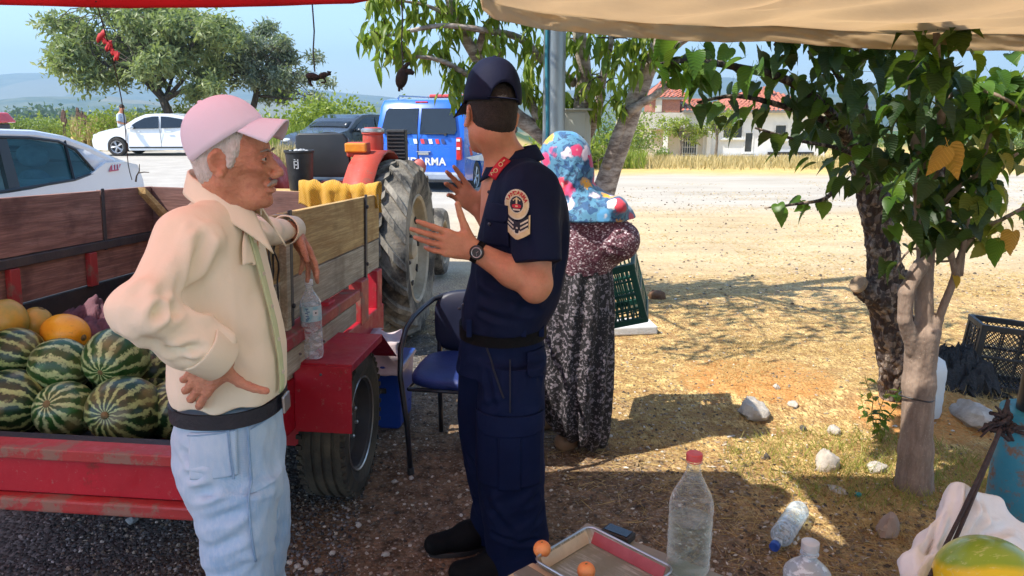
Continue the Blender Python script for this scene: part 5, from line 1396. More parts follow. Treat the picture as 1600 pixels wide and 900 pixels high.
def head_sdf(S, O, Rm, sc, old=False):
 S.at_frame(O, Rm, sc)
 S.lell((-.006 if old else -.012, 0, .035), (.088 if old else .098, .075, .090), .01)
 S.lell((.032, 0, -.012), (.060, .060, .085), .03)
 for s in (1, -1):
  S.lcap((-.005, s * .052, -.045), (.060, s * .022, -.090), .018, .018, .025)
  S.lell((.062, s * .042, -.016), (.020, .018, .016), .018)
  S.lcap((.072, s * .012, .030), (.068, s * .046, .026), .011, .008, .012)
 S.lell((.074, 0, -.094), (.020, .022, .017), .018)
 for s in (1, -1): S.lell((.093, s * .031, .010), (.016, .020, .012), .012, sub=True)
 S.lcap((.086, 0, .014), (.108, 0, -.020), .0075, .0105, .012)
 S.lell((.110, 0, -.027), (.0125, .013, .0105), .006)
 for s in (1, -1):
  S.lell((.101, s * .013, -.032), (.011, .0075, .0085), .005)
  S.lell((.074, s * .031, .009), (.013, .0135, .0125), .003)
  S.lcap((.086, s * .020, .0175), (.080, s * .044, .0155), .0035, .003, .004)
 S.lell((.090, 0, -.054), (.014, .026, .0085), .006)
 S.lell((.089, 0, -.068), (.013, .022, .008), .006)
 S.lell((.104, 0, -.0608), (.013, .026, .0018), .003, sub=True)
 if old:
  for s in (1, -1):
   S.lcap((.088, s * .020, -.036), (.070, s * .037, -.072), .0025, .002, .007, sub=True)
   S.lell((.050, s * .058, -.048), (.024, .014, .024), .03, sub=True)
   S.lcap((.082, s * .026, -.004), (.070, s * .045, .000), .0018, .0015, .004, sub=True)
 for s in (1, -1):
  rot = np.array(Rz(s * -.35) @ Ry(-.15))
  S.lell((-.008, s * .078, .000), (.020, .0075, .034), .006, rot)
  S.lcap((-.006, s * .079, .024), (-.024, s * .085, .012), .0058, .0055, .005)
  S.lcap((-.024, s * .084, .012), (-.020, s * .083, -.018), .0055, .0045, .005)
  S.lell((-.002, s * .084, -.028), (.008, .005, .009), .005)
  S.lell((-.005, s * .090, .003), (.012, .015, .021), .004, rot, sub=True)
  S.lell((.002, s * .084, -.008), (.006, .007, .007), .003, sub=True)
def hand_sdf(S, W, d, T, dors, sc=1.0, curl=((.2, .25, .15),) * 4, spread=(.10, .03, -.05, -.14), thumb=((.75, .65, -.15), (.85, .45, -.1)), tl=(.034, .030)):
 x = Vector(d).normalized(); y = Vector(T); y = (y - x * y.dot(x)).normalized(); z = x.cross(y)
 if z.dot(Vector(dors)) < 0: z = -z
 Rm = np.array([list(x), list(y), list(z)]).T
 S.at_frame(W, Rm, sc)
 S.lell((.008, 0, 0), (.026, .026, .019), .012)
 my = (.030, .010, -.010, -.029); mx = (.088, .091, .087, .078)
 for i in range(4):
  S.lcap((.008, my[i] * .55, .001), (mx[i], my[i], .001), .0135, .0115, .012)
 S.lell((.048, -.002, -.005), (.040, .034, .013), .012)
 S.lell((.038, .026, -.008), (.024, .014, .014), .012)
 Ls = ((.043, .026, .021), (.047, .029, .022), (.043, .028, .021), (.034, .020, .019))
 tips = []
 for i in range(4):
  p = np.array((mx[i], my[i], .0)); ang = 0; r = (.0098, .0088, .0078, .0070) if i < 3 else (.0086, .0078, .0070, .0062)
  for j in range(3):
   ang += curl[i][j]; dr = np.array((cos(ang) * cos(spread[i]), sin(spread[i]) * max(cos(ang), .2), -sin(ang))); q = p + dr * Ls[i][j]
   S.lcap(p, q, r[j], r[j + 1], .0035 if j == 0 else .002)
   if j < 2: S.lell(q, (r[j + 1] * 1.12,) * 3, .003)
   p = q
  tips.append((S.w(p), Rm @ dr, Rm))
 p = np.array((.020, .026, -.006)); b1 = np.array(thumb[0], float); b1 /= np.linalg.norm(b1); b2 = np.array(thumb[1], float); b2 /= np.linalg.norm(b2)
 q = p + b1 * .040; S.lcap(p, q, .0155, .0125, .012); t1 = q + (b1 * .5 + b2 * .5) / np.linalg.norm(b1 * .5 + b2 * .5) * tl[0]; S.lcap(q, t1, .0118, .0102, .004)
 t2 = t1 + b2 * tl[1]; S.lcap(t1, t2, .0102, .0085, .003); tips.append((S.w(t2), Rm @ b2, Rm))
 return tips
NAIL = M('finger_nail', (.62, .40, .32), (.55, .34, .27), 30, .3)
def march(S, p, n, maxd=.6):
 P = np.array(p, float); d = np.zeros(len(P)); n = np.array(n, float)
 for _ in range(40):
  v = S(P + d[:, None] * n); d = d + np.where(d < maxd, v * .8, 0)
 return P + d[:, None] * n, d
def drape(S, c, ax, ay, n, w, h, name, mats, parent, off=.003, shape=None, midx=None, nu=24, nv=24, disp=None, th=.002, smooth=True):
 """a flat piece laid on a garment: grid centred on c spanned by ax, ay, dropped along n on to the surface"""
 ax, ay, n = [Vector(q).normalized() for q in (ax, ay, n)]
 uu, vv = np.meshgrid(np.linspace(-1, 1, nu + 1), np.linspace(-1, 1, nv + 1), indexing='ij'); uu = uu.ravel(); vv = vv.ravel()
 c = np.array(Vector(c) - n * .15); P = c + np.outer(uu * w / 2, ax) + np.outer(vv * h / 2, ay)
 Q, d = march(S, P, n);
 if disp is not None: pass
 Q = Q - np.array(n) * off
 a = (np.arange(nu)[:, None] * (nv + 1) + np.arange(nv)[None]).ravel(); F = np.stack([a, a + nv + 1, a + nv + 2, a + 1], 1)
 ok = (d[F] < .45).all(1)
 cu = uu[F].mean(1); cv = vv[F].mean(1)
 if shape is not None: ok &= shape(cu, cv)
 F = F[ok]; mi = midx(cu[ok], cv[ok]) if midx is not None else None
 used = np.unique(F); mp = np.full(len(Q), -1); mp[used] = np.arange(len(used))
 o = np_mesh(name, Q[used], mp[F], mats, None, smooth, mi)
 m = o.modifiers.new('s', 'SOLIDIFY'); m.thickness = th; m.offset = 0
 if parent is not None: child_world(o, parent)
 return o
def worldmesh(mb, name, mats, parent, **kw): return mb.build(name, mats, parent, world=True, **kw)
def cap_mesh(O, Rm, sc, mat, parent, r=(.104, .086, .118), z0=.038, tilt=0.0, arch=False, brim_len=.075, brim_w=.085, brim_drop=.02, name='cap', brim_mat=None, brimup=0, xo=-.012, k2=3.4):
 O = Vector([float(q) for q in O]); Rm = Matrix([list(map(float, q)) for q in Rm]) @ Ry(tilt)
 def w(p): return O + Rm @ (Vector(p) * sc)
 b = MB(); n, m = 56, 14; rings = []
 for j in range(m + 1):
  rg = []
  for k in range(n):
   a = 2 * pi * k / n; back = abs(((a - pi) + pi) % (2 * pi) - pi)   # 0 at the back
   lift = .052 * max(0, 1 - (back / .52) ** 2) ** .5 if arch and back < .52 else 0
   e0 = math.asin(min(.95, lift / r[2])); e = e0 + (pi / 2 - e0) * j / m
   pan = 1 + .006 * abs(cos(a * 3)) * cos(e)
   se = sin(e) ** .92 if e > 0 else 0
   x, y, z = r[0] * cos(a) * max(cos(e), 0) ** .82 * pan + xo, r[1] * sin(a) * max(cos(e), 0) ** .82 * pan, z0 + r[2] * se
   rg.append(w((x, y, z)))
  rings.append(rg)
 b.loft(rings, False); co = worldmesh(b, 'crown', mat, parent, smooth=True, solid=.004 * sc, angle=60)
 for k in range(6):
  sm = MB(); sm.tube([rings[j][(k * n // 6 + n // 12) % n] + (rings[j][(k * n // 6 + n // 12) % n] - w((xo, 0, z0))).normalized() * .0005 for j in range(0, m + 1)], .0013 * sc, 4); worldmesh(sm, 'panel_seam', mat, parent, smooth=True)
 bt = MB(); bt.ell(w((xo, 0, z0 + r[2] + .002)), (.008, .008, .005), 10, 6); worldmesh(bt, 'button', mat, parent, smooth=True)
 bm = MB()
 def br(u, v):
  a = (u - .5) * 2 * 1.02; e = v
  x0, y0 = r[0] * cos(a) + xo, r[1] * sin(a); yb = brim_w * (2 * u - 1); xb = xo + r[0] * .55 + brim_len + (.055) * max(0, cos((u - .5) * pi)) ** .8
  x = x0 + (max(xb, x0 + .002) - x0) * e; y = y0 + (yb - y0) * e * .6
  z = z0 + .004 - brim_drop * e - k2 * (y * y) * (e * .8 + .2) + brimup * e
  return w((x, y, z))
 bm.grid(br, 28, 8); bo = worldmesh(bm, 'brim', brim_mat or mat, parent, smooth=True, solid=.004, angle=180)
 if arch:
  st = MB(); st.tube([w((xo + (r[0] + .001) * cos(pi + q), (r[1] + .001) * sin(pi + q), z0 + .008)) for q in np.linspace(-.6, .6, 14)], .008 * sc, 6, True, .3); worldmesh(st, 'strap', mat, parent, smooth=True)
 return co
def ev(x0, z): return [float(q) for q in x0]
A = at
def st(py, xl, xr, ry, Y, yaw=0.0):
 a = A(xl, py, Y); b = A(xr, py, Y); return (a.z, (a.x + b.x) / 2, Y, (b.x - a.x) / 2, ry, yaw)
def loftrows(rows, Y): return sorted([st(r[0], r[1], r[2], r[3], r[4] if len(r) > 4 else Y, r[5] if len(r) > 5 else 0) for r in rows], key=lambda q: q[0])
# ================================================================== the officer
NAVY = clothm('uniform_navy', (.009, .014, .042), (.006, .009, .028), .75, 500, .2)
NAVYT = clothm('trouser_navy', (.007, .014, .050), (.004, .008, .032), .8, 500, .2)
CAPN = clothm('cap_navy', (.010, .014, .040), (.007, .009, .026), .7, 500, .2)
SKIN_Y = skinm('skin_tanned', (.62, .29, .165), (.50, .20, .11), (.66, .24, .15), .12)
SKIN_O = skinm('skin_weathered', (.63, .31, .19), (.50, .21, .13), (.40, .14, .09), .5)
HAIRD = M('hair_dark', (.035, .024, .018), (.018, .012, .010), 60, .7, .9, 300)
HAIRG = M('hair_white', (.85, .83, .79), (.66, .63, .59), 60, .6, 1.0, 240, stretch=(1, 1, .3))
BLEATH = M('black_leather', (.004, .004, .005), (.007, .007, .007), 20, .75, .3, 140, spec=.15)
def officer():
 foot = atz(790, 893, 0)
 root = empty('person', (foot.x, 2.45, 0), label='officer in navy uniform and cap seen from behind, gesturing with both hands', cat='person')
 Y = 2.45
 f = Vector((-.40, .91, -.05)).normalized(); up = Vector((.07, .05, 1)); Rm = np.array(frame(f, up)); hc = np.array(A(766, 184, Y)); hs = 1.0
 S = PS(); head_sdf(S, hc, Rm, hs); S.at_frame(hc, Rm, hs)
 S.cap(hc + Rm @ np.array((-.025, 0, -.05)) , A(800, 265, 2.47), .058, .066, .03)
 S.lell((-.035, 0, -.045), (.058, .056, .05), .03)
 # torso core, arms
 S.cap(A(800, 285, 2.47), A(790, 480, 2.45), .10, .10, .04)
 S.cap(A(800, 290, 2.47), A(834, 302, 2.30), .05, .048, .03); S.cap(A(834, 302, 2.30), A(838, 440, 2.215), .050, .048, .02)
 W1 = A(741, 391, 2.235); E1 = A(837, 445, 2.21)
 S.cap(E1, (E1 * .62 + W1 * .38), .0475, .046, .02); S.cap((E1 * .62 + W1 * .38), W1, .046, .0295, .02); S.ell(A(835, 456, 2.205), (.036, .04, .034), .02)
 S.cap(A(800, 285, 2.47), A(800, 300, 2.66), .06, .056, .04); E2 = A(792, 385, 2.72); W2 = A(748, 326, 2.70)
 S.cap(A(800, 300, 2.66), E2, .055, .047, .02); S.cap(E2, E2 * .55 + W2 * .45, .047, .042, .02); S.cap(E2 * .55 + W2 * .45, W2, .042, .029, .02)
 t1 = hand_sdf(S, W1, A(640, 364, 2.19) - W1, (0, 0, 1), (0, -1, 0), 1.06, ((.04, .08, .05), (.10, .12, .08), (.28, .30, .2), (.42, .4, .3)), (.07, .0, -.05, -.10), ((.62, .80, -.1), (.55, .85, .05)), (.036, .032))
 t2 = hand_sdf(S, W2, A(690, 268, 2.66) - W2, (.6, 0, .8), (0, 1, 0), 1.03, ((.10, .2, .2), (.2, .25, .2), (.35, .4, .3), (.5, .5, .3)), (.16, .05, -.07, -.2), ((.55, .85, -.3), (.75, .6, -.3)))
 lo = A(600, 520, 2.1); hi = A(900, 60, 2.85)
 sdf_obj('body', S, (-.42, 2.05, .95), (.24, 2.86, 1.80), .004, SKIN_Y, root, it=1)
 for tp, dr, Rf in t1 + t2:
  pass
 # hair: short, below the cap
 Hh = PS(); Hh.at_frame(hc, Rm, hs)
 Hh.lell((-.014, 0, .034), (.099, .0775, .094), .01); Hh.lell((-.045, 0, -.018), (.064, .063, .052), .02)
 Hh.lell((.085, 0, -.03), (.10, .12, .105), .01, sub=True)
 def low(P):
  q = (P - hc) @ Rm / hs; return (-.062 + .015 * np.abs(q[:, 1]) / .07 - q[:, 2]) * hs
 base = Hh.__call__
 for s in (1, -1): Hh.lell((-.006, s * .085, -.004), (.026, .022, .040), .006, sub=True)
 HF = lambda P: smax(SDF.__call__(Hh, P), low(P), .012)
 sdf_obj('hair', HF, hc - .16, hc + .16, .0034, HAIRD, root, disp=lambda P, N: .0012 * vnoise(P * 260))
 cap_mesh(hc, Rm, hs, CAPN, root, r=(.104, .088, .138), z0=.046, arch=True, brim_len=.075, brim_w=.085, brim_drop=.03)
 # shirt
 T = PS()
 rows = [(526, 724, 850, .155), (505, 718, 857, .165), (475, 722, 872, .175), (440, 730, 882, .18), (400, 738, 888, .185), (360, 746, 890, .19), (320, 756, 888, .195), (292, 764, 880, .19), (272, 770, 866, .165), (258, 776, 850, .125), (247, 782, 836, .085)]
 T.loft(loftrows(rows, Y), .01, 2.25)
 SH1 = A(832, 296, 2.285); SE1 = A(840, 412, 2.215)
 T.ell(SH1 + Vector((-.0, .02, .0)), (.083, .075, .075), .05); T.cone(SH1, SE1, .074, .079, .035, (0, 1))
 SH2 = A(800, 300, 2.66); T.ell(SH2, (.08, .07, .075), .05); T.cone(SH2, SH2.lerp(E2, .8), .072, .074, .03, (0, 1))
 cr = [(A(800, 300, 2.33), A(845, 400, 2.3), .02, .010), (A(880, 340, 2.35), A(868, 450, 2.32), .022, .010), (A(740, 420, 2.3), A(800, 470, 2.27), .02, .008), (A(735, 455, 2.3), A(850, 490, 2.28), .016, .008),
   (A(770, 380, 2.28), A(760, 450, 2.28), .018, .006), (A(860, 400, 2.3), A(810, 500, 2.28), .02, .007), (A(750, 440, 2.28), A(850, 455, 2.27), .014, .006), (A(815, 330, 2.2), A(830, 405, 2.15), .014, .005),
   (A(855, 300, 2.25), A(862, 400, 2.2), .014, .006), (A(725, 480, 2.3), A(790, 500, 2.28), .012, .006)]
 g1 = groove(cr); fn = foldnoise(.0035, (9, 9, 4.5), 3)
 dsp = lambda P, N: g1(P) * 1.5 + fn(P) + facets(.040, 6, 18, 19, 7, .8, .6)(P)
 cut = lambda P: smax(T(P), A(800, 505, Y).z - .010 * np.cos((P[:, 0] + .05) * 9) - P[:, 2], .008)
 sdf_obj('shirt', cut, (-.30, 2.08, .88), (.28, 2.90, 1.56), .0058, NAVY, root, disp=dsp, it=2)
 # collar
 b = MB(); cN = A(799, 247, 2.475)
 def col(u, v):
  a = (u * 2 - 1) * 2.5; r0 = .074; fx = Vector((-1, 0, 0)); sd = Vector((0, -1, 0))
  base = cN + Vector((.004, 0, .0)); h = .020 + .022 * (1 - abs(u * 2 - 1) ** 2)
  rad = r0 + (.004 if v < .5 else .004 + (v - .5) * 2 * (.026 + .006 * abs(u * 2 - 1) ** 3)); zz = (h * v * 2 if v < .5 else h - (v - .5) * 2 * (.045 + .012 * abs(u * 2 - 1) ** 4))
  dirv = -fx * cos(a) + sd * sin(a)
  lean = -.035 * (u * 2 - 1) ** 2
  return base + dirv * rad * 1.0 + Vector((-.05 * (abs(a) / 2.75) ** 2 * .4, 0, zz + lean))
 b.grid(col, 48, 10); worldmesh(b, 'collar', NAVY, root, smooth=True, angle=180, solid=.004)
 REDB = M('insignia_red', (.55, .01, .03), (.45, .008, .025), 9, .6); GOLD = M('thread_gold', (.75, .60, .32), (.62, .48, .24), 60, .55, .4, 300); CREAM = M('thread_cream', (.72, .66, .50), (.6, .54, .4), 60, .7, .4, 300); PN = M('patch_navy', (.012, .015, .03), None, 9, .8)
 tabn = Vector((.45, .87, -.25)).normalized()
 # red collar tab lying over the collar point, a bent strip
 b = MB(); tc = A(779, 262, 2.350); tx = (A(796, 248, 2.385) - A(769, 281, 2.355)).normalized(); tn = Vector((-.30, -.90, .28)).normalized(); ty = tn.cross(tx).normalized()
 b.grid(lambda u, v: tc + tx * ((u - .5) * .078) + ty * ((v - .5) * .029) - tn * (.012 * ((u - .5) ** 2) * 4), 10, 4)
 tabo = worldmesh(b, 'collar_tab', REDB, root, smooth=True, solid=.004)
 b = MB()
 for k in (-1, 1): b.lathe([(.0048, 0), (.0062, .0012), (.0076, 0)], 14, lathe_M(tn, tc + tx * k * .013 + tn * .004), False)
 b.tube([tc - tx * .032 + tn * .0035, tc - tx * .027 + ty * .008 + tn * .0045, tc - tx * .022 + tn * .0045], .0022, 5); b.tube([tc + tx * .024 + tn * .0035, tc + tx * .032 + tn * .0025], .0025, 5)
 worldmesh(b, 'tab_mark', GOLD, tabo, smooth=True)
 # round arm patch and chevrons
 n_in = Vector((.06, 1, 0)); ax = Vector((1, -.06, 0)); az_ = Vector((0, 0, 1))
 def ringm(u, v):
  r = np.hypot(u, v); m = np.zeros(len(r), int); m[(r > .90)] = 0; m[(r <= .90) & (r > .60)] = 1; m[(r <= .60)] = 2; m[(r <= .60) & (r > .53)] = 0
  m[(r < .46) & (v > -.02) & (v < .46) & (np.abs(u) < .06)] = 1
  e = (np.abs(u) < .36) & (np.abs(v + .12) < .15 * (1 - (u / .5) ** 2)); m[e] = 3; m[(np.abs(u) < .10) & (np.abs(v + .12) < .05)] = 1
  for sx in (-.26, -.13, .13, .26): m[(np.hypot(u - sx, v - .28 - .08 * (abs(sx) < .2)) < .055)] = 1
  m[(np.abs(v + .36) < .05) & (np.abs(u) < .3 - .0)] = 0
  return m
 pcn = A(807, 320, 2.2)
 pt = drape(T, pcn, ax, az_, n_in, .075, .088, 'arm_patch', [CREAM, GOLD, PN, REDB], root, .004, lambda u, v: np.hypot(u, v) < 1, ringm, 60, 60)
 for k, ch in enumerate('JANDARMA'):
  a = radians(158 - k * 19.5); c = Vector(pcn) + ax * (cos(a) * .0375 * .76) + az_ * (sin(a) * .044 * .76) - n_in * .15
  q, d = march(T, [list(c)], n_in); q = Vector(q[0]) - n_in * .0062
  cu = bpy.data.curves.new('letter', 'FONT'); cu.body = ch; cu.size = .0155; cu.extrude = .0006; cu.align_x = 'CENTER'; cu.align_y = 'CENTER'; cu.offset = .0006; cu.materials.append(REDB)
  o = bpy.data.objects.new('letter', cu); COL.objects.link(o)
  Rr = Matrix((ax, az_, -n_in)).transposed() @ Rz(a - pi / 2); o.rotation_euler = Rr.to_euler(); o.location = q; child_world(o, pt); text_mesh(o)
 def chev(u, v):
  return (v > -.95 + .55 * np.abs(u) ** 1.2) & (v < .92 - .0 * u) & (np.abs(u) < .95) & (v < .35 + .62 * np.abs(u))
 def chevm(u, v):
  m = np.full(len(u), 2); w = v - .62 * np.abs(u)
  for k in range(3): c = .02 - .30 * k + .05; m[(np.abs(w - c) < .07) & (np.abs(u) > .26) & (np.abs(u) < .82)] = 0
  e = (v < -.62 + .55 * np.abs(u) ** 1.2 + .10) | (np.abs(u) > .84); m[e] = 1
  rr = np.hypot(u, (v + .32) * .95); m[(rr < .26) & (rr > .15) & (v < -.25)] = 0; m[np.hypot(u, v + .08) < .07] = 0
  return m
 drape(T, A(808, 354, 2.2), ax, az_, n_in, .082, .078, 'rank_patch', [CREAM, GOLD, PN], root, .004, chev, chevm, 56, 56)
 # chest pocket with flap, buttons, placket
 pn = Vector((.55, .83, 0)).normalized(); pa = Vector((.83, -.55, 0)).normalized()
 pk = drape(T, A(771, 352, 2.28), pa, az_, pn, .115, .125, 'pocket', NAVY, root, .002, None, None, 20, 20, th=.004)
 fl = drape(T, A(771, 334, 2.28), pa, az_, pn, .122, .060, 'pocket_flap', NAVY, root, .0055, lambda u, v: v > -.9 + .5 * np.clip(np.abs(u) - .55, 0, 1) * 2, None, 24, 16, th=.004)
 q, d = march(T, [list(Vector(A(757, 352, 2.28)) - pn * .15)], pn); b = MB(); b.ell(Vector(q[0]) - pn * .008, (.006, .006, .006), 10, 6); worldmesh(b, 'button', M('button_dark', (.05, .05, .07), None, 9, .25), fl, smooth=True)
 for py, px in ((482, 718), (476, 724), (385, 742), (300, 764)):
  b = MB(); q, d = march(T, [list(Vector(A(px, py, 2.44)) - Vector((.25, 0, 0)))], Vector((1, .0, 0)))
  b.ell(Vector(A(px, py, 2.40)), (.006, .006, .006), 8, 6); worldmesh(b, 'button', _MC['button_dark'], root, smooth=True)
 # trousers
 Tr = PS()
 Tr.loft(loftrows([(575, 712, 853, .155), (545, 716, 853, .15), (515, 722, 850, .145), (500, 724, 848, .14)], Y), .01, 2.3)
 Tr.loft(loftrows([(885, 762, 860, .088, 2.37), (862, 760, 858, .092, 2.37), (835, 756, 857, .098, 2.37), (800, 750, 855, .10, 2.36), (760, 745, 852, .105, 2.35), (700, 741, 851, .11, 2.35), (650, 742, 852, .115, 2.35), (600, 744, 854, .115, 2.36), (560, 748, 854, .11, 2.37)], 2.36), .03, 2.2)
 Tr.loft(loftrows([(850, 738, 812, .085, 2.58), (822, 733, 812, .09, 2.58), (806, 730, 812, .095, 2.58), (780, 738, 815, .095, 2.57), (740, 728, 815, .10, 2.56), (690, 717, 818, .11, 2.55), (640, 713, 820, .115, 2.54), (590, 713, 820, .115, 2.53), (560, 716, 820, .11, 2.52)], 2.56), .03, 2.2)
 cr = [(A(745, 560, 2.28), A(775, 640, 2.26), .014, .007), (A(850, 640, 2.3), A(790, 655, 2.26), .012, .006), (A(745, 640, 2.27), A(800, 625, 2.25), .014, .005),
   (A(752, 770, 2.28), A(845, 735, 2.26), .016, .008), (A(756, 800, 2.28), A(850, 775, 2.27), .014, .008), (A(758, 780, 2.27), A(800, 835, 2.27), .015, .007), (A(850, 800, 2.3), A(790, 845, 2.28), .014, .008), (A(762, 835, 2.28), A(850, 850, 2.28), .012, .008),
   (A(715, 700, 2.46), A(745, 740, 2.46), .014, .008), (A(735, 780, 2.5), A(760, 800, 2.5), .014, .010), (A(712, 560, 2.4), A(735, 600, 2.4), .014, .006), (A(850, 560, 2.3), A(830, 620, 2.3), .012, .006)]
 g2 = groove(cr); fn2 = foldnoise(.0035, (10, 10, 5), 8)
 trc = lambda P: smax(Tr(P), P[:, 2] - A(800, 507, Y).z, .006)
 sdf_obj('trousers', trc, (-.32, 2.15, .03), (.25, 2.78, .98), .0058, NAVYT, root, disp=lambda P, N: g2(P) * 1.5 + fn2(P) + facets(.045, 6, 20, 29, 7, .8)(P), it=2)
 nb = Vector((0, 1, 0)); xx = Vector((1, 0, 0))
 drape(Tr, A(795, 705, 2.26), xx, az_, nb, .215, .25, 'cargo_pocket', NAVYT, root, .004, None, None, 24, 26, th=.006)
 drape(Tr, A(797, 662, 2.26), xx, az_, nb, .225, .070, 'cargo_flap', NAVYT, root, .010, lambda u, v: v > -.95 + .9 * np.clip(np.abs(u) - .75, 0, 1), None, 28, 14, th=.005)
 drape(Tr, A(796, 718, 2.26), xx, az_, nb, .075, .20, 'pocket_pleat', NAVYT, root, .009, None, None, 10, 22, th=.005)
 drape(Tr, A(838, 570, 2.30), xx, az_, nb, .060, .075, 'hip_flap', NAVYT, root, .006, lambda u, v: v > -.9 + .8 * np.clip(np.abs(u) - .5, 0, 1), None, 12, 14, th=.004)
 drape(Tr, A(770, 575, 2.27), (.35, 0, -.94), (.94, 0, .35), nb, .20, .006, 'pocket_seam', PN, root, .002, None, None, 30, 3, th=.002)
 drape(Tr, A(797, 605, 2.26), az_, xx, nb, .16, .005, 'side_seam', PN, root, .002, None, None, 30, 3, th=.002)
 # belt with loops and clasp
 b = MB(); zb = A(800, 512, Y).z; rg = []
 for dz, o_ in ((-.024, .004), (-.024, .009), (.024, .009), (.024, .004), (-.024, .004)):
  s_ = st(512, 722, 850, .147, Y); rg.append([Vector((s_[1] + (s_[3] + o_) * cos(a), s_[2] + (s_[4] + o_) * sin(a), zb + dz)) for a in np.linspace(0, 2 * pi, 64, endpoint=False)])
 b.loft(rg, False); belt = worldmesh(b, 'belt', BLEATH, root, smooth=True, angle=30)
 for px in (733, 818, 846):
  b = MB(); p = A(px, 513, 2.303 if px != 846 else 2.36); b.box(p, (.018, .012, .058)); worldmesh(b, 'belt_loop', NAVYT, root, bevel=.003)
 # boots
 for k, (hx, hy, tx_, ty_) in enumerate(((A(822, 870, 2.38).x, 2.38, A(822, 870, 2.38).x - .235, 2.33), (A(782, 845, 2.58).x, 2.58, A(782, 845, 2.58).x - .245, 2.50))):
  B = PS(); h = np.array((hx, hy, .05)); t_ = np.array((tx_, ty_, .045))
  B.cap(h + (0, 0, .14), h + (-.01, 0, .03), .052, .048, .03); B.cap(h, h * .45 + t_ * .55, .046, .047, .03); B.cap(h * .5 + t_ * .5 + (0, 0, .005), t_, .045, .040, .03); B.ell(h * .55 + t_ * .45 + (0, 0, .035), (.05, .036, .035), .03)
  bt = lambda P: smax(B(P), .012 - P[:, 2], .006)
  sdf_obj('boot', bt, (min(hx, tx_) - .09, hy - .14, -.0), (hx + .10, hy + .1, .27), .005, BLEATH, root)
  sb = MB(); ol = []
  dv = Vector((tx_ - hx, ty_ - hy, 0)).normalized(); pv_ = Vector((-dv.y, dv.x, 0))
  for a in np.linspace(0, 2 * pi, 26, endpoint=False):
   L_ = .165; u = cos(a) * L_; v = sin(a) * (.050 if u > 0 else .043) * (1 - .0 * abs(u)); ol.append(Vector((hx, hy, 0)) + dv * (.118 + u) + pv_ * v)
  sb.loft([[p + Vector((0, 0, z)) for p in ol] for z in (.002, .022)], True); worldmesh(sb, 'sole', BLKI, root, bevel=.003)
 # wrist watch
 wd = (W1 - E1).normalized(); wp = Vector(W1) - wd * .012
 b = MB(); b.lathe([(.0315, -.010), (.0345, -.009), (.0345, .009), (.0315, .010)], 28, lathe_M(wd, wp), False); wt = worldmesh(b, 'watch_strap', BLEATH, root, smooth=True, solid=.002)
 fc = wp + Vector((0, -.035, .006)); nrm = (Vector((-.25, -1, .10))).normalized()
 b = MB(); b.lathe([(.0001, 0), (.022, 0), (.022, .008), (.019, .011), (.0175, .0085), (.0001, .0085)], 28, lathe_M(nrm, fc), False); wf = worldmesh(b, 'watch_case', BLKP, wt, smooth=True)
 b = MB(); b.lathe([(.0135, .0092), (.0150, .0098), (.0165, .0092)], 28, lathe_M(nrm, fc), False); Mf = lathe_M(nrm, fc)
 b.tube([Mf @ Vector((0, 0, .0098)), Mf @ Vector((.006, .009, .0098))], .0009, 4); b.tube([Mf @ Vector((0, 0, .0098)), Mf @ Vector((-.007, .002, .0098))], .0011, 4); worldmesh(b, 'watch_hands', ALLOY, wf)
 return T
officer()
# ================================================================== the old man
SHIRT = clothm('cream_shirt', (.90, .83, .66), (.86, .77, .58), .8, 520, .12, 2.2)
SHIRT_IN = clothm('shirt_placket_green', (.58, .66, .40), (.52, .60, .36), .8, 520, .1, 2.2)
t = NT('faded_jeans'); o_ = t.obj(); w_ = t.n('ShaderNodeTexWave', {'Vector': t.mp(o_, rot=(0, .6, .7)), 'Scale': 150}).outputs['Fac']
cj = t.mix(t.ramp(t.noise(o_, 3.5, 5, .6), [(.35, 0), (.65, 1)]), (.30, .50, .72), (.52, .68, .80)); cj = t.mix(t.ramp(t.noise(t.mp(o_, (1, 1, .25)), 90, 4, .7), [(.45, 0), (.62, .4)]), cj, (.55, .68, .80)); cj = t.mix(t.math('MULTIPLY', w_, .10), cj, (.14, .27, .46))
t.p(col=cj, rough=.9, sheen=.1); bb_ = t.bump(w_, .12, .001); t.bump(t.noise(o_, 35, 5, .6), .35, .005, bb_); JEANS = t.m
JSEAM = M('jeans_seam', (.20, .35, .55), (.28, .44, .62), 60, .9); JTHR = M('jeans_thread', (.50, .52, .55), (.35, .4, .5), 90, .8)
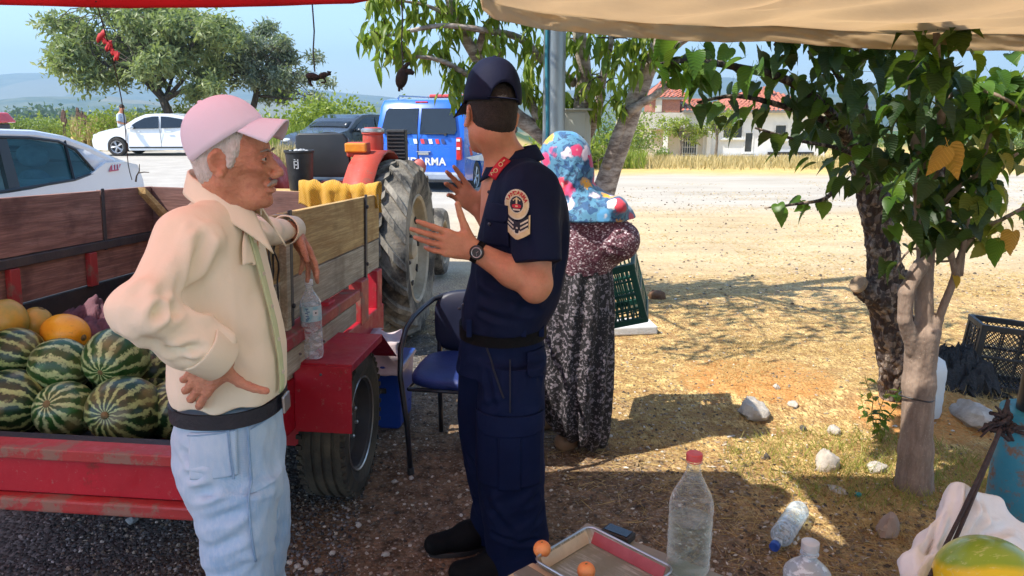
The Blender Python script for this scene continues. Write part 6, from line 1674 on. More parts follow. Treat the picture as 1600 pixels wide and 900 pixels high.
def old_man():
 Y = 1.80
 root = empty('person', (A(370, 600, Y).x, Y, 0), label='old man in cream shirt, jeans and pale pink cap, one hand on hip', cat='person')
 f = Vector((1, .06, -.03)).normalized(); Rm = np.array(frame(f, (0.02, 0, 1))); hc = np.array(A(362, 251, 1.775)); hs = .97
 S = PS(); head_sdf(S, hc, Rm, hs, True)
 S.cap(hc + Rm @ np.array((-.026, 0, -.045)), A(347, 322, 1.80), .052, .052, .03); S.lcap((.02, 0, -.10), (-.01, 0, -.15), .03, .035, .03)
 for s in (1, -1): S.lcap((-.02, s * .05, -.05), (.03, s * .02, -.16), .010, .010, .012)
 S.cap(A(345, 378, Y), A(350, 590, Y), .085, .09, .04); S.cap(A(347, 322, Y), A(345, 378, Y), .05, .07, .03)
 SH = A(288, 372, 1.64); EL = A(216, 485, 1.475); WR = A(346, 562, 1.60)
 S.cap(A(340, 372, Y), SH, .045, .045, .03); S.cap(SH, EL, .042, .031, .02); S.cap(EL, WR, .031, .028, .02)
 SH2 = A(348, 346, 1.96); EL2 = A(392, 366, 2.22); WR2 = A(458, 358, 2.50)
 S.cap(A(345, 368, Y), SH2, .045, .045, .03); S.cap(SH2, EL2, .045, .038, .02); S.cap(EL2, WR2, .038, .029, .02)
 # right hand pressed on the hip, fingers to the back and down, thumb forward
 hd = A(298, 612, 1.60) - WR
 tA = hand_sdf(S, WR, hd, (1, 0, .1), (0, -1, 0), .96, ((.30, .5, .3), (.32, .6, .35), (.35, .6, .35), (.4, .6, .35)), (.12, .03, -.05, -.12), ((-.05, .99, -.10), (-.50, .85, -.05)), (.036, .030))
 # left hand hanging over the board
 tB = hand_sdf(S, WR2, A(492, 420, 2.50) - WR2, (.55, -.75, .35), (.5, .35, .8), 1.04, ((.15, .25, .2), (.10, .15, .10), (.25, .25, .15), (.35, .3, .2)), (.22, .02, -.06, -.12), ((.75, .6, -.35), (.9, .25, -.3)))
 sdf_obj('body', S, (-1.02, 1.38, .82), (-.44, 2.70, 1.68), .0036, SKIN_O, root, disp=lambda P, N: .0009 * (1 - 2 * np.abs(vnoise(P * np.array([60, 60, 110])))) + .0006 * vnoise(P * 190), it=1)
 def W(p): return Vector([float(q) for q in (hc + Rm @ (np.array(p, float) * hs))])
 for s in (1, -1):
  b = MB(); b.ell(W((.0785, s * .031, .0085)), (.0115, .0115, .0105), 14, 10); eo = worldmesh(b, 'eye', M('eye_white', (.55, .48, .42), None, 9, .2), root, smooth=True)
  b = MB(); b.ell(W((.0868, s * .0315, .0085)), (.0045, .0058, .0048), 10, 8); worldmesh(b, 'iris', M('iris_dark', (.02, .014, .010), None, 9, .1), eo, smooth=True)
  b = MB(); b.tube([W((.0870, s * .016, .0140)), W((.0905, s * .030, .0155)), W((.084, s * .044, .011))], [.0018, .0028, .0018], 6); b.tube([W((.0862, s * .018, .0032)), W((.0885, s * .031, .0005)), W((.082, s * .044, .0045))], [.0014, .0022, .0014], 6); worldmesh(b, 'eyelid', SKIN_O, eo, smooth=True)
  b = MB(); b.tube([W((.0925, s * .014, .026)), W((.0935, s * .030, .0305)), W((.083, s * .050, .026))], [.003, .0042, .002], 7, True, .6); worldmesh(b, 'eyebrow', M('eyebrow_grey', (.28, .25, .22), (.45, .42, .4), 90, .9, .8, 300), root, smooth=True)
 # moustache, hair and sideburn
 Mo = PS(); Mo.at_frame(hc, Rm, hs)
 for s in (1, -1): Mo.lcap((.1005, s * .003, -.0465), (.092, s * .030, -.0545), .0055, .0035, .004)
 sdf_obj('moustache', Mo, hc - .14, hc + .14, .0025, M('moustache_grey', (.42, .38, .34), (.60, .57, .53), 80, .9, .9, 400), root, disp=lambda P, N: .0008 * vnoise(P * np.array([200, 500, 500])))
 Hh = PS(); Hh.at_frame(hc, Rm, hs); Hh.lell((-.008, 0, .034), (.093, .0785, .092), .01); Hh.lell((-.036, 0, -.020), (.050, .062, .056), .02); Hh.lell((-.150, 0, -.055), (.075, .12, .085), .015, sub=True)
 Hh.lell((.105, 0, -.005), (.082, .12, .125), .01, sub=True)
 for s in (1, -1): Hh.lell((-.006, s * .086, -.006), (.023, .020, .038), .006, sub=True); Hh.lcap((.026, s * .070, .030), (.016, s * .0725, -.006), .010, .006, .010)
 HF = lambda P: smax(Hh(P), (-.075 - ((P - hc) @ Rm)[:, 2]), .012)
 sdf_obj('hair', HF, hc - .15, hc + .15, .003, HAIRG, root, disp=lambda P, N: .0016 * (1 - 2 * np.abs(vnoise(P * np.array([90, 260, 150])))))
 CAPP = clothm('cap_pink', (.80, .80, .95), (.82, .74, .90), .8, 420, .15, 4)
 cap_mesh(hc, Rm, hs, CAPP, root, r=(.098, .087, .106), z0=.040, tilt=-.58, arch=False, brim_len=.040, brim_w=.078, brim_drop=.036, xo=.020, k2=4.4)
 # shirt
 T = PS()
 rows = [(640, 280, 436, .142), (618, 274, 442, .148), (590, 270, 446, .155), (550, 270, 443, .158), (500, 268, 435, .165), (450, 266, 423, .172), (410, 266, 413, .178), (370, 270, 402, .178), (345, 276, 394, .168), (327, 286, 390, .14), (312, 300, 384, .105), (302, 314, 376, .075)]
 T.loft(loftrows(rows, Y), .01, 2.3)
 T.ell(SH + Vector((0.015, .03, -.005)), (.060, .06, .062), .06); T.cone(SH, EL, .066, .047, .04, (0, 0)); T.ell(EL + Vector((-.004, 0, -.005)), (.046, .046, .048), .03)
 CF = EL.lerp(WR, .88); T.cone(EL, CF, .060, .050, .03, (0, 1)); T.ell(EL.lerp(WR, .5) + Vector((0, .01, -.020)), (.075, .05, .056), .04)
 T.ell(SH2 + Vector((0, 0, -.04)), (.06, .06, .06), .05); T.cone(SH2 + Vector((0, 0, -.02)), EL2, .064, .056, .03, (0, 0)); CF2 = EL2.lerp(WR2, .90); T.cone(EL2, CF2, .056, .041, .03, (0, 1))
 cr = [(A(290, 500, 1.53), A(425, 596, 1.68), .011, .013), (A(300, 490, 1.55), A(370, 560, 1.62), .012, .010), (A(265, 478, 1.45), A(210, 505, 1.44), .012, .012), (A(300, 470, 1.50), A(190, 530, 1.44), .014, .008),
   (A(300, 360, 1.55), A(262, 470, 1.46), .016, .008), (A(330, 360, 1.6), A(300, 480, 1.56), .018, .010), (A(250, 400, 1.48), A(205, 460, 1.42), .016, .007), (A(250, 560, 1.46), A(320, 545, 1.5), .012, .008), (A(215, 520, 1.43), A(300, 580, 1.5), .014, .007),
   (A(340, 330, 1.62), A(375, 400, 1.63), .016, .007), (A(320, 500, 1.6), A(440, 610, 1.68), .012, .008), (A(370, 440, 1.62), A(330, 600, 1.62), .02, .006), (A(400, 420, 1.65), A(440, 560, 1.70), .016, .006), (A(420, 560, 1.66), A(430, 612, 1.66), .010, .007), (A(400, 575, 1.65), A(412, 614, 1.64), .010, .006), (A(350, 600, 1.63), A(440, 600, 1.66), .012, .006),
   (A(395, 350, 2.1), A(440, 375, 2.4), .012, .006), (A(410, 345, 2.15), A(405, 378, 2.2), .010, .006), (A(310, 340, 1.6), A(275, 380, 1.52), .012, .005), (A(360, 430, 1.62), A(290, 500, 1.56), .018, .008)]
 az0 = Vector((0, 0, 1)); g1 = groove(cr); fn = foldnoise(.0055, (8, 8, 5), 5); fn3 = facets(.075, 5, 16, 7, 8, .8, .6)
 hem = lambda P: smax(T(P), A(800, 615, Y).z - .006 * np.sin(P[:, 0] * 60) - P[:, 2], .010)
 sdf_obj('shirt', hem, (-1.02, 1.34, .86), (-.42, 2.60, 1.52), .0055, SHIRT, root, disp=lambda P, N: g1(P) * 1.9 + fn(P) + fn3(P), it=2)
 # placket strip down the front, in a greener tone, cuffs, breast pocket
 b = MB();
 def plk(u, v):
  py = 352 + u * 252; xr_ = np.interp(py, [352, 400, 450, 500, 550, 604], [398, 412, 424, 436, 444, 448]); p = A(float(xr_), py, Y)
  zz = p.z; s_ = np.array(loftrows(rows, Y)); rx = np.interp(zz, s_[:, 0], s_[:, 3]); ry = np.interp(zz, s_[:, 0], s_[:, 4]); cx = np.interp(zz, s_[:, 0], s_[:, 1])
  th_ = -.16 - v * .13; pw = 2.3; c_, s2 = cos(th_), sin(th_); k = (abs(c_) ** pw + abs(s2) ** pw) ** (-1 / pw)
  return Vector((cx + (rx + .005) * c_ * k, Y + (ry + .005) * s2 * k, zz))
 b.grid(plk, 40, 6); worldmesh(b, 'placket', SHIRT_IN, root, smooth=True, solid=.004, angle=180)
 for k in range(5):
  p = plk(.08 + k * .2, .35); b = MB(); b.lathe([(.0001, .004), (.005, .004), (.0055, .0025), (.0055, 0)], 10, lathe_M((1, -.3, 0), p)); worldmesh(b, 'button', M('button_cream', (.7, .66, .55), None, 9, .3), root, smooth=True)
 for (e, w_, r_) in ((EL, WR, .050), (EL2, WR2, .040)):
  d = (w_ - e).normalized(); c = e.lerp(w_, .84 if r_ > .045 else .90)
  b = MB(); b.lathe([(r_ + .008, -.035), (r_ + .007, -.03), (r_ + .003, .03), (r_ + .000, .034), (r_ - .004, .030)], 30, lathe_M(d, c), False); worldmesh(b, 'cuff', SHIRT, root, smooth=True, solid=.004)
 for (c, a1, a2, n_, w_, h_) in ((A(300, 318, 1.5), (.5, 0, -.85), (.85, 0, .5), Vector((.25, .9, -.35)), .10, .004), (A(302, 400, 1.4), (.3, 0, -.95), (.95, 0, .3), Vector((.1, 1, 0)), .13, .004)):
  drape(T, c, a1, a2, n_, w_, h_, 'shirt_seam', M('shirt_seam_thread', (.52, .44, .30), None, 9, .9), root, .004, None, None, 30, 2, th=.0015)
 drape(T, A(372, 425, 1.5), (1, 0, -.15), az0, Vector((-.1, 1, 0)), .085, .10, 'chest_pocket', SHIRT, root, .003, lambda u, v: v > -.95 + .35 * np.abs(u), None, 18, 18, th=.003)
 # collar: standing band folding over
 b = MB(); cN = A(347, 304, 1.80)
 def col(u, v):
  a = (u * 2 - 1) * 2.7; au = abs(u * 2 - 1); dirv = Vector((-cos(a), sin(a), 0))
  h = .042 * (1 - au ** 2 * .5); rad = .064
  if v < .45: r = rad + .002; z = h * v / .45
  else:
   e = (v - .45) / .55; r = rad + .003 + e * (.014 + .036 * au ** 2.5); z = h - e * (.050 + .052 * au ** 5)
  return cN + Vector((dirv.x * r * 1.05, dirv.y * r, z + .020 - .074 * au ** 1.5)) + Vector((.018 * au ** 2, 0, 0))
 b.grid(col, 60, 12); worldmesh(b, 'collar', SHIRT, root, smooth=True, angle=180, solid=.004)
 # jeans
 J = PS()
 J.loft(loftrows([(760, 302, 443, .150), (730, 288, 443, .158), (700, 279, 440, .162), (670, 279, 438, .158), (640, 283, 437, .148), (615, 285, 437, .143)], Y + .02), .01, 2.35)
 z0 = .05
 near = loftrows([(900, 330, 424, .098, 1.75), (860, 322, 427, .102, 1.75), (820, 315, 430, .108, 1.75), (780, 306, 436, .115, 1.76), (740, 292, 440, .12, 1.77)], 1.75)
 x9 = near[0][1]; near = [(z0, x9 + .01, 1.74, .075, .078, 0), (.20, x9 + .005, 1.745, .074, .082, 0)] + near
 far = loftrows([(900, 382, 442, .090, 1.97), (860, 380, 452, .095, 1.97), (820, 374, 455, .10, 1.96), (780, 366, 452, .11, 1.94), (740, 360, 446, .115, 1.92)], 1.97)
 x9 = far[0][1]; far = [(z0, x9 - .02, 1.99, .072, .078, 0), (.20, x9 - .01, 1.98, .074, .082, 0)] + far
 J.loft(near, .03, 2.3); J.loft(far, .02, 2.3)
 cr = [(A(283, 748, 1.66), A(350, 742, 1.62), .012, .012), (A(300, 775, 1.66), A(360, 762, 1.62), .014, .010), (A(440, 730, 1.72), A(385, 745, 1.64), .012, .006), (A(440, 760, 1.74), A(380, 770, 1.65), .012, .006),
   (A(320, 815, 1.66), A(390, 800, 1.64), .015, .007), (A(320, 860, 1.66), A(385, 840, 1.64), .015, .007), (A(450, 800, 1.86), A(415, 815, 1.86), .012, .008), (A(452, 830, 1.86), A(412, 850, 1.86), .012, .007), (A(425, 880, 1.66), A(370, 890, 1.64), .014, .006), (A(275, 700, 1.68), A(310, 735, 1.64), .013, .006)]
 g2 = groove(cr); fn2 = foldnoise(.0045, (9, 9, 6), 18)
 jc = lambda P: smax(J(P), P[:, 2] - A(800, 616, Y).z, .006)
 sdf_obj('jeans', jc, (-.96, 1.52, .03), (-.44, 2.16, .96), .0058, JEANS, root, disp=lambda P, N: g2(P) * 1.7 + fn2(P) + facets(.050, 7, 20, 9, 7, .8)(P), it=2)
 nb = Vector((0, 1, 0)); xx = Vector((1, 0, 0)); az_ = Vector((0, 0, 1))
 drape(J, A(316, 722, 1.63), (1, 0, .05), az_, Vector((.25, .97, 0)), .108, .115, 'back_pocket', JEANS, root, .003, lambda u, v: v > -1 + .35 * (1 - np.abs(u)) * 0, None, 20, 20, th=.004)
 for (c, a1, a2, w_, h_) in ((A(379, 760, 1.63), az_, xx, .46, .004), (A(352, 722, 1.63), (-.05, 0, 1), xx, .125, .003), (A(350, 722, 1.63), (-.05, 0, 1), xx, .125, .0022), (A(318, 689, 1.63), (1, 0, .10), az_, .115, .003), (A(335, 664, 1.63), (1, 0, .02), az_, .17, .003), (A(400, 682, 1.64), (1, 0, .25), az_, .07, .003)):
  drape(J, c, a1, a2, nb, w_, h_, 'seam', JSEAM, root, .006, None, None, 40, 2, th=.002)
 drape(J, A(333, 646, 1.63), (1, 0, 0), az_, nb, .066, .020, 'leather_label', M('leather_tan', (.42, .27, .20), (.35, .22, .16), 30, .7), root, .005, None, None, 12, 5, th=.003)
 b = MB()
 for u in range(16):
  pass
 drape(J, A(412, 655, 1.66), (1, 0, .08), az_, Vector((-.2, 1, 0)), .075, .006, 'coin_pocket_edge', M('trim_red', (.35, .05, .08), None, 5, .8), root, .004, None, None, 16, 3, th=.003)
 drape(J, A(412, 668, 1.66), (1, 0, .3), az_, Vector((-.2, 1, 0)), .085, .005, 'front_pocket_edge', JSEAM, root, .005, None, None, 16, 3, th=.003)
 for (px, py) in ((351, 690), (382, 687), (379, 755)):
  q, d = march(J, [[*(A(px, py, 1.5))]], nb); b = MB(); b.lathe([(.0001, .003), (.004, .0025), (.0045, 0)], 10, lathe_M((0, -1, 0), Vector(q[0]) + Vector((0, -.004, 0)))); worldmesh(b, 'rivet', STEELD, root, smooth=True)
 # belt
 b = MB(); rg = []; zb = A(800, 628, Y).z
 for dz, o_ in ((-.019, .004), (-.019, .010), (.019, .010), (.019, .004), (-.019, .004)):
  s_ = st(628, 283, 437, .146, Y + .02); row = []
  for a in np.linspace(0, 2 * pi, 64, endpoint=False):
   c_, s2 = cos(a), sin(a); k = (abs(c_) ** 2.35 + abs(s2) ** 2.35) ** (-1 / 2.35); row.append(Vector((s_[1] + (s_[3] + o_) * c_ * k, s_[2] + (s_[4] + o_) * s2 * k, zb + dz)))
  rg.append(row)
 b.loft(rg, False); worldmesh(b, 'belt', M('belt_navy', (.012, .014, .022), (.020, .022, .032), 20, .5, .3, 140), root, smooth=True, angle=30)
 for px, yy in ((350, 1.655), (420, 1.685), (284, 1.74)): drape(J, A(px, 631, 1.6), xx, az_, nb, .014, .050, 'belt_loop', JEANS, root, .0135, None, None, 3, 6, th=.004)
 b = MB(); p = A(441, 628, 1.80); b.box(p + Vector((.010, 0, 0)), (.008, .05, .045)); worldmesh(b, 'buckle', ALLOY, root, bevel=.003)
 for (x, y) in ((near[0][1], 1.74), (far[0][1], 1.99)):
  B = PS(); h = np.array((x - .03, y, .045)); t_ = np.array((x + .19, y, .04)); B.cap(h + (.01, 0, .08), h, .045, .045, .03); B.cap(h, t_, .044, .036, .03)
  bt = lambda P: smax(B(P), .002 - P[:, 2], .006)
  sdf_obj('shoe', bt, (x - .13, y - .09, -.01), (x + .27, y + .09, .2), .006, M('shoe_brown', (.09, .055, .035), (.06, .035, .02), 20, .5), root)
old_man()
# ================================================================== the woman in a headscarf
def woman():
 Y = 3.42
 root = empty('person', (A(905, 690, Y).x, Y, 0), label='woman in flowered headscarf and dark patterned skirt holding a green crate', cat='person')
 t = NT('scarf_flowers'); o = t.obj(); o = t.n('ShaderNodeVectorMath', {0: o, 1: t.n('ShaderNodeVectorMath', {0: t.n('ShaderNodeTexNoise', {'Vector': o, 'Scale': 22.0}).outputs['Color'], 1: (.05, .05, .05)}, operation='MULTIPLY').outputs[0]}, operation='ADD').outputs[0]; v1 = t.vor(o, 13); v2 = t.vor(o, 34); dd = t.math('ADD', v1.outputs['Distance'], t.math('MULTIPLY', t.noise(o, 60, 3), .25))
 pet = t.ramp(v1.outputs['Color'], [(0, (.75, .06, .10)), (.28, (.85, .42, .06)), (.46, (.80, .65, .72)), (.62, (.72, .05, .16)), (.78, (.10, .35, .62)), (.9, (.85, .80, .75))], 'CONSTANT')
 base = t.mix(t.ramp(v2.outputs['Color'], [(.3, 0), (.5, 1)]), (.03, .11, .25), (.09, .26, .40))
 base = t.mix(t.ramp(t.noise(o, 48, 4, .7), [(.52, 0), (.60, .9)]), base, (.02, .05, .12))
 col = t.mix(t.ramp(dd, [(.50, 1), (.62, 0)]), base, pet); col = t.mix(t.ramp(dd, [(.18, .7), (.28, 0)]), col, (.80, .68, .62))
 t.p(col=col, rough=.7, sheen=.2); t.bump(t.noise(o, 30, 5), .4, .006); SCARF = t.m
 t = NT('blouse_leaves'); o = t.obj(); vv = t.vor(t.mp(o, (1, 1, 1.9), rot=(.4, .6, .2)), 62); vv2 = t.noise(o, 110, 3, .6)
 col = t.mix(t.ramp(vv.outputs['Distance'], [(.30, 0), (.42, 1)]), (.84, .68, .72), (.10, .035, .05)); col = t.mix(t.ramp(vv.outputs['Color'], [(.35, 0), (.4, .85)]), col, (.12, .03, .05)); col = t.mix(t.ramp(vv2, [(.56, 0), (.62, .6)]), col, (.72, .66, .68))
 t.p(col=col, rough=.75); t.bump(t.noise(t.mp(o, (1, 1, .5)), 40, 4), .5, .008); BL = t.m
 t = NT('skirt_print'); o = t.obj(); nn = t.noise(o, 62, 5, .62); n2 = t.vor(o, 85)
 col = t.mix(t.ramp(nn, [(.53, 0), (.575, 1)]), (.010, .009, .011), (.20, .175, .20)); col = t.mix(t.ramp(n2.outputs['Distance'], [(.10, .8), (.2, 0)]), col, (.30, .27, .30))
 t.p(col=col, rough=.7); t.bump(t.noise(t.mp(o, (1, 1, .25)), 40, 4), .4, .008); SK = t.m
 S = PS(); f = Vector((-.85, .5, -.18)).normalized(); Rm = np.array(frame(f, (0, 0, 1))); hc = np.array(A(878, 255, 3.40)); head_sdf(S, hc, Rm, .98); S.lcap((-.03, 0, -.05), (-.05, 0, -.16), .052, .06, .03)
 S.cap(A(905, 320, Y), A(900, 420, Y), .10, .11, .05)
 SH = A(935, 342, 3.30); EL = A(968, 376, 3.30); WR = A(947, 411, 3.47)
 S.cap(A(905, 315, Y), SH, .05, .05, .03); S.cap(SH, EL, .045, .042, .02); S.cap(EL, WR, .04, .026, .02)
 hand_sdf(S, WR, A(925, 428, 3.57) - WR, (0, .6, .8), (1, 0, .2), .92, ((.5, .7, .4),) * 4)
 SH2 = A(862, 330, 3.60); EL2 = A(858, 400, 3.62); WR2 = A(880, 425, 3.75); S.cap(A(905, 315, Y), SH2, .05, .05, .03); S.cap(SH2, EL2, .045, .04, .02); S.cap(EL2, WR2, .04, .026, .02); hand_sdf(S, WR2, Vector((.8, .3, -.2)), (0, 0, 1), (0, -1, 0), .9, ((.3, .4, .3),) * 4)
 sdf_obj('body', S, (-.02, 3.05, .80), (.72, 4.0, 1.58), .005, SKIN_Y, root)
 H_ = PS(); H_.at_frame(hc, Rm, 1.0); H_.lell((-.022, 0, .022), (.118, .100, .120), .02); H_.lell((-.040, 0, -.07), (.095, .090, .085), .05)
 H_.lell((.125, 0, -.03), (.085, .062, .095), .012, sub=True)
 H_.loft(loftrows([(338, 856, 992, .20, 3.40), (325, 858, 986, .20), (310, 862, 968, .175), (295, 866, 940, .135), (280, 868, 918, .10)], 3.41), .05, 2.0)
 H_.ell(A(962, 322, 3.26), (.055, .06, .040), .04)
 gs = groove([(A(905, 250, 3.30), A(880, 300, 3.28), .012, .008), (A(915, 270, 3.3), A(960, 322, 3.3), .014, .010), (A(890, 290, 3.28), A(940, 330, 3.28), .014, .010), (A(880, 300, 3.28), A(900, 335, 3.26), .012, .008)])
 sdf_obj('headscarf', H_, (-.05, 3.1, 1.05), (.68, 3.75, 1.62), .0055, SCARF, root, disp=lambda P, N: gs(P) + foldnoise(.005, (12, 12, 8), 4)(P), it=2)
 T = PS(); T.loft(loftrows([(424, 864, 952, .155), (412, 860, 956, .165), (395, 855, 962, .175), (370, 853, 966, .175), (345, 858, 962, .17), (325, 866, 950, .15), (308, 876, 935, .10)], Y), .01, 2.2)
 T.cone(SH, EL, .066, .080, .04, (0, 0)); T.ell(EL, (.078, .085, .070), .03); T.cone(EL, EL.lerp(WR, .72), .078, .05, .03, (0, 1)); T.cone(SH2, EL2, .075, .07, .04, (0, 0)); T.cone(EL2, EL2.lerp(WR2, .8), .065, .045, .03, (0, 1))
 gt = groove([(A(945, 372, 3.2), A(900, 345, 3.22), .012, .010), (A(945, 376, 3.2), A(895, 375, 3.22), .012, .010), (A(950, 372, 3.2), A(985, 360, 3.22), .010, .008), (A(947, 385, 3.22), A(978, 395, 3.22), .010, .008), (A(945, 365, 3.2), A(965, 335, 3.2), .010, .008), (A(940, 390, 3.2), A(900, 405, 3.22), .012, .009), (A(945, 375, 3.2), A(947, 415, 3.24), .016, .018)])
 sdf_obj('blouse', T, (-.02, 3.02, .90), (.76, 3.95, 1.42), .0055, BL, root, disp=lambda P, N: gt(P) + foldnoise(.005, (12, 12, 9), 14)(P), it=2)
 K = PS(); K.loft(loftrows([(688, 902, 944, .10), (676, 886, 947, .13), (655, 856, 950, .16), (600, 850, 955, .175), (540, 852, 957, .18), (480, 854, 957, .18), (440, 858, 955, .172), (414, 862, 952, .16)], Y), .01, 2.2)
 def pl(P, N):
  c = np.array(A(904, 550, Y)); th = np.arctan2(P[:, 1] - c[1], P[:, 0] - c[0]); z = P[:, 2]
  return (.008 + .008 * np.clip((.9 - z) / .7, 0, 1)) * np.sin(th * 13 + 1.2 * np.sin(z * 5) + vnoise(P * 3) * 2) + .004 * vnoise(P * 20)
 sdf_obj('skirt', K, (-.02, 3.1, .02), (.66, 3.75, 1.05), .006, SK, root, disp=pl, it=2)
 CLOG = M('clog_tan', (.30, .17, .09), (.24, .13, .07), 20, .6, .2, 60)
 for k, (px, py, dx) in enumerate(((897, 692, -.04), (866, 660, -.06))):
  c = atz(px, py, 0) + Vector((0, -.05, 0)); B = PS(); h = np.array((c.x + .07, c.y + .06, .04)); t_ = np.array((c.x - .055, c.y - .02, .04)); B.cap(h, t_, .040, .050, .03); B.ell(h * .4 + t_ * .6 + (0, 0, .02), (.055, .045, .032), .03); B.cap(h + (0, .0, .03), h + (.01, 0, .10), .036, .04, .02)
  sdf_obj('clog', lambda P, B=B: smax(B(P), .002 - P[:, 2], .004), (c.x - .16, c.y - .13, -.01), (c.x + .18, c.y + .17, .2), .005, CLOG, root)
woman()
# ================================================================== small man behind the white car
def far_man():
 Y = 29.8; gx = A(192, 200, Y).x; gz = H(gx, Y); root = empty('person', (gx, Y, gz), label='man in light grey shirt standing behind the bonnet of the white car', cat='person')
 sc = 1.0
 def P3(x, y, z): return Vector((gx + x, Y + y, gz + z))
 hc = np.array(P3(.06, -.02, 1.66)); Rm = np.array(frame((.75, -.35, -.55), (0, 0, 1)))
 S = PS(); head_sdf(S, hc, Rm, 1.05); S.cap(hc - (.02, 0, .05), P3(-.02, 0, 1.45), .055, .06, .03); S.cap(P3(-.03, 0, 1.4), P3(-.03, 0, 1.0), .11, .11, .05)
 for s in (-1, 1):
  a = P3(-.02, s * .17, 1.40); e = P3(-.02, s * .23, 1.12); w = P3(.22, s * .10, 1.06); S.cap(a, e, .05, .042, .03); S.cap(e, w, .042, .03, .02); hand_sdf(S, w, (.8, -s * .4, 0), (0, 0, 1), (0, s, 0), 1.0)
 sdf_obj('body', S, (gx - .25, Y - .35, gz + .9), (gx + .5, Y + .35, gz + 1.85), .010, SKIN_Y, root)
 T = PS(); T.cap(P3(-.03, 0, 1.33), P3(-.03, 0, 1.0), .155, .15, .05); T.cap(P3(-.03, -.10, 1.36), P3(-.03, .10, 1.36), .10, .10, .05)
 for s in (-1, 1): T.cone(P3(-.02, s * .17, 1.38), P3(-.02, s * .22, 1.16), .078, .075, .03, (0, 1))
 sdf_obj('shirt', T, (gx - .3, Y - .35, gz + .8), (gx + .25, Y + .35, gz + 1.55), .012, clothm('shirt_pale_grey', (.50, .56, .66), (.44, .50, .60)), root)
 L = PS(); L.cap(P3(-.03, 0, 1.0), P3(-.03, 0, .88), .14, .14, .04)
 for s in (-1, 1): L.cap(P3(-.03, s * .09, .85), P3(0, s * .1, .08), .09, .06, .04)
 sdf_obj('trousers', L, (gx - .25, Y - .3, gz - .02), (gx + .25, Y + .3, gz + 1.15), .014, NAVYT, root)
 Hh = PS(); Hh.at_frame(hc, Rm, 1.05); Hh.lell((-.018, 0, .040), (.106, .084, .098), .01); Hh.lell((.10, 0, -.04), (.08, .12, .10), .01, sub=True)
 sdf_obj('hair', Hh, hc - .17, hc + .17, .008, HAIRD, root)
 for s in (-1, 1): b = MB(); b.ell(P3(.05, s * .1, .04), (.13, .05, .045), 12, 8); worldmesh(b, 'shoe', BLEATH, root, smooth=True)
 b = MB(); p = P3(-.03, 0, 1.30); b.box(p + Vector((.05, -.16, 0)), (.12, .012, .035)); worldmesh(b, 'shirt_print', M('print_blue', (.05, .15, .35), None, 4, .8), root)
far_man()
# ================================================================== clear plastic
def clearm(name, col=(.93, .97, .98), alpha=.32, rough=.06):
 t = NT(name); o = t.obj()
 t.p(col=col, rough=rough, coat=.6, spec=.8)
 tb = t.n('ShaderNodeBsdfTransparent', {'Color': tuple(min(1, q * 1.02) for q in col)})
 fr = t.math('POWER', t.n('ShaderNodeLayerWeight', {'Blend': .5}).outputs['Facing'], 3.2)
 n_ = t.noise(t.mp(o, (1, 1, 2.2)), 26, 3, .6)
 f = t.math('MINIMUM', t.math('ADD', t.math('ADD', t.math('MULTIPLY', fr, .9), alpha * .35), t.math('MULTIPLY', t.ramp(n_, [(.5, 0), (.62, 1)]), alpha * .6)), .95)
 ms = t.n('ShaderNodeMixShader', {0: f, 1: tb.outputs[0], 2: t.b.outputs[0]})
 t.t.links.new(ms.outputs[0], t.out.inputs[0]); t.bump(t.noise(o, 50, 3), .25, .004); return t.m
PET = clearm('clear_plastic', (.90, .93, .92), alpha=.12); HDPE = clearm('milky_plastic', (.80, .87, .92), 1.3, .3); PETB = clearm('scuffed_plastic', (.80, .88, .93), .6, .15)
WATER = clearm('water', (.80, .84, .80), .10, .02)
def bottle(name, loc, rot, h, r, label, capm, fill=0, mat=PET, neck=.014, ribs=5, cap_h=.018, shoulder=.62, grp=None, lab=None, water_tilt=None, neck_top=.90):
 root = empty(name, loc, rot, label, 'bottle', grp)
 pr = [(.0001, .004), (r * .55, .0), (r * .88, .004), (r * .97, .016)]
 top = h * shoulder; n = ribs * 4
 for i in range(n + 1):
  z = .02 + (top - .02) * i / n; pr.append((r * (1 - .035 * (i % 4 == 2)), z))
 for f in (.15, .35, .55, .75, .9, 1): pr.append((r + (neck - r) * (f * f * (3 - 2 * f)) ** 1.1, top + (h * neck_top - top) * f))
 pr += [(neck, h * (neck_top + .02)), (neck * 1.3, h * (neck_top + .022)), (neck * 1.3, h * (neck_top + .03)), (neck, h * (neck_top + .033)), (neck, h - cap_h)]
 b = MB(); b.lathe(pr, 30, None, False); b.build('shell', mat, root, True, angle=50)
 c = MB(); c.lathe([(neck * 1.25, h - cap_h), (neck * 1.25, h - .002), (neck * 1.1, h), (.0001, h)], 20, None, False); co = c.build('cap', capm, root, True, angle=40)
 c = MB(); c.lathe([(neck * 1.22, h - cap_h - .005), (neck * 1.26, h - cap_h - .0035), (neck * 1.22, h - cap_h - .002)], 20, None, False); c.build('ring', capm, co, True)
 if fill:
  b = MB(); zt = h * fill; pts = [(.0001, .008), (r * .85, .010), (r * .94, .02)]
  for i in range(5): pts.append((r * .945, .02 + (zt - .02) * (i + 1) / 5))
  pts.append((.0001, zt)); b.lathe(pts, 28, None, False); b.build('water', WATER, root, True, angle=40)
 return root
REDC = M('cap_red', (.62, .05, .05), (.55, .16, .16), 30, .4); BLUC = M('cap_blue', (.02, .08, .40), (.015, .06, .3), 30, .4); WHTC = M('cap_white', (.75, .78, .80), (.68, .7, .72), 20, .4)
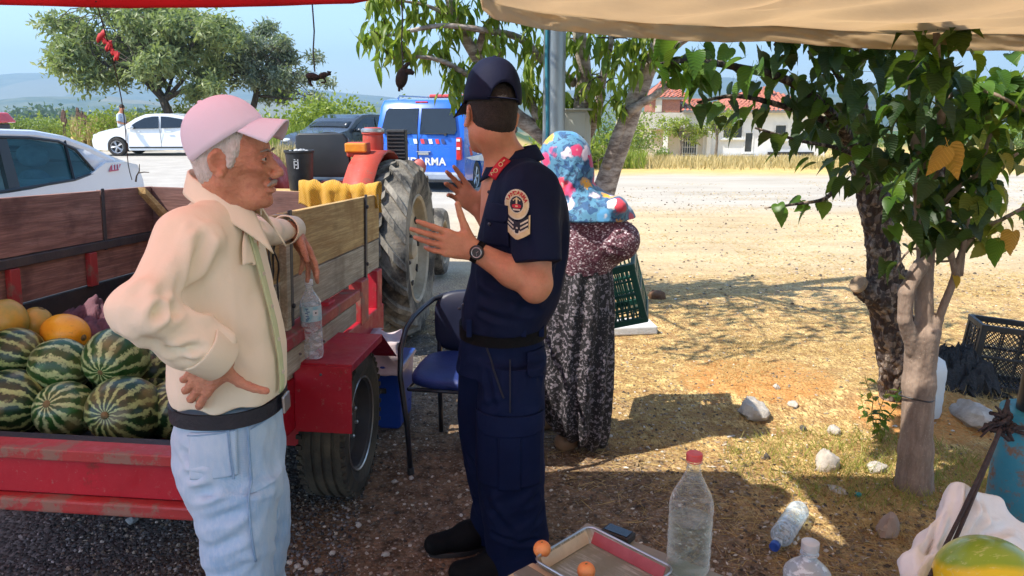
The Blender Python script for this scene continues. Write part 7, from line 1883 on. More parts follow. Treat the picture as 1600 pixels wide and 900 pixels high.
# bottle on the red fender
fb = TW(.080, .655, -.541)
wb = bottle('water_bottle', fb, (0, 0, .4), .302, .0385, 'clear water bottle with a pale blue label standing on the red fender', WHTC, .0, clearm('fender_bottle_plastic', (.93, .96, .98), .55), .012, 6, .014, .70)
LAB = NT('bottle_label'); o_ = LAB.obj(); x_, y_, z_ = LAB.sep(o_)[:3]
lc = LAB.mix(LAB.ramp(LAB.noise(o_, 30, 3), [(.4, 0), (.6, 1)]), (.30, .58, .66), (.62, .78, .80)); LAB.p(col=lc, rough=.4, alpha=.9);
b = MB(); b.lathe([(.0392, .150), (.0394, .152), (.0394, .205), (.0392, .207)], 30, None, False); lo_ = b.build('label', LAB.m, wb, True)
BLT = M('label_ink', (.02, .10, .30), None, 9, .5); b = MB()
for k, (a, z, w_, h_) in enumerate([(-2.05, .200, .30, .003), (-2.05, .195, .06, .006), (-1.93, .189, .30, .0028), (-2.1, .183, .28, .0028), (-1.98, .178, .06, .005), (-2.05, .172, .30, .0028), (-1.95, .166, .26, .003), (-2.05, .160, .30, .0028), (-2.1, .155, .10, .005)]):
 ring = [[Vector((.0399 * cos(a + q), .0399 * sin(a + q), z + dz)) for q in np.linspace(-w_ / 2, w_ / 2, 5)] for dz in (-h_ / 2, h_ / 2)]
 b.loft(ring, False, False)
b.build('label_mark', BLT, lo_)
b = MB(); b.loft([[Vector((.0399 * cos(q - 1.25), .0399 * sin(q - 1.25), z)) for q in np.linspace(-.28, .28, 6)] for z in (.172, .194)], False, False); b.build('label_panel', M('label_white', (.8, .82, .82), None, 5, .5), lo_)
b = MB(); b.lathe([(.0001, .0), (.0035, 0)], 12, lathe_M((cos(-1.25), sin(-1.25), 0), (.0405 * cos(-1.25), .0405 * sin(-1.25), .183)), False); b.build('label_dot', BLKP, lo_)
# ------------------------------------------------------------------ table with the weighing tray
def xy(px, py, z): p = atz(px, py, z); return Vector((p.x, p.y, z))
TZ = .48
ZINC = M('table_grey', (.33, .33, .29), (.24, .24, .21), 5, .6, .3, 30)
c1 = xy(917, 816, TZ); c2 = xy(1134, 900, TZ); ex = (c2 - c1).normalized(); ey = Vector((-ex.y, ex.x, 0)); L = (c2 - c1).length + .06
root = empty('table', (c1.x, c1.y, 0), (0, 0, atan2(ex.y, ex.x)), 'low grey board table at the bottom of the picture', 'table')
b = MB(); b.box((L / 2, -.26, TZ - .0125), (L, .52, .025)); b.build('tabletop', ZINC, root, bevel=.004)
for x in (.05, L - .05):
 for y in (-.06, -.46): b = MB(); b.box((x, y, (TZ - .025) / 2), (.035, .035, TZ - .025)); b.build('leg', STEELD, root)
STEEL = NT('worn_tray_steel'); o_ = STEEL.obj(); n1 = STEEL.noise(STEEL.mp(o_, (3, 40, 1), rot=(0, 0, .5)), 3, 6, .75); n2 = STEEL.noise(o_, 12, 4)
STEEL.p(col=STEEL.mix(STEEL.ramp(n2, [(.35, 0), (.65, 1)]), STEEL.mix(STEEL.ramp(n1, [(.5, 0), (.62, 1)]), (.36, .36, .30), (.78, .77, .72)), (.26, .26, .20)), rough=.42, metal=.55); STEEL.bump(n1, .2, .002); STEELm = STEEL.m
RZ = TZ + .055
pA = xy(921, 822, RZ); pB = xy(1054, 889, RZ); pC = xy(824, 868, RZ); tx = (pB - pA); ty = (pC - pA); TL_ = tx.length; tx.normalize(); ty = (ty - tx * ty.dot(tx)); TWd = ty.length; ty.normalize()
Mt = Matrix((tx, ty, Vector((0, 0, -1)) if False else tx.cross(ty))).transposed()
sg = 1 if tx.cross(ty).z > 0 else -1
root = empty('weighing_tray', (pA.x, pA.y, TZ + .004), (0, 0, atan2(tx.y, tx.x)), 'rectangular worn steel weighing tray with red and cream rim bands', 'tray')
w_ = TWd * sg
def rr(cx0, cy0, cx1, cy1, r, n=5):
 out = []
 for (cx, cy, a0) in ((cx1 - r, cy1 - r, 0), (cx0 + r, cy1 - r, 90), (cx0 + r, cy0 + r, 180), (cx1 - r, cy0 + r, 270)):
  for i in range(n + 1): a = radians(a0 + 90 * i / n); out.append((cx + r * cos(a), cy + r * sin(a)))
 return out
ylo, yhi = min(0, w_), max(0, w_)
b = MB(); rings = []
for ins, z, r in ((.001, .016, .02), (.0, .051, .022), (-.004, .053, .026), (-.005, .050, .026)):
 rings.append([Vector((x, y, z)) for x, y in rr(ins, ylo + ins, TL_ - ins, yhi - ins, r)])
inner = [[Vector((x, y, z)) for x, y in rr(ins, ylo + ins, TL_ - ins, yhi - ins, r)] for ins, z, r in ((.018, .016, .012), (.0165, .017, .012), (.0, .051, .022))]
b.loft(inner[::1], False); b._add(inner[0], [tuple(range(len(inner[0])))])
b.build('pan', STEELm, root, True, solid=.0018, angle=30)
b = MB(); b.tube([Vector((x, y, .052)) for x, y in rr(-.001, ylo - .001, TL_ + .001, yhi + .001, .023)] + [Vector((rr(-.001, ylo - .001, TL_ + .001, yhi + .001, .023)[0][0], rr(-.001, ylo - .001, TL_ + .001, yhi + .001, .023)[0][1], .052))], .0028, 6); b.build('rim', ALLOY, root, True)
RB = M('tray_red_band', (.42, .08, .09), (.34, .05, .06), 20, .4); CB = M('tray_cream_band', (.62, .52, .33), (.5, .42, .27), 20, .4)
def band(x0, y0, x1, y1, nx, ny, mt):
 q = MB(); n_ = Vector((nx, ny, 0)); a = Vector((x0, y0, 0)); c = Vector((x1, y1, 0))
 q._add([a + n_ * .0185 + Vector((0, 0, .018)), c + n_ * .0185 + Vector((0, 0, .018)), c + n_ * .0045 + Vector((0, 0, .046)), a + n_ * .0045 + Vector((0, 0, .046))], [(0, 1, 2, 3)]); q.build('band', mt, root, solid=.001)
band(.022, 0, TL_ - .022, 0, 0, 1 if w_ > 0 else -1, RB); band(0, ylo + .022, 0, yhi - .022, 1, 0, CB); band(.022, w_, .11, w_, 0, -1 if w_ > 0 else 1, RB)
SCB = M('scale_cream', (.62, .52, .34), (.55, .46, .30), 6, .4)
sc_ = xy(836, 893, TZ + .03); root = empty('weighing_scale', (sc_.x + .03, sc_.y - .05, TZ), (0, 0, atan2(tx.y, tx.x)), 'cream plastic weighing scale housing beside the steel tray', 'scale')
b = MB(); b.hexa([(-.10, -.08, .001), (.10, -.08, .001), (.10, .05, .001), (-.10, .05, .001), (-.085, -.07, .04), (.09, -.07, .04), (.09, .035, .035), (-.085, .035, .035)]); b.build('housing', SCB, root, bevel=.008, seg=3)
b = MB(); b.box((-.03, -.02, .041), (.09, .05, .006)); b.build('display', M('lcd_grey', (.20, .20, .17), None, 5, .2), root, bevel=.002)
bx = xy(966, 834, TZ + .012); root = empty('mobile_phone', (bx.x, bx.y, TZ + .001), (0, 0, atan2(ex.y, ex.x)), 'small black glossy box lying on the table edge behind the tray', 'device')
b = MB(); b.box((0, 0, .010), (.085, .045, .020)); b.build('case', BLKP, root, bevel=.003); b = MB(); b.box((0, 0, .0215), (.07, .034, .002)); b.build('screen', TINT, root)
APR = NT('apricot_skin'); o_ = APR.obj(); APR.p(col=APR.mix(APR.ramp(APR.noise(o_, 14, 4, .6), [(.4, 0), (.62, 1)]), (.80, .32, .10), (.72, .18, .035)), rough=.5, sss=.1); APR.bump(APR.noise(o_, 120, 4), .2, .001)
for k, (px, py, lb) in enumerate([(847, 858, 'orange apricot on the left rim corner of the steel tray'), (916, 892, 'second apricot lying inside the tray near the bottom of the picture')]):
 z = TZ + (.058 if k == 0 else .046); c = xy(px, py, z); r = .0225
 root = empty('apricot', (c.x, c.y, z - r), label=lb, cat='apricot', group='apricots on the tray')
 b = MB(); b.ell((0, 0, r), (r, r * .96, r), 28, 18, None, lambda q: 1 - .07 * math.exp(-((q.x + .2) / .10) ** 2) * (1 if q.y < .3 else .2) - .10 * max(0, q.z - .9) / .1); b.build('flesh', APR.m, root, True, angle=180)
 b = MB(); b.ell((0, 0, r * 1.86), (.0035, .0035, .002), 8, 5); b.build('stem_end', STEM, root, True)
bb = xy(1074, 893, TZ); bottle('plastic_bottle', (bb.x, bb.y, TZ + .001), (0, 0, .3), .328, .055, 'large clear bottle half full of water with a red cap on the table', REDC, .46, PET, .016, 4, .017, .56)
# five litre bottle on the ground
c = xy(1265, 905, .05); c = atz(1265, 862, .27); bottle('water_jug', (c.x, c.y, .001), (0, 0, 1), .305, .073, 'milky white jug with white cap standing on the ground at the bottom edge', WHTC, 0, HDPE, .022, 4, .022, .62, neck_top=.84)
e0 = Vector((*atz(1209, 856, .04).xy, .042)); e1 = Vector((*atz(1249, 797, .04).xy, .044)); dr = (e0 - e1).normalized()
q_ = dr.to_track_quat('Z', 'Y'); bottle('plastic_bottle', e0 - dr * .335, q_.to_euler(), .335, .043, 'empty scuffed bottle with blue cap lying on the ground', BLUC, 0, PETB, .015, 6, .018, .70)
# ------------------------------------------------------------------ chair
def chair():
 root = empty('chair', (-.185, 3.335, 0), (0, 0, radians(-9.2)), 'blue seated chair with black tube frame standing beside the officer', 'chair')
 TUBE = M('chair_tube', (.012, .013, .018), (.02, .02, .03), 10, .3, coat=.3); SEAT = M('chair_blue', (.012, .030, .16), (.008, .022, .12), 7, .55, .3, 120)
 for s in (-1, 1):
  b = MB(); b.tube([(s * .245, -.235, .0), (s * .262, -.21, .22), (s * .290, -.20, .46), (s * .292, -.175, .58), (s * .284, -.11, .655), (s * .274, -.02, .69), (s * .258, .10, .705), (s * .235, .20, .72), (s * .18, .245, .735), (s * .0, .255, .74)], .0125, 10); b.build('arm_tube', TUBE, root, True, angle=180)
  b = MB(); b.tube([(s * .225, .245, 0), (s * .22, .22, .3), (s * .215, .215, .5), (s * .205, .24, .74)], .0125, 10); b.build('rear_leg', TUBE, root, True, angle=180)
  b = MB(); b.lathe([(.0145, 0), (.0165, .002), (.0155, .03), (.013, .032)], 12, Matrix.Translation((s * .245, -.235, 0))); b.build('foot_cap', BLKP, root, True)
  b = MB(); b.tube([(s * .252, -.20, .40), (s * .225, .215, .40)], .010, 8); b.build('side_rail', TUBE, root, True)
 b = MB(); b.tube([(-.252, -.20, .40), (.252, -.20, .40)], .010, 8); b.build('front_rail', TUBE, root, True)
 def sup(n, a, c, p=4):
  out = []
  for k in range(n): t_ = 2 * pi * k / n; out.append((a * abs(cos(t_)) ** (2 / p) * (1 if cos(t_) > 0 else -1), c * abs(sin(t_)) ** (2 / p) * (1 if sin(t_) > 0 else -1)))
  return out
 b = MB(); b.loft([[Vector((x * f, y * f - .01, z)) for x, y in sup(40, .262, .225)] for f, z in ((.94, .415), (1, .425), (1, .445), (.97, .458), (.85, .466), (.4, .464))], True); b.build('seat', SEAT, root, True, angle=60)
 b = MB(); b.loft([[Vector((x * f, .225 + o + .10 * (z0 + .60 - .6) * .3 + .03 * (1 - (x / .21) ** 2), .60 + z0)) for x, z0 in [(q[0] * f, q[1] * f) for q in sup(40, .235, .160)]] for f, o in ((.92, .022), (1, .012), (1, -.010), (.94, -.022), (.6, -.026))], True); b.build('backrest', M('chair_navy', (.010, .014, .04), (.006, .009, .03), 6, .5), root, True, angle=60)
chair()
# ------------------------------------------------------------------ crates
def crate(name, M4, w, d, h, mat, label, diag=False, cat='crate'):
 root = empty(name, (0, 0, 0)); root.matrix_world = M4; root.location = M4.translation; root.rotation_euler = M4.to_euler(); tag(root, label, cat)
 fr = MB(); t_ = .012
 for x in (-1, 1):
  for y in (-1, 1): fr.box((x * (w / 2 - .012), y * (d / 2 - .012), h / 2), (.030, .030, h))
 fr.build('corner_post', mat, root, bevel=.003) if False else None
 for x in (-1, 1):
  for y in (-1, 1):
   q = MB(); q.box((x * (w / 2 - .012), y * (d / 2 - .012), h / 2), (.032, .032, h)); q.build('corner_post', mat, root, bevel=.004)
 for z, hh, e in ((.014, .03, .008), (h - .016, .034, .010), (h * .5, .016, .003)):
  for y in (-1, 1): q = MB(); q.box((0, y * (d / 2 - .004), z), (w + e - .002, t_ + e, hh)); q.build('rim', mat, root, bevel=.003)
  for x in (-1, 1): q = MB(); q.box((x * (w / 2 - .004), 0, z + .001), (t_ + e, d + e, hh - .003)); q.build('rim', mat, root, bevel=.003)
 lt = MB()
 def face(o, ax_, Lf):
  if diag:
   n = int(Lf / .028)
   for s in (-1, 1):
    for k in range(-int(h / .028), n + 1):
     x0 = k * .028 if s > 0 else Lf - k * .028; pts = []
     for i in range(2):
      zz = i * h; xx = x0 + s * zz * .85
     za, zb = 0.0, h; xa, xb = x0, x0 + s * h * .85
     if s > 0:
      if xa < 0: za = -xa / .85; xa = 0
      if xb > Lf: zb = (Lf - x0) / .85; xb = Lf
     else:
      if xa > Lf: za = (xa - Lf) / .85; xa = Lf
      if xb < 0: zb = x0 / .85; xb = 0
     if zb - za > .02 and 0 <= za < h: lt.tube([o + ax_ * xa + Vector((0, 0, za)), o + ax_ * xb + Vector((0, 0, zb))], .0028, 4, False)
   for k in (1, 2, 3): lt.box(o + ax_ * (Lf * k / 4) + Vector((0, 0, h / 2)), (.008, .008, h))
  else:
   n = int(Lf / .022)
   for k in range(1, n): lt.box(o + ax_ * (Lf * k / n) + Vector((0, 0, h / 2)), (.009 if abs(ax_.x) > .5 else .006, .006 if abs(ax_.x) > .5 else .009, h - .02))
   for z in (.25, .72): lt.box(o + ax_ * Lf / 2 + Vector((0, 0, h * z)), (Lf if abs(ax_.x) > .5 else .007, .007 if abs(ax_.x) > .5 else Lf, .010))
 for y in (-1, 1): face(Vector((-w / 2, y * (d / 2 - .004), 0)), Vector((1, 0, 0)), w)
 for x in (-1, 1): face(Vector((x * (w / 2 - .004), -d / 2, 0)), Vector((0, 1, 0)), d)
 for k in range(1, int(w / .03)): lt.box((-w / 2 + k * .03, 0, .006), (.010, d, .006))
 for k in range(1, int(d / .05)): lt.box((0, -d / 2 + k * .05, .0065), (w, .010, .005))
 lo = lt.build('lattice', mat, root); lo['kind'] = 'stuff'
 return root
GRC = M('crate_green', (.010, .085, .065), (.008, .06, .045), 6, .4, .1, 60); BKC = M('crate_black', (.012, .012, .014), (.025, .024, .024), 8, .5, .2, 60)
bc = at(952, 498, 3.72)
crate('plastic_crate', Matrix.Translation(bc) @ Matrix.Rotation(radians(-12), 4, 'Z') @ Matrix.Rotation(radians(-15), 4, 'Y') @ Matrix.Rotation(radians(8), 4, 'X'), .40, .27, .31, GRC, 'dark green slatted plastic crate held tilted by the woman')
bc = atz(1578, 622, 0.0); z_ = H(bc.x, bc.y)
crate('plastic_crate', Matrix.Translation((bc.x + .04, bc.y + .16, z_ + .01)) @ Matrix.Rotation(radians(-14), 4, 'Z') @ Matrix.Rotation(radians(5), 4, 'Y'), .42, .24, .38, BKC, 'black lattice crate standing on the ground at the right edge', True)
# pallet of pale foam
p0 = atz(990, 520, 0); root = empty('foam_slab', (p0.x, p0.y, H(p0.x, p0.y)), (0, 0, .12), 'flat grey white slab on the ground behind the woman', 'slab')
FOAM = M('foam_white', (.62, .62, .60), (.50, .50, .48), 8, .9, .4, 60)
b = MB(); b.box((-.05, .05, .035), (.42, .26, .065)); b.build('slab', FOAM, root, bevel=.012, seg=3); b = MB(); b.box((-.12, .05, .072), (.12, .10, .012)); b.build('lid', FOAM, root, bevel=.004)
# ------------------------------------------------------------------ stones
ROCK = M('limestone', (.58, .53, .46), (.36, .31, .26), 12, .95, .7, 50); CLOD = M('clod_brown', (.20, .11, .06), (.11, .06, .035), 12, .95, .8, 40); DSTONE = M('dark_stone', (.07, .06, .055), (.14, .12, .10), 14, .9, .7, 50); REDT = M('orange_earth', (.42, .20, .08), (.30, .13, .05), 8, .95, .6, 40)
def stone(px, py, w, d, h, mat, label, seed, name='stone', cat='stone', sink=.25, sharp=.5):
 c = atz(px, py, 0); z = H(c.x, c.y); root = empty(name, (c.x, c.y, z), (0, 0, seed * 1.7), label, cat, 'stones lying on the ground' if cat == 'stone' else None)
 b = MB(); rs = np.random.RandomState(seed); pl = rnd = rs.randn(9, 3); pl /= np.linalg.norm(pl, axis=1, keepdims=True); of = .62 + .25 * rs.rand(9)
 def fn(q):
  v = np.array(q); g = 1.0
  for n_, o_ in zip(pl, of):
   dd = float(v @ n_)
   if dd > o_: g = min(g, o_ / dd)
  return g * (1 + .13 * n3(q.x * 3 + seed, q.y * 3, q.z * 3) + .05 * n3(q.x * 8 + seed, q.y * 8, q.z * 8))
 b.ell((0, 0, h * (.5 - sink)), (w / 2, d / 2, h * .6), 22, 14, None, fn); b.build('rock', mat, root, True, angle=28); return root
stone(1176, 652, .20, .16, .13, ROCK, 'largest pale stone, lying in sunlit straw right of the womans shadow', 1)
stone(1291, 730, .12, .10, .12, ROCK, 'pale stone with a dark side left of the front mulberry trunk', 2)
stone(1302, 677, .09, .07, .05, ROCK, 'small pale stone above the stone with the dark side', 3)
stone(1369, 733, .13, .08, .045, ROCK, 'flat white stone beside the base of the front trunk', 4)
stone(1308, 766, .11, .06, .018, ROCK, 'thin flat white flake at the edge of the awning shade', 5)
stone(1386, 834, .13, .09, .10, M('brick_pale', (.42, .30, .22), (.34, .22, .16), 9, .95, .5, 50), 'wedge shaped pale brick fragment near the white sack', 6)
stone(1026, 467, .16, .10, .10, CLOD, 'brown clod of earth on the pale lot behind the green crate', 7)
stone(1198, 716, .04, .03, .035, DSTONE, 'small dark pebble at the edge of the sunlit straw', 8)
stone(1238, 640, .06, .05, .04, ROCK, 'small grey stone right of the largest pale stone', 9)
stone(1255, 672, .07, .04, .03, DSTONE, 'small dark clod in the sunlit straw', 10)
stone(206, 816, .055, .045, .03, M('pebble_grey', (.42, .43, .42), (.3, .3, .3), 20, .9), 'lone pale grey pebble on the dark gravel below the tailboard', 11)
stone(1515, 668, .34, .16, .13, ROCK, 'long pale stone slab behind the rope and post', 12)
stone(1212, 620, .05, .04, .03, ROCK, 'tiny stone near the mound of orange earth', 14); stone(1143, 683, .06, .02, .01, ROCK, 'sliver of pale stone left of the shade edge', 15)
stone(1386, 482, .05, .04, .04, ROCK, 'pale pebble on the lot by the barked trunk', 16)
for k, (px, py) in enumerate([(453, 880), (465, 886), (478, 881), (520, 866), (498, 894), (560, 822), (617, 754), (643, 748), (604, 868)]):
 stone(px, py, .030, .024, .018, ROCK, ['pebble in the cluster beside the old mans jeans', 'pebble in the cluster beside the old mans jeans', 'pebble in the cluster beside the old mans jeans', 'rounded pale pebble just right of the pebble cluster', 'pebble at the bottom edge beside the pebble cluster', 'white pebble on the brown gravel before the trailer tyre', 'white pebble left of the chairs front foot', 'white pebble at the chairs front foot', 'white oval pebble between trailer tyre and officers boot'][k], 20 + k)
# orange mound of earth next to trunk
# white jug behind trunk
c = atz(1449, 668, 0); c.y += .06; root = empty('jerrycan', (c.x, c.y, H(c.x, c.y)), (0, 0, .2), 'white plastic jerrycan with red cap standing behind the front trunk', 'jerrycan')
b = MB(); prof = [(.30, .002), (.92, .0), (1, .03), (.97, .07), (1, .09), (.97, .13), (1, .15), (.97, .19), (1, .21), (.98, .26), (.80, .31), (.35, .335), (.30, .345)]
b.loft([[Vector((.085 * f * abs(cos(a)) ** .6 * (1 if cos(a) > 0 else -1), .065 * f * abs(sin(a)) ** .6 * (1 if sin(a) > 0 else -1), z)) for a in np.linspace(0, 2 * pi, 32, endpoint=False)] for f, z in prof], True); b.build('can', M('jerry_white', (.66, .69, .70), (.56, .6, .62), 5, .4), root, True, angle=50)
b = MB(); b.lathe([(.022, .345), (.022, .372), (.0001, .374)], 16); b.build('cap', REDC, root, True); b = MB(); b.tube([(-.05, 0, .318), (-.04, 0, .36), (.0, 0, .365)], .009, 8); b.build('handle', _MC['jerry_white'], root, True)
# heap of black netting
cn = atz(1492, 622, 0); b = crumple((cn.x, cn.y + .06, H(cn.x, cn.y) - .01), .26, .20, .20, 12, 60, .5, 5.0); tag(b.build('netting', M('net_black', (.012, .012, .013), (.03, .03, .032), 50, .8, 1.0, 90), None, True, angle=25), 'crumpled black netting heaped between jerrycan and black crate', 'netting')
cn = atz(1478, 700, 0)
# ------------------------------------------------------------------ post, rope, sack and the yellow green melon
TEAL = paintm('post_teal', (.04, .26, .36), (.03, .20, .29), (.22, .10, .04), .9, 10)
pb = at(1602, 760, 2.22); root = empty('tent_post', (pb.x, pb.y, 0), label='rusty teal steel post socket with black pole rising from it', cat='post')
b = MB(); b.tube([(0, 0, 0), (0, 0, .35), (-.006, 0, .70)], [.108, .104, .10], 20); b.build('socket', TEAL, root, True, angle=40)
b = MB(); b.tube([(-.005, 0, .66), (.0, 0, 1.2), (.03, 0, 1.95)], [.058, .052, .048], 14); b.build('pole', M('pole_black', (.012, .014, .016), (.02, .022, .025), 5, .4), root, True, angle=40)
ROPE = M('rope_dark', (.075, .05, .05), (.04, .028, .03), 60, .9, .8, 200)
k0 = at(1566, 664, 2.10); root = empty('rope', k0, label='dark knotted rope tied round the post and stretched down to the sack', cat='rope')
b = MB(); rk = random.Random(4)
for i in range(16):
 p = [Vector((rk.gauss(0, .015), rk.gauss(0, .012), rk.gauss(0, .018)))]
 for j in range(4): p.append(p[-1] * .45 + Vector((rk.gauss(0, .020), rk.gauss(0, .014), rk.gauss(0, .020))))
 b.tube(p, .0065, 6)
b.build('knot', ROPE, root, True, angle=180)
for i, (e, y_) in enumerate((((1452, 903), 1.62), ((1466, 903), 1.63))):
 q = at(e[0], e[1], y_) - k0; b = MB(); b.tube([Vector((0, 0, -.005 * i)), q * .3 + Vector((0, 0, -.012)), q * .6 + Vector((0, 0, -.014)), q], .0055, 6); b.build('strand', ROPE, root, True)
for dv in ((-.07, .0, -.02), (-.03, 0, .06), (-.06, 0, -.04)):
 b = MB(); v = Vector(dv); b.tube([Vector((0, 0, 0)), v * .5 + Vector((0, 0, .018)), v], [.006, .005, .003], 5); b.build('loose_end', ROPE, root, True)
b = MB(); lp = pb - k0; b.tube([lp + Vector((.112 * cos(a), .112 * sin(a), -pb.z + .645 + .008 * sin(2 * a))) for a in np.linspace(2.4, 6.4, 18)], .006, 6); b.build('winding', ROPE, root, True)
SACK = M('sack_white', (.90, .90, .91), (.80, .79, .80), 5, .7, .35, 26)
melc = at(1543, 912, 1.60); SZ = melc.z - .13
root = empty('wooden_box', (melc.x + .02, melc.y + .08, 0), (0, 0, .1), 'upturned wooden box carrying the white sack', 'box')
b = MB(); b.box((.13, .02, SZ / 2), (.20, .30, SZ)); b.build('box_body', W_GREY, root, bevel=.005)
root = empty('sack', (melc.x, melc.y, SZ), label='white woven plastic sack heaped round the melon in the bottom right corner', cat='sack')
S = PS(); o3 = Vector((0, 0, 0))
def wp(px, py, Y): return at(px, py, Y)
S.cap(wp(1497, 772, 1.93), wp(1440, 880, 1.78), .035, .06, .06); S.cap(wp(1497, 765, 1.93), wp(1550, 775, 1.95), .028, .03, .05); S.cap(wp(1500, 800, 1.90), wp(1600, 850, 1.90), .06, .07, .06); S.cap(wp(1440, 890, 1.74), wp(1425, 960, 1.60), .055, .07, .06); S.ell(wp(1540, 900, 1.80), (.18, .12, .10), .06); S.cap(wp(1550, 790, 1.94), wp(1560, 830, 1.93), .03, .04, .04); S.cap(wp(1620, 860, 1.88), wp(1680, 900, 1.8), .06, .08, .05); S.ell((melc.x, melc.y - .05, SZ + .03), (.20, .22, .06), .06)
S.ell(melc, (.128, .128, .118), .02, sub=True)
gs = groove([(wp(1497, 750, 1.9), wp(1430, 900, 1.7), .016, .016), (wp(1505, 760, 1.88), wp(1470, 890, 1.72), .014, .014), (wp(1525, 750, 1.9), wp(1500, 850, 1.8), .014, .013), (wp(1545, 770, 1.9), wp(1520, 850, 1.8), .012, .012), (wp(1590, 820, 1.86), wp(1500, 850, 1.8), .014, .014), (wp(1600, 850, 1.84), wp(1520, 865, 1.75), .012, .012), (wp(1470, 790, 1.86), wp(1450, 900, 1.7), .012, .010)])
sdf_obj('fabric', lambda P: smax(S(P), SZ + .001 - P[:, 2], .01), (melc.x - .45, 1.30, SZ - .02), (melc.x + .55, 2.12, SZ + .32), .006, SACK, root, it=1, disp=lambda P, N: gs(P) * 1.6 + facets(.20, 3.5, 9, 5, 9, .4)(P) + facets(.03, 12, 26, 6, 7, .5)(P))
# bag mouth: thin raised lip
ML = NT('melon_yellow_green'); o_ = ML.obj(); x_, y_, z_2 = ML.sep(o_)[:3]
cm = ML.mix(ML.ramp(ML.math('ADD', ML.math('ADD', z_2, ML.math('MULTIPLY', y_, .5)), ML.math('MULTIPLY', ML.noise(o_, 8, 4), .05)), [(.180, 0), (.200, 1)]), (.80, .55, .02), (.26, .38, .03)); cm = ML.mix(ML.ramp(ML.noise(ML.mp(o_, (2, 14, 14)), 6, 4, .7), [(.58, 0), (.66, .5)]), cm, (.70, .68, .30)); ML.p(col=cm, rough=.3, coat=.3)
root = empty('melon', melc - Vector((0, 0, .112)), label='large glossy yellow green melon resting on the white sack', cat='melon')
b = MB(); b.ell((0, 0, .112), (.122, .118, .112), 44, 28); b.build('rind', ML.m, root, True, angle=180); b = MB(); b.lathe([(.008, 0), (.006, .012), (.0001, .014)], 10, lathe_M((1, -.2, .1), (.121, -.02, .12))); b.build('stem_end', STEM, root, True)
# ------------------------------------------------------------------ ground litter, gravel, straw
STRAW = M('straw', (.66, .48, .20), (.46, .32, .12), 3, .8, rnd=.9);
def scatter_stones(name, n, fn, r0, r1, mat, label, seed):
 rs = np.random.RandomState(seed); X, Y = fn(rs, n); n = len(X); Z = Hn(X, Y)
 TV = np.array([(1, 0, 0), (-1, 0, 0), (0, 1, 0), (0, -1, 0), (0, 0, 1), (0, 0, -1), (.62, .62, .45), (-.6, .6, -.4), (.6, -.62, .4), (-.62, -.6, .5)])
 TV = TV / np.linalg.norm(TV, axis=1, keepdims=True); F = np.array([(0, 6, 4), (6, 2, 4), (2, 1, 4), (1, 9, 4), (9, 3, 4), (3, 8, 4), (8, 0, 4), (0, 2, 6), (2, 7, 1), (0, 8, 3), (1, 3, 9), (0, 3, 5), (3, 1, 5), (1, 7, 5), (7, 2, 5), (2, 0, 5)])
 S_ = (r0 + (r1 - r0) * rs.rand(n) ** 3)[:, None] * (np.array([1, .8, .55]) * (.75 + .5 * rs.rand(n, 3)))
 d = rs.randn(n, 3); d[:, 2] *= .3; V, F2 = scatter_np(TV, F, np.stack([X, Y, Z + S_[:, 2] * .3], 1), basis_np(d, np.tile([0, 0, 1.], (n, 1)) + rs.randn(n, 3) * .2), S_)
 return tag(np_mesh(name, V, F2, mat, None, False), label, kind='stuff')
def leftreg(rs, n):
 Y = 1.7 + 4.2 * rs.rand(n) ** 1.3; X = (-.75 + 1.35 * rs.rand(n)) * Y * .9; k = X + .62 * Y < 3.2 + rs.randn(n) * .5; return X[k], Y[k]
GRV = NT('gravel'); rr_ = GRV.n('ShaderNodeNewGeometry').outputs['Random Per Island']; GRV.p(col=GRV.ramp(rr_, [(0, (.05, .042, .035)), (.3, (.16, .12, .085)), (.6, (.26, .20, .14)), (.88, (.42, .35, .27)), (1, (.66, .61, .53))]), rough=.9)
GRG = NT('gravel_grey'); rr_ = GRG.n('ShaderNodeNewGeometry').outputs['Random Per Island']; GRG.p(col=GRG.ramp(rr_, [(0, (.03, .03, .03)), (.4, (.09, .085, .082)), (.8, (.16, .15, .145)), (1, (.34, .32, .30))]), rough=.9)
scatter_stones('gravel', 30000, leftreg, .0025, .012, GRV.m, 'loose brown and white gravel on the trodden ground', 3)
def leftfar(rs, n):
 Y = 1.6 + 2.4 * rs.rand(n); X = -1.9 + 1.35 * rs.rand(n) ** .8 - .1 * (Y - 2); return X, Y
scatter_stones('grey_gravel', 16000, leftfar, .003, .011, GRG.m, 'dark grey gravel under the trailer', 4)
def rightreg(rs, n):
 Y = 2.2 + 5.2 * rs.rand(n) ** 1.25; X = (.05 + .8 * rs.rand(n)) * Y; e = X + .62 * Y; k = (e > 2.55 + rs.randn(n) * .35); c = fbm(np.stack([X * 1.1, Y * 1.1, X * 0], -1), 3); k &= c > -.32 + .25 * rs.randn(n); return X[k], Y[k]
blades('straw', 52000, rightreg, .03, .13, .0022, STRAW, 'dry straw litter lying on the ground to the right', 8, .25, flat=.98)
def tuft(rs, n):
 Y = 2.6 + 2.6 * rs.rand(n); X = (.28 + .5 * rs.rand(n)) * Y; c = fbm(np.stack([X * 2.2, Y * 2.2, X * 0 + 7], -1), 3); k = c > .12; return X[k], Y[k]
def lotreg(rs, n):
 Y = 6.5 + 11 * rs.rand(n) ** 1.3; X = (.12 + .75 * rs.rand(n)) * Y; c = fbm(np.stack([X * .7, Y * 1.5, X * 0 + 3], -1), 3); k = c > .10; return X[k], Y[k]
blades('lot_grass', 30000, lotreg, .02, .09, .004, STRAW, 'sparse dry grass patches on the pale lot', 12, .9, flat=.6)
def lotst(rs, n):
 Y = 6 + 10 * rs.rand(n); X = (-.05 + .9 * rs.rand(n)) * Y; return X, Y
scatter_stones('lot_gravel', 5000, lotst, .004, .022, GRV.m, 'small stones spread over the pale lot', 13)
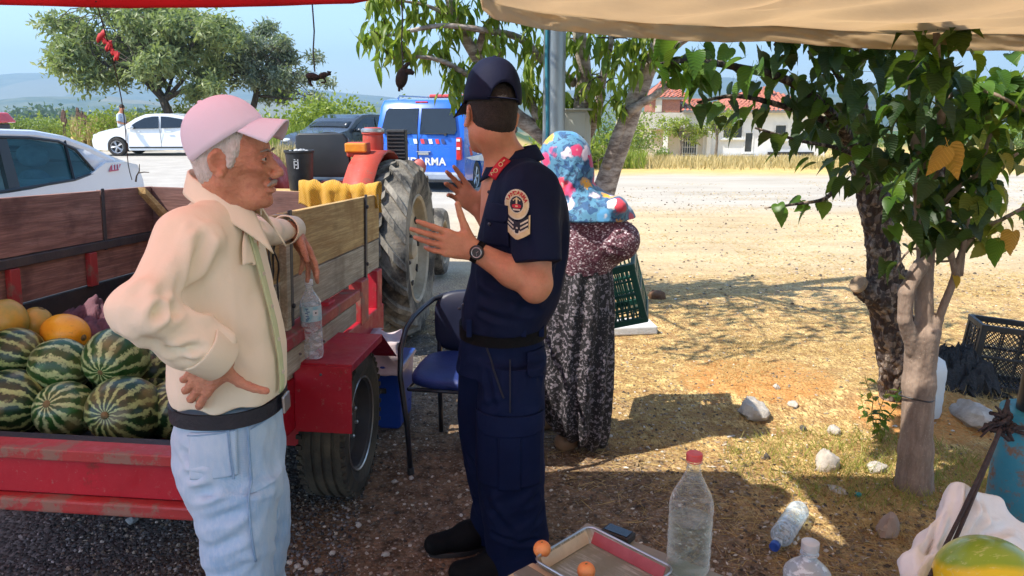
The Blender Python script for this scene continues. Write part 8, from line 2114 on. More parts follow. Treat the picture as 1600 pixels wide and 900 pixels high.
blades('dry_tufts', 16000, tuft, .02, .075, .0022, STRAW, 'short dry grass tufts in the straw', 9, .8)
GRN = leafmat('grass_green', (.22, .25, .04), (.40, .38, .09), (.52, .42, .14))
def gtuft(rs, n):
 a = rs.rand(n) * 2 * pi; r = rs.rand(n) ** .6; X = 1.52 + .62 * r * np.cos(a) + .1; Y = 3.22 + .42 * r * np.sin(a); return X, Y
blades('green_grass', 3200, gtuft, .02, .085, .003, GRN, 'green grass around the foot of the front trunk', 10, .9)
scatter_stones('soil_crumbs', 9000, rightreg, .002, .012, GRV.m, 'small stones and crumbs in the straw', 11)
# dry leaves and paper bits in the shade at lower right
rs = np.random.RandomState(3); n = 900; X = .5 + 1.4 * rs.rand(n); Y = 1.9 + 1.4 * rs.rand(n)
DL = NT('dead_leaf'); rr_ = DL.n('ShaderNodeNewGeometry').outputs['Random Per Island']; DL.p(col=DL.ramp(rr_, [(0, (.05, .03, .018)), (.5, (.14, .085, .04)), (.85, (.26, .17, .08)), (1, (.5, .44, .36))]), rough=.8)
d = rs.randn(n, 3); d[:, 2] *= .15; V, F = scatter_np(SL_T * np.array([1, 1.3, 1]), SL_F, np.stack([X, Y, Hn(X, Y) + .008], 1), basis_np(d, np.tile([0, 0, 1.], (n, 1)) + rs.randn(n, 3) * .3), .012 + .03 * rs.rand(n) ** 2)
n2 = 420; X2 = .45 + 1.6 * rs.rand(n2); Y2 = 1.9 + 2.2 * rs.rand(n2); d2 = rs.randn(n2, 3); d2[:, 2] *= .2; V2, F2_ = scatter_np(SL_T * np.array([1, .9, 1]), SL_F, np.stack([X2, Y2, Hn(X2, Y2) + .010], 1), basis_np(d2, np.tile([0, 0, 1.], (n2, 1)) + rs.randn(n2, 3) * .5), .008 + .03 * rs.rand(n2) ** 3)
tag(np_mesh('litter', V2, F2_, M('litter_pale', (.72, .68, .60), (.5, .42, .32), 30, .8), None, False), 'small pale scraps and chips on the ground', kind='stuff')
tag(np_mesh('leaf_litter', V, F, DL.m, None, False), 'brown dead leaves and chips in the shade', kind='stuff')
c = atz(1341, 772, .01); b = MB(); b.lathe([(.016, 0), (.016, .010), (.012, .012), (.0001, .012)], 16, Matrix.Translation((c.x, c.y, H(c.x, c.y) + .004))); tag(b.build('bottle_cap', M('cap_teal', (.02, .28, .27), None, 9, .5), None, True), 'teal bottle cap on the shaded grass', 'bottle cap')
# ================================================================== awnings
def awnm(name, c1, c2, tr, tcol, rough=.9):
 t = NT(name); o = t.pos()
 col = t.mix(t.ramp(t.noise(o, 2.0, 6, .65), [(.35, 0), (.65, 1)]), c1, c2)
 t.p(col=col, rough=rough, spec=.2); tb = t.n('ShaderNodeBsdfTranslucent', {'Color': t.mix(.4, tcol, col)})
 ms = t.n('ShaderNodeMixShader', {0: tr, 1: t.b.outputs[0], 2: tb.outputs[0]}); t.t.links.new(ms.outputs[0], t.out.inputs[0])
 b_ = t.bump(t.noise(t.mp(o, (1, 1, .4)), 9, 6, .65), .5, .02); return t.m
BEIGE = awnm('awning_beige', (.78, .61, .38), (.60, .46, .30), .66, (.95, .80, .62)); REDA = awnm('awning_red', (.62, .010, .018), (.52, .008, .015), .34, (.95, .42, .36))
AY = 2.55
eb = [(744, -60), (752, 14), (772, 30), (850, 46), (940, 54), (1000, 60), (1130, 66), (1200, 64), (1300, 72), (1400, 78), (1520, 79), (1700, 80), (2400, 60)]
def edge_beige(u):
 px = 750 + (2500 - 750) * u; py = float(np.interp(px, [q[0] for q in eb], [q[1] for q in eb])); return px, py
root = empty('awning', (1.3, 1.2, 2.2), label='beige cloth awning hanging across the upper right of the picture', cat='awning')
b = MB()
def vb(u, v):
 px, py = edge_beige(u ** 1.2); p = at(px, py, AY); zt = p.z + .045
 z = p.z + (zt - p.z) * v; w = .022 * n3(p.x * 9, v * 1.5, 3) * (1 - v * .7) + .010 * n3(p.x * 26 + v * 3, v * 3, 7)
 return Vector((p.x, AY + w - .03 * v, z))
b.grid(vb, 160, 14); worldmesh(b, 'valance', BEIGE, root, smooth=True, angle=180, solid=.003)
b = MB()
def rb(u, v):
 q = vb(u, 1.0); Y = AY - .03 - v * 3.9; s_ = max(0, v - .22) / .2; return Vector((q.x, Y, q.z + .55 * min(1, s_) + (.026 * n3(q.x * 7 + Y * 2, Y * 1.5) + .016 * (1 - 2 * abs(n3(q.x * 13 + Y * 5, Y * 2, 4)))) * min(1, v * 12)))
b.grid(rb, 150, 90); worldmesh(b, 'roof_cloth', BEIGE, root, smooth=True, angle=180, solid=.003)
b = MB(); b.tube([vb(0, 1) + Vector((0, -.02, .03)), vb(.5, 1) + Vector((0, -.02, .03)), vb(1, 1) + Vector((0, -.02, .03))], .012, 8); worldmesh(b, 'edge_cord', M('awning_pole', (.2, .2, .2), None, 9, .5), root, smooth=True)
root = empty('awning', (-2, 1.2, 2.2), label='red awning edge along the top left of the picture', cat='awning')
er = [(-1700, -10), (-700, 2), (-100, 4), (0, 8), (200, 13), (350, 12), (480, 8), (560, 5), (590, -4), (620, -30)]
b = MB()
def vr(u, v):
 px = -1700 + 2320 * u; py = float(np.interp(px, [q[0] for q in er], [q[1] for q in er])); p = at(px, py, AY); zt = at(px, -44, AY).z
 w = .012 * n3(p.x * 8, v * 2, 13) * (1 - v * .6); return Vector((p.x, AY + w, p.z + (zt - p.z) * v))
b.grid(vr, 100, 8); worldmesh(b, 'valance', REDA, root, smooth=True, angle=180, solid=.003)
b = MB()
def rr2(u, v):
 q = vr(u, 1.0); Y = AY - v * 3.9; return Vector((q.x + .42 * smooth01(np.array(v), .08, .3).item() * u ** 6, Y, q.z + .50 * min(1, v * 1.6)))
b.grid(rr2, 40, 26); worldmesh(b, 'roof_cloth', awnm('awning_pink_fill', (.80, .45, .42), (.72, .38, .36), .85, (1.0, .74, .68)), root, smooth=True, angle=180, solid=.003)  # out-of-view cloth made pale and translucent to brighten what stands below
# support posts out of the frame keep the roofs up
# hanging knots
BLK2 = M('black_rag', (.010, .009, .010), (.03, .024, .02), 40, .8, .6, 120)
for k, (px, y0, y1, lb) in enumerate([(488, 6, 112, 'black knotted rubber strip hanging on a cord below the red awning'), (626, -20, 104, 'bird shaped black knot hanging on a cord in front of the tree leaves')]):
 p0 = at(px, y0, AY - .03); p1 = at(px + 4, y1, AY - .03); root = empty('hanging_knot', p1, label=lb, cat='hanging knot')
 b = MB(); b.tube([p0 - p1, (p0 - p1) * .6 + Vector((.003, 0, 0)), (p0 - p1) * .3 + Vector((-.003, 0, 0)), Vector((0, 0, 0))], .0026, 5); b.build('cord', BLKP, root, True)
 b = MB()
 if k == 0:
  b.ell((-.008, 0, -.016), (.024, .018, .013), 12, 8, Ry(.2)); b.ell((.024, .004, -.012), (.018, .012, .010), 10, 7, Ry(-.4)); b.tube([(.03, 0, -.012), (.05, 0, -.006), (.052, 0, -.002), (.04, 0, .0)], [.006, .005, .004, .003], 6); b.tube([(-.02, 0, -.02), (-.017, 0, -.038), (-.010, 0, -.046)], [.006, .005, .003], 6); b.tube([(.028, 0, -.02), (.034, .0, -.032), (.018, 0, -.034)], [.004, .004, .003], 6)
 else:
  b.ell((-.006, 0, -.036), (.020, .017, .034), 12, 8, Ry(.25)); b.tube([(-.002, 0, -.01), (.012, 0, .006), (.022, 0, .012)], [.008, .007, .004], 7); b.tube([(.004, 0, -.016), (.024, 0, -.016), (.034, 0, -.022)], [.011, .010, .006], 7); b.tube([(-.014, 0, -.06), (-.016, 0, -.078)], [.006, .004], 6); b.tube([(-.008, 0, -.06), (-.006, 0, -.074)], [.004, .003], 6)
 b.build('knot', BLK2, root, True, angle=180)
p0 = at(150, 2, AY); p1 = at(212, 281, 3.88); root = empty('hanging_wire', p1, label='thin dark wire with a red ribbon running from the red awning to the trailer', cat='wire')
b = MB(); pth = [(p0 - p1).lerp(Vector((0, 0, 0)), f) + Vector((.02 * sin(f * 5), 0, -.05 * sin(f * pi))) for f in np.linspace(0, 1, 12)]; b.tube(pth, .0022, 5); b.build('strand', BLKP, root, True)
REDR = M('ribbon_red', (.55, .04, .05), (.42, .02, .03), 30, .7); b = MB()
for px, py, r in ((158, 56, .014), (163, 63, .009), (170, 71, .013), (176, 80, .009), (182, 87, .012)): b.ell(at(px, py, 2.72) - p1, (r * 1.5, r * .5, r * .7), 10, 7, Ry(r * 160), lambda q: 1 + .5 * n3(q.x * 3 + r * 999, q.y * 3, q.z * 3))
b.tube([at(157, 54, 2.72) - p1, at(168, 68, 2.72) - p1, at(184, 90, 2.72) - p1], .0045, 6); b.build('ribbon', REDR, root, True)
# ================================================================== broad leaves
def tmpl(out, rib, fold, droop):
 """outline (x,y>=0) of the half blade, rib x positions -> verts, triangles; both halves"""
 V = []; F = []
 rb_ = [(x, 0, 0) for x in rib]; V += rb_; nr = len(rb_)
 for s in (1, -1):
  st_ = len(V); V += [(x, s * y, fold * y) for x, y in out]
  for i in range(len(out) - 1):
   a, c = st_ + i, st_ + i + 1; mx = (out[i][0] + out[i + 1][0]) / 2; j = int(np.argmin([abs(mx - q) for q in rib]))
   F.append((j, c, a) if s > 0 else (j, a, c))
   x2 = out[i + 1][0]; j2 = int(np.argmin([abs((out[min(i + 2, len(out) - 1)][0] + x2) / 2 - q) for q in rib]))
   if i < len(out) - 2 and j2 != j: F.append((j, j2, c) if s > 0 else (j, c, j2))
 V = np.array(V, float); V[:, 2] -= droop * V[:, 0] ** 2
 n = len(V); V = np.vstack([V, [(-.32, .010, .10), (-.32, -.010, .10), (0.02, .012, 0), (.02, -.012, 0)]]); F += [(n, n + 1, n + 3), (n, n + 3, n + 2)]
 return V, np.array(F)
MB_OUT = [(0, .0), (-.10, .14), (-.08, .27), (.02, .36), (.16, .40), (.22, .385), (.33, .39), (.40, .35), (.50, .34), (.58, .27), (.68, .24), (.76, .15), (.86, .10), (1.0, 0)]
ML_V, ML_F = tmpl(MB_OUT, [0, .2, .4, .6, .8, 1.0], .28, .30); ML_V2, _ = tmpl(MB_OUT, [0, .2, .4, .6, .8, 1.0], .55, .55)
CH_OUT = [(0, 0), (.12, .07), (.3, .135), (.5, .15), (.7, .12), (.86, .06), (1.0, 0)]
CH_V, CH_F = tmpl(CH_OUT, [0, .3, .6, 1.0], .5, .28); CH_V2, _ = tmpl(CH_OUT, [0, .3, .6, 1.0], .9, .5)
def leaf_crown(root, P, D, U, S_, mats, mi, temps, keep, name='leaf', order=None):
 """first `keep` leaves (largest in view) are parts that share a few meshes, the rest one foliage part"""
 meshes = {}
 base = np.array(root.location)
 idx = np.arange(len(P)) if order is None else order
 B = basis_np(D, U)
 for i in idx[:keep]:
  tpi = i % len(temps); key = (tpi, mi[i])
  if key not in meshes:
   o = np_mesh(name, temps[tpi][0], temps[tpi][1], mats[mi[i]], root, True); meshes[key] = o.data
  else: o = link(name, meshes[key], root)
  M3 = Matrix([list(map(float, r)) for r in B[i]]).transposed()
  o.location = Vector([float(q) for q in (P[i] - base)]); o.rotation_euler = M3.to_euler(); o.scale = (float(S_[i]),) * 3
 rest = idx[keep:]
 if len(rest):
  V, F = scatter_np(temps[0][0], temps[0][1], P[rest] - base, B[rest], S_[rest]); m_ = np.repeat(np.asarray(mi)[rest], len(temps[0][1]))
  o = np_mesh('foliage', V, F, mats, root, True, m_); o['kind'] = 'stuff'
def pix(P):
 d = P - np.array([0, 0, CAM_H]); cy = d[:, 1] * cos(PITCH) - d[:, 2] * sin(PITCH); cz = d[:, 1] * sin(PITCH) + d[:, 2] * cos(PITCH)
 return 800 + FPX * d[:, 0] / cy, 450 - FPX * cz / cy
# ------------------------------------------------------------------ middle tree behind the pole
BARKP = NT('cherry_bark'); o_ = BARKP.obj(); nb_ = BARKP.noise(BARKP.mp(o_, (1, 1, 2.5)), 9, 6, .7); BARKP.p(col=BARKP.mix(BARKP.ramp(nb_, [(.38, 0), (.6, 1)]), (.56, .48, .42), (.20, .15, .125)), rough=.85); BARKP.bump(nb_, .6, .02); BARKPm = BARKP.m
def pth(l): return [at(px, py, Y) for px, py, Y in l]
def smoothp(pts, n=4):
 out = []
 for i in range(len(pts) - 1):
  p0 = pts[max(i - 1, 0)]; p1 = pts[i]; p2 = pts[i + 1]; p3 = pts[min(i + 2, len(pts) - 1)]
  for k in range(n):
   t = k / n; out.append(.5 * ((2 * p1) + (p2 - p0) * t + (2 * p0 - 5 * p1 + 4 * p2 - p3) * t * t + (3 * p1 - p0 - 3 * p2 + p3) * t ** 3))
 return out + [pts[-1]]
bs = Vector((at(912, 450, 6.5).x, 6.5, 0)); root = empty('fruit_tree', bs, label='fruit tree with long drooping leaves and a leaning pale trunk behind the pole', cat='tree')
def limb(mb, l, r0, r1, n=10):
 p = smoothp(pth(l)); m = len(p); mb.tube([q - Vector(mb.base) for q in p], [(r0 + (r1 - r0) * i / (m - 1)) * (1 + .07 * n3(i * 1.3, r0 * 90)) for i in range(m)], n); return p
b = MB(); b.base = bs
L1 = limb(b, [(908, 470, 6.5), (906, 380, 6.5), (900, 290, 6.5), (906, 200, 6.45), (912, 120, 6.4), (904, 40, 6.3), (895, -70, 6.2)], .115, .045)
L2 = limb(b, [(900, 300, 6.5), (876, 240, 6.5), (840, 205, 6.45), (806, 180, 6.4), (775, 140, 6.3), (745, 90, 6.2), (712, 30, 6.1), (690, -50, 6.0)], .088, .03)
L3 = limb(b, [(902, 240, 6.5), (930, 185, 6.4), (942, 120, 6.3), (955, 60, 6.2), (965, -40, 6.1)], .05, .018)
L4 = limb(b, [(850, 205, 6.45), (822, 150, 6.35), (790, 120, 6.2), (776, 70, 6.1), (780, 0, 6.0)], .045, .018)
L5 = limb(b, [(898, 130, 6.45), (850, 95, 6.3), (812, 60, 6.2), (760, 48, 6.0), (690, 40, 5.9), (625, 52, 5.8), (585, 60, 5.8)], .04, .008)
L6 = limb(b, [(775, 140, 6.3), (735, 120, 6.1), (690, 95, 6.0), (640, 88, 5.9), (600, 92, 5.9)], .03, .006)
L7 = limb(b, [(745, 90, 6.2), (760, 40, 6.1), (800, 5, 6.0), (840, -30, 5.9)], .03, .010); L8 = limb(b, [(712, 30, 6.1), (670, 10, 6.0), (620, 0, 5.9)], .022, .006)
b.build('trunk', BARKPm, root, True, angle=180)
b = MB(); b.base = bs
L9 = limb(b, [(916, 455, 6.42), (925, 380, 6.4), (940, 312, 6.4), (955, 262, 6.35), (972, 215, 6.3), (990, 165, 6.25), (1008, 118, 6.2), (1024, 82, 6.15), (1046, 20, 6.1), (1060, -60, 6.0)], .112, .052, 14)
L10 = limb(b, [(951, 262, 6.32), (962, 220, 6.25), (978, 182, 6.2), (1000, 163, 6.15), (1028, 146, 6.1), (1060, 120, 6.0)], .055, .02)
L11 = limb(b, [(1010, 112, 6.2), (1040, 84, 6.15), (1064, 66, 6.1), (1090, 50, 6.0)], .045, .02)
b.build('leaning_trunk', BARKPm, root, True, angle=180)
cl = [(600, 42, 5.8), (578, 60, 5.8), (628, 55, 5.8), (600, 88, 5.9), (632, 92, 5.9), (575, 8, 5.8), (610, 5, 5.9), (650, 12, 5.9), (690, 15, 6.0), (660, 45, 5.9), (700, 60, 6), (735, 25, 6.1), (690, 95, 6), (725, 115, 6.1), (665, 85, 5.95), (745, 75, 6.1), (770, 40, 6.1), (765, 105, 6.2), (740, 145, 6.15),
  (700, 140, 6.05), (715, 165, 6.0), (800, 20, 6.0), (790, 75, 6.1), (820, 70, 6.2), (830, 110, 6.3), (815, 145, 6.3), (845, 85, 6.3), (840, 150, 6.35), (868, 70, 6.3), (880, 110, 6.2), (930, 70, 6.2), (900, 75, 6.2), (955, 95, 6.1), (985, 75, 6.1), (1010, 85, 6.05), (940, 125, 6.2), (965, 135, 6.2), (985, 110, 6.1), (915, 150, 6.2), (890, 165, 6.3), (930, 170, 6.2),
  (955, 165, 6.15), (870, 140, 6.3), (860, 190, 6.4), (1000, 60, 6), (1030, 90, 5.9), (780, 5, 6), (740, 0, 6), (835, 40, 6.1), (640, -20, 5.9), (700, -30, 6), (780, -40, 6), (860, -30, 6), (940, 20, 6), (1000, -10, 6), (900, 20, 6), (960, -60, 6), (600, -40, 5.9), (1060, 30, 5.9), (905, 120, 6.5), (820, 130, 6.6), (760, 70, 6.7), (700, 30, 6.6), (985, 150, 6.3), (945, 40, 6.6)]
rs = np.random.RandomState(8); P = []; D = []; tw = MB(); allp = [q for l in (L1, L2, L3, L4, L5, L6, L7, L8, L9, L10, L11) for q in l]
for px, py, Y in cl:
 c = at(px, py - 12, Y + rs.randn() * .12); nr = min(allp, key=lambda q: (q - c).length); tw.tube([q - bs for q in limb_path(nr, c, .05, .08, 3, px)], [.009, .007, .005, .003], 4)
 n = rs.randint(15, 24)
 for k in range(n):
  t = rs.rand(); p = nr.lerp(c, .55 + .45 * t) + Vector(rs.randn(3) * .045); a = rs.rand() * 2 * pi; P.append(tuple(p)); D.append((cos(a) * .75, sin(a) * .75, -.35 - 1.15 * rs.rand()))
ov = []; tw.build('twigs', BARK_D, root, True)['kind'] = 'stuff'
for k in range(26):  # unseen clumps above the frame, added to dapple the ground with shade
 c = Vector((rs.uniform(-1.0, 1.5), rs.uniform(3.9, 5.9), rs.uniform(2.9, 3.6))); nr = min(allp, key=lambda q: (q - c).length); ov.append((nr, c))
 for j in range(34): p = c + Vector(rs.randn(3) * .13); a = rs.rand() * 2 * pi; P.append(tuple(p)); D.append((cos(a) * .8, sin(a) * .8, -.3 - .8 * rs.rand()))
b = MB();
for nr, c in ov: b.tube([q - bs for q in limb_path(nr, c, .05, .08, 4, c.x)], [.022, .016, .012, .008, .004], 5)
b.build('dapple_limbs', BARKPm, root, True)['kind'] = 'stuff'
P = np.array(P); D = np.array(D); U = rs.randn(len(P), 3) * .5 + np.array([0, 0, 1.]) + D * np.array([1, 1, 0]) * .6; S_ = .10 + .065 * rs.rand(len(P))
PL1 = leafmat('peach_leaf', (.10, .18, .02), (.24, .33, .04), (.38, .42, .07), .5, .4);
px, py = pix(P); vis = (px > 560) & (px < 1050) & (py > -5) & (py < 230); sc_ = np.where(vis, S_ / P[:, 1], 0) * np.where((px > 700) & (px < 810) & (py > 85), .8, 1); order = np.argsort(-sc_)
leaf_crown(root, P, D, U, S_, [PL1], np.zeros(len(P), int), [(CH_V, CH_F), (CH_V2, CH_F)], 300, 'leaf', order)
# ================================================================== mulberry with barked old trunk, and the smooth young trunk in front
BARKM = NT('flaky_bark'); o_ = BARKM.obj(); v_ = BARKM.vor(BARKM.mp(o_, (1, 1, .55)), 42); nb_ = BARKM.noise(o_, 16, 6, .75)
cb2 = BARKM.mix(BARKM.ramp(v_.outputs['Color'], [(.40, 0), (.66, 1)]), (.075, .05, .042), (.38, .30, .24)); cb2 = BARKM.mix(BARKM.ramp(nb_, [(.42, .9), (.56, 0)]), cb2, (.05, .033, .028)); BARKM.p(col=cb2, rough=.92)
BARKM.bump(BARKM.math('ADD', BARKM.math('MULTIPLY', v_.outputs['Distance'], -1.3), nb_), 1.0, .03); BARKMm = BARKM.m
BARKS = NT('smooth_bark'); o_ = BARKS.obj(); nb_ = BARKS.noise(BARKS.mp(o_, (1, 1, .22)), 30, 6, .7); sp_ = BARKS.noise(o_, 120, 3, .7)
cs = BARKS.mix(BARKS.ramp(nb_, [(.35, 0), (.65, 1)]), (.34, .25, .19), (.20, .14, .105)); cs = BARKS.mix(BARKS.ramp(sp_, [(.62, 0), (.7, .6)]), cs, (.5, .42, .34)); BARKS.p(col=cs, rough=.85); BARKS.bump(nb_, .5, .01); BARKSm = BARKS.m
def trunk_sdf(name, caps, root, mat, lo, hi, h, dn):
 S = PS()
 for a, c, ra, rb, k in caps: S.cap(a, c, ra, rb, k)
 return sdf_obj(name, lambda P: smax(S(P), -.03 - P[:, 2], .004), lo, hi, h, mat, root, disp=dn, it=1)
bA = Vector((at(1405, 640, 3.95).x, 3.95, 0)); rootA = empty('mulberry_tree', bA, label='old mulberry tree with flaky barked trunk, cut stub and dark heart shaped leaves', cat='tree')
q = lambda px, py, Y: at(px, py, Y)
trunk_sdf('trunk', [(Vector((bA.x, 3.95, -.05)), q(1404, 600, 3.93), .105, .088, .03), (q(1404, 600, 3.93), q(1397, 520, 3.9), .088, .095, .03), (q(1397, 520, 3.9), q(1388, 455, 3.85), .095, .105, .04), (q(1388, 455, 3.85), q(1378, 380, 3.8), .098, .066, .04), (q(1378, 380, 3.8), q(1366, 310, 3.75), .066, .072, .03), (q(1366, 310, 3.75), q(1344, 230, 3.65), .072, .055, .03), (q(1344, 230, 3.65), q(1330, 120, 3.5), .055, .042, .03), (q(1330, 120, 3.5), q(1335, -40, 3.3), .042, .03, .02),
  (q(1385, 475, 3.85), q(1349, 450, 3.78), .060, .050, .035), (q(1400, 440, 3.85), q(1438, 436, 3.8), .05, .040, .03), (q(1438, 436, 3.8), q(1452, 380, 3.75), .036, .03, .02), (q(1452, 380, 3.75), q(1470, 260, 3.6), .03, .022, .02), (q(1366, 300, 3.75), q(1344, 245, 3.72), .06, .055, .02)],
  rootA, BARKMm, (1.62, 3.1, -.08), (2.35, 4.15, 2.3), .0075, lambda P, N: .010 * (1 - 2 * np.abs(vnoise(P * np.array([26, 26, 15])))) + .004 * vnoise(P * 70))
b = MB(); c = q(1348, 449, 3.775); ax_ = (q(1342, 445, 3.76) - q(1385, 475, 3.85)).normalized(); b.lathe([(.0001, .010), (.040, .012), (.047, .004), (.048, -.01)], 20, lathe_M(ax_, c + ax_ * .042), False); worldmesh(b, 'cut_face', M('cut_wood', (.34, .24, .15), (.22, .15, .09), 20, .9, .5, 80), rootA, smooth=True)
bB = Vector((at(1430, 755, 3.02).x, 3.02, 0)); rootB = empty('young_tree', bB, label='smooth barked forked young tree in front of the mulberry, grass at its foot', cat='tree')
trunk_sdf('trunk', [(Vector((bB.x, 3.02, -.05)), q(1431, 700, 3.02), .085, .064, .03), (q(1431, 700, 3.02), q(1436, 600, 3.02), .064, .062, .03), (q(1436, 600, 3.02), q(1441, 525, 3.02), .062, .066, .03), (q(1444, 530, 3.02), q(1443, 440, 3.02), .040, .033, .012), (q(1443, 440, 3.02), q(1447, 385, 3.02), .033, .034, .01), (q(1447, 385, 3.02), q(1436, 250, 2.95), .034, .030, .01), (q(1436, 250, 2.95), q(1424, 60, 2.85), .030, .020, .01),
  (q(1428, 545, 3.0), q(1414, 500, 2.97), .034, .028, .015), (q(1414, 500, 2.97), q(1416, 455, 2.97), .027, .030, .008), (q(1416, 455, 2.97), q(1438, 415, 3.0), .030, .030, .01), (q(1455, 525, 3.02), q(1466, 500, 3.0), .03, .018, .02), (q(1466, 500, 3.0), q(1494, 430, 2.95), .017, .015, .01), (q(1494, 430, 2.95), q(1486, 400, 2.93), .014, .012, .01), (q(1486, 400, 2.93), q(1482, 330, 2.9), .012, .010, .01)],
  rootB, BARKSm, (1.45, 2.6, -.08), (2.15, 3.2, 2.1), .006, lambda P, N: .003 * vnoise(P * np.array([30, 30, 8])) + .0015 * vnoise(P * 90))
b = MB(); b.base = bB
B7 = limb(b, [(1494, 432, 2.95), (1502, 395, 2.93), (1530, 360, 2.92), (1562, 345, 2.9), (1600, 325, 2.9), (1660, 300, 2.9)], .013, .006, 7); B6 = limb(b, [(1500, 430, 2.95), (1512, 340, 2.9), (1535, 250, 2.85), (1565, 170, 2.8), (1610, 110, 2.75)], .012, .005, 7)
B5 = limb(b, [(1438, 330, 2.98), (1470, 230, 2.8), (1466, 130, 2.6), (1462, 20, 2.42), (1460, -60, 2.3)], .018, .006, 7); B9 = limb(b, [(1440, 360, 2.98), (1500, 290, 2.8), (1550, 265, 2.7), (1590, 240, 2.6)], .013, .005, 7); B11 = limb(b, [(1432, 200, 2.92), (1500, 140, 2.8), (1560, 150, 2.7), (1610, 180, 2.7)], .012, .004, 7)
B12 = limb(b, [(1446, 388, 3.0), (1420, 392, 2.95), (1400, 420, 2.95)], .007, .003, 5); B13 = limb(b, [(1446, 408, 3.0), (1480, 408, 2.98), (1500, 402, 2.96)], .006, .004, 5)
b.build('branches', BARKSm, rootB, True, angle=180)
b = MB(); b.base = bA
B1 = limb(b, [(1350, 260, 3.65), (1310, 190, 3.4), (1240, 130, 3.15), (1150, 105, 2.95), (1080, 95, 2.85), (1030, 100, 2.8)], .028, .005, 7); B2 = limb(b, [(1345, 250, 3.65), (1290, 190, 3.4), (1220, 165, 3.2), (1150, 150, 3.1), (1090, 160, 3.0)], .020, .005, 7); B3 = limb(b, [(1360, 300, 3.7), (1320, 285, 3.3), (1290, 310, 3.0), (1250, 318, 2.85), (1195, 325, 2.75)], .014, .003, 6)
B8 = limb(b, [(1335, 160, 3.5), (1290, 90, 3.2), (1240, 50, 3.0), (1210, 70, 2.9)], .016, .005, 6); B10 = limb(b, [(1332, 100, 3.45), (1350, 40, 3.1), (1380, 0, 2.8), (1390, -60, 2.7)], .02, .006, 6); B14 = limb(b, [(1450, 380, 3.7), (1400, 300, 3.4), (1330, 240, 3.1), (1250, 220, 2.9), (1180, 200, 2.85)], .014, .004, 6)
B15 = limb(b, [(1470, 260, 3.6), (1500, 200, 3.4), (1540, 170, 3.2), (1600, 160, 3.1)], .016, .005, 6)
b.build('branches', BARKMm, rootA, True, angle=180)
for nm, l in (('a', 1),): pass
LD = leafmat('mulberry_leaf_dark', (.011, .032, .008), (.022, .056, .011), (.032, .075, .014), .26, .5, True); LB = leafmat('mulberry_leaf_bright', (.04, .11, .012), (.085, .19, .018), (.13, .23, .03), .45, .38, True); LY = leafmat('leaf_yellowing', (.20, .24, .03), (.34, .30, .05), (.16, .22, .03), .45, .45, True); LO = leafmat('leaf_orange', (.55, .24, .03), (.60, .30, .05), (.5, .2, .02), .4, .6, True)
def leaves_on(rs, path, n, t0, spread, lo, hi, dz=-.7, mi=0):
 out = []
 for k in range(n):
  t = t0 + (1 - t0) * rs.rand(); i = t * (len(path) - 1); j = min(int(i), len(path) - 2); p = path[j].lerp(path[j + 1], i - j) + Vector(rs.randn(3) * spread)
  a = rs.rand() * 2 * pi; out.append((tuple(p), (cos(a) * .8, sin(a) * .8, dz * (.3 + rs.rand())), lo + (hi - lo) * rs.rand(), mi if not callable(mi) else mi(rs)))
 return out
def region(rs, n, x0, x1, y0, y1, Y0, Y1, lo, hi, mi, dz=-.7):
 out = []
 for k in range(n):
  p = at(rs.uniform(x0, x1), rs.uniform(y0, y1), rs.uniform(Y0, Y1)); a = rs.rand() * 2 * pi; out.append((tuple(p), (cos(a) * .8, sin(a) * .8, dz * (.3 + rs.rand())), rs.uniform(lo, hi), mi(rs) if callable(mi) else mi))
 return out
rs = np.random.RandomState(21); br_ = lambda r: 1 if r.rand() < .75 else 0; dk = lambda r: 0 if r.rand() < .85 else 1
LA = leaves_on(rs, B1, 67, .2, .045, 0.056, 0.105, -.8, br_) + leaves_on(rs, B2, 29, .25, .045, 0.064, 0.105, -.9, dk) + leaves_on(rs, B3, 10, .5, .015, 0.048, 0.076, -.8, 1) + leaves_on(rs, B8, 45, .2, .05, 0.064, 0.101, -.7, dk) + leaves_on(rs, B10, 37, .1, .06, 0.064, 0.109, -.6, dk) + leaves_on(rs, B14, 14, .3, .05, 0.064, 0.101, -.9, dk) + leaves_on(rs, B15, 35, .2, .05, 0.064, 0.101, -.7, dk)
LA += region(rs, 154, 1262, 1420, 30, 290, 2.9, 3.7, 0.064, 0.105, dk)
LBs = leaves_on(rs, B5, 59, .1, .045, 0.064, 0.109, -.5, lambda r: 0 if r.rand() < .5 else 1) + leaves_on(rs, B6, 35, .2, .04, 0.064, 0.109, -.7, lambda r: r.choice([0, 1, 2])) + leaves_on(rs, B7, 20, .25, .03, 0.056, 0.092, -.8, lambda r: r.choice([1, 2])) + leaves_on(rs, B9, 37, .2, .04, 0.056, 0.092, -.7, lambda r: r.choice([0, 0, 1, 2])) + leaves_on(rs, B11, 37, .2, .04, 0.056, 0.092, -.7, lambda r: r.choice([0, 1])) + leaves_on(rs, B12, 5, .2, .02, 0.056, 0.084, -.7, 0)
LBs += region(rs, 133, 1385, 1535, 150, 375, 2.65, 3.15, 0.056, 0.101, dk) + region(rs, 39, 1400, 1500, 30, 180, 2.5, 3.0, 0.064, 0.109, dk) + region(rs, 19, 1420, 1500, 330, 385, 2.75, 3.0, 0.064, 0.101, 0) + region(rs, 22, 1500, 1610, 70, 260, 2.7, 3.1, 0.064, 0.109, lambda r: r.choice([1, 2]))
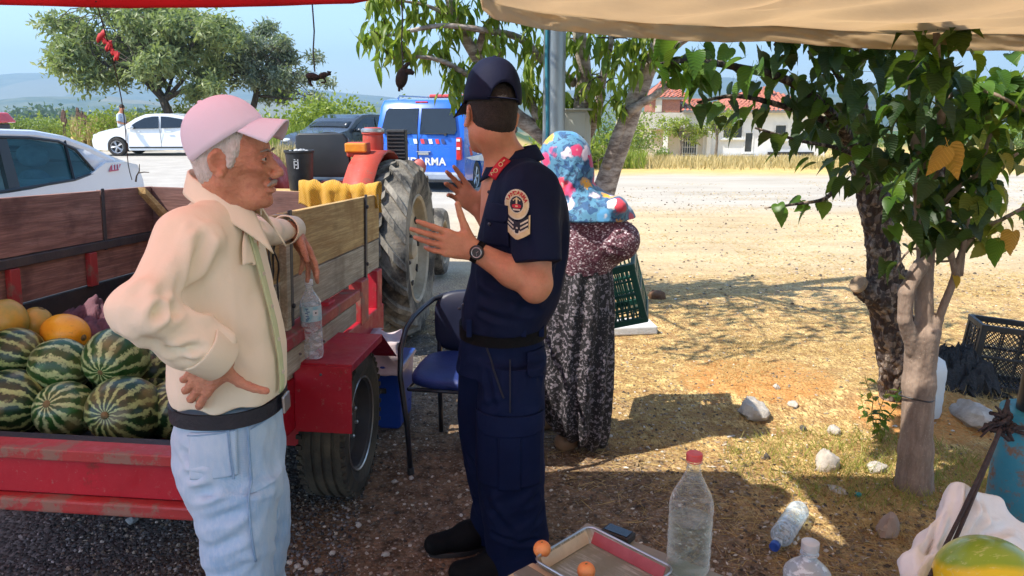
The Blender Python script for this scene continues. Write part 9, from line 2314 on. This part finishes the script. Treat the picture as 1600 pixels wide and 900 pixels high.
LBs += [(tuple(at(1474, 232, 2.5)), (-.25, 0, -.9), .10, 3), (tuple(at(1482, 230, 2.5)), (.45, .1, -.8), .10, 3), (tuple(at(1582, 362, 2.8)), (-.1, 0, -1), .09, 3), (tuple(at(1478, 12, 2.35)), (.5, -.2, .5), .09, 2), (tuple(at(1560, 378, 2.8)), (-.2, 0, -1), .10, 1), (tuple(at(1492, 432, 2.9)), (.3, 0, -.6), .05, 3)]
shade_leaves = region(rs, 700, 1100, 1500, -420, -10, 2.9, 4.2, .08, .13, dk) + region(rs, 800, 1020, 1420, -460, -25, 2.68, 3.5, .08, .13, dk)  # unseen leaves above the frame, added to shade the crown and ground
for rt, LL, ex_ in ((rootA, LA, shade_leaves), (rootB, LBs, [])):
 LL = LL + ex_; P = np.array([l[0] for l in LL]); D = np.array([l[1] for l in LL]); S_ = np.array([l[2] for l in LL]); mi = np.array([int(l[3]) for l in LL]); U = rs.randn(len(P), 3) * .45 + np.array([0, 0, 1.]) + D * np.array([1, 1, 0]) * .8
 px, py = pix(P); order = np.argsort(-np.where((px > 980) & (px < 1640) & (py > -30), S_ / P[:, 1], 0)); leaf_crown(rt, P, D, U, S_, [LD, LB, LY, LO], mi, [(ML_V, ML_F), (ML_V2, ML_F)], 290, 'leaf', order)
# green weed between the trunks, ties on the trunk
b = MB(); rw = random.Random(3)
cw = atz(1375, 690, 0); root = empty('weed', (cw.x, cw.y, H(cw.x, cw.y)), label='thin green weed with small leaves growing beside the old trunk', cat='plant')
for k in range(5):
 a = rw.uniform(-.9, .9); L_ = rw.uniform(.18, .50 if k == 0 else .3); p1 = Vector((sin(a) * L_ * .5 - .04, rw.uniform(-.04, .04), L_)); stp = limb_path((0, 0, -.01), p1, 0, .1, 5, k); b.tube(stp, [.0035, .003, .003, .002, .002, .0015], 5)
 for j in range(9):
  i = rw.uniform(.25, 1) * 5; jj = min(int(i), 4); pp = stp[jj].lerp(stp[jj + 1], i - jj); dd = Vector((rw.gauss(0, 1), rw.gauss(0, 1), rw.uniform(-.3, .6))).normalized(); F_ = frame(dd)
  lf = np_mesh('leaf', (np.array(CH_V) * np.array([1, 2.0, 1])), CH_F, LB if rw.random() < .6 else LY, root, True); lf.location = pp; lf.rotation_euler = F_.to_euler(); s_ = rw.uniform(.035, .06); lf.scale = (s_,) * 3
b.build('stem', GRN, root, True)
c = at(1432, 618, 3.02); b = MB(); b.tube([c + Vector((.067 * cos(a), .067 * sin(a), .006 * sin(a * 2))) for a in np.linspace(0, 2 * pi, 26)], .0035, 5); tag(b.build('tie_wire', BLKP, None, True), 'thin dark wire tied round the smooth front trunk', 'wire')
b = MB(); b.tube(smoothp(pth([(1454, 565, 3.1), (1458, 600, 3.12), (1457, 635, 3.1), (1447, 662, 3.1)])), .009, 7); tag(b.build('hose', BLKP, None, True, angle=180), 'short black hose hanging between the front trunk and the jerrycan', 'hose')
# overhead wire far right
b = MB(); b.tube([at(1300, 108, 40), at(1480, 120, 42), at(1700, 128, 44)], .012, 5); tag(b.build('power_line', BLKP, None, True), 'thin power line in the sky behind the mulberry leaves at the right', 'wire')
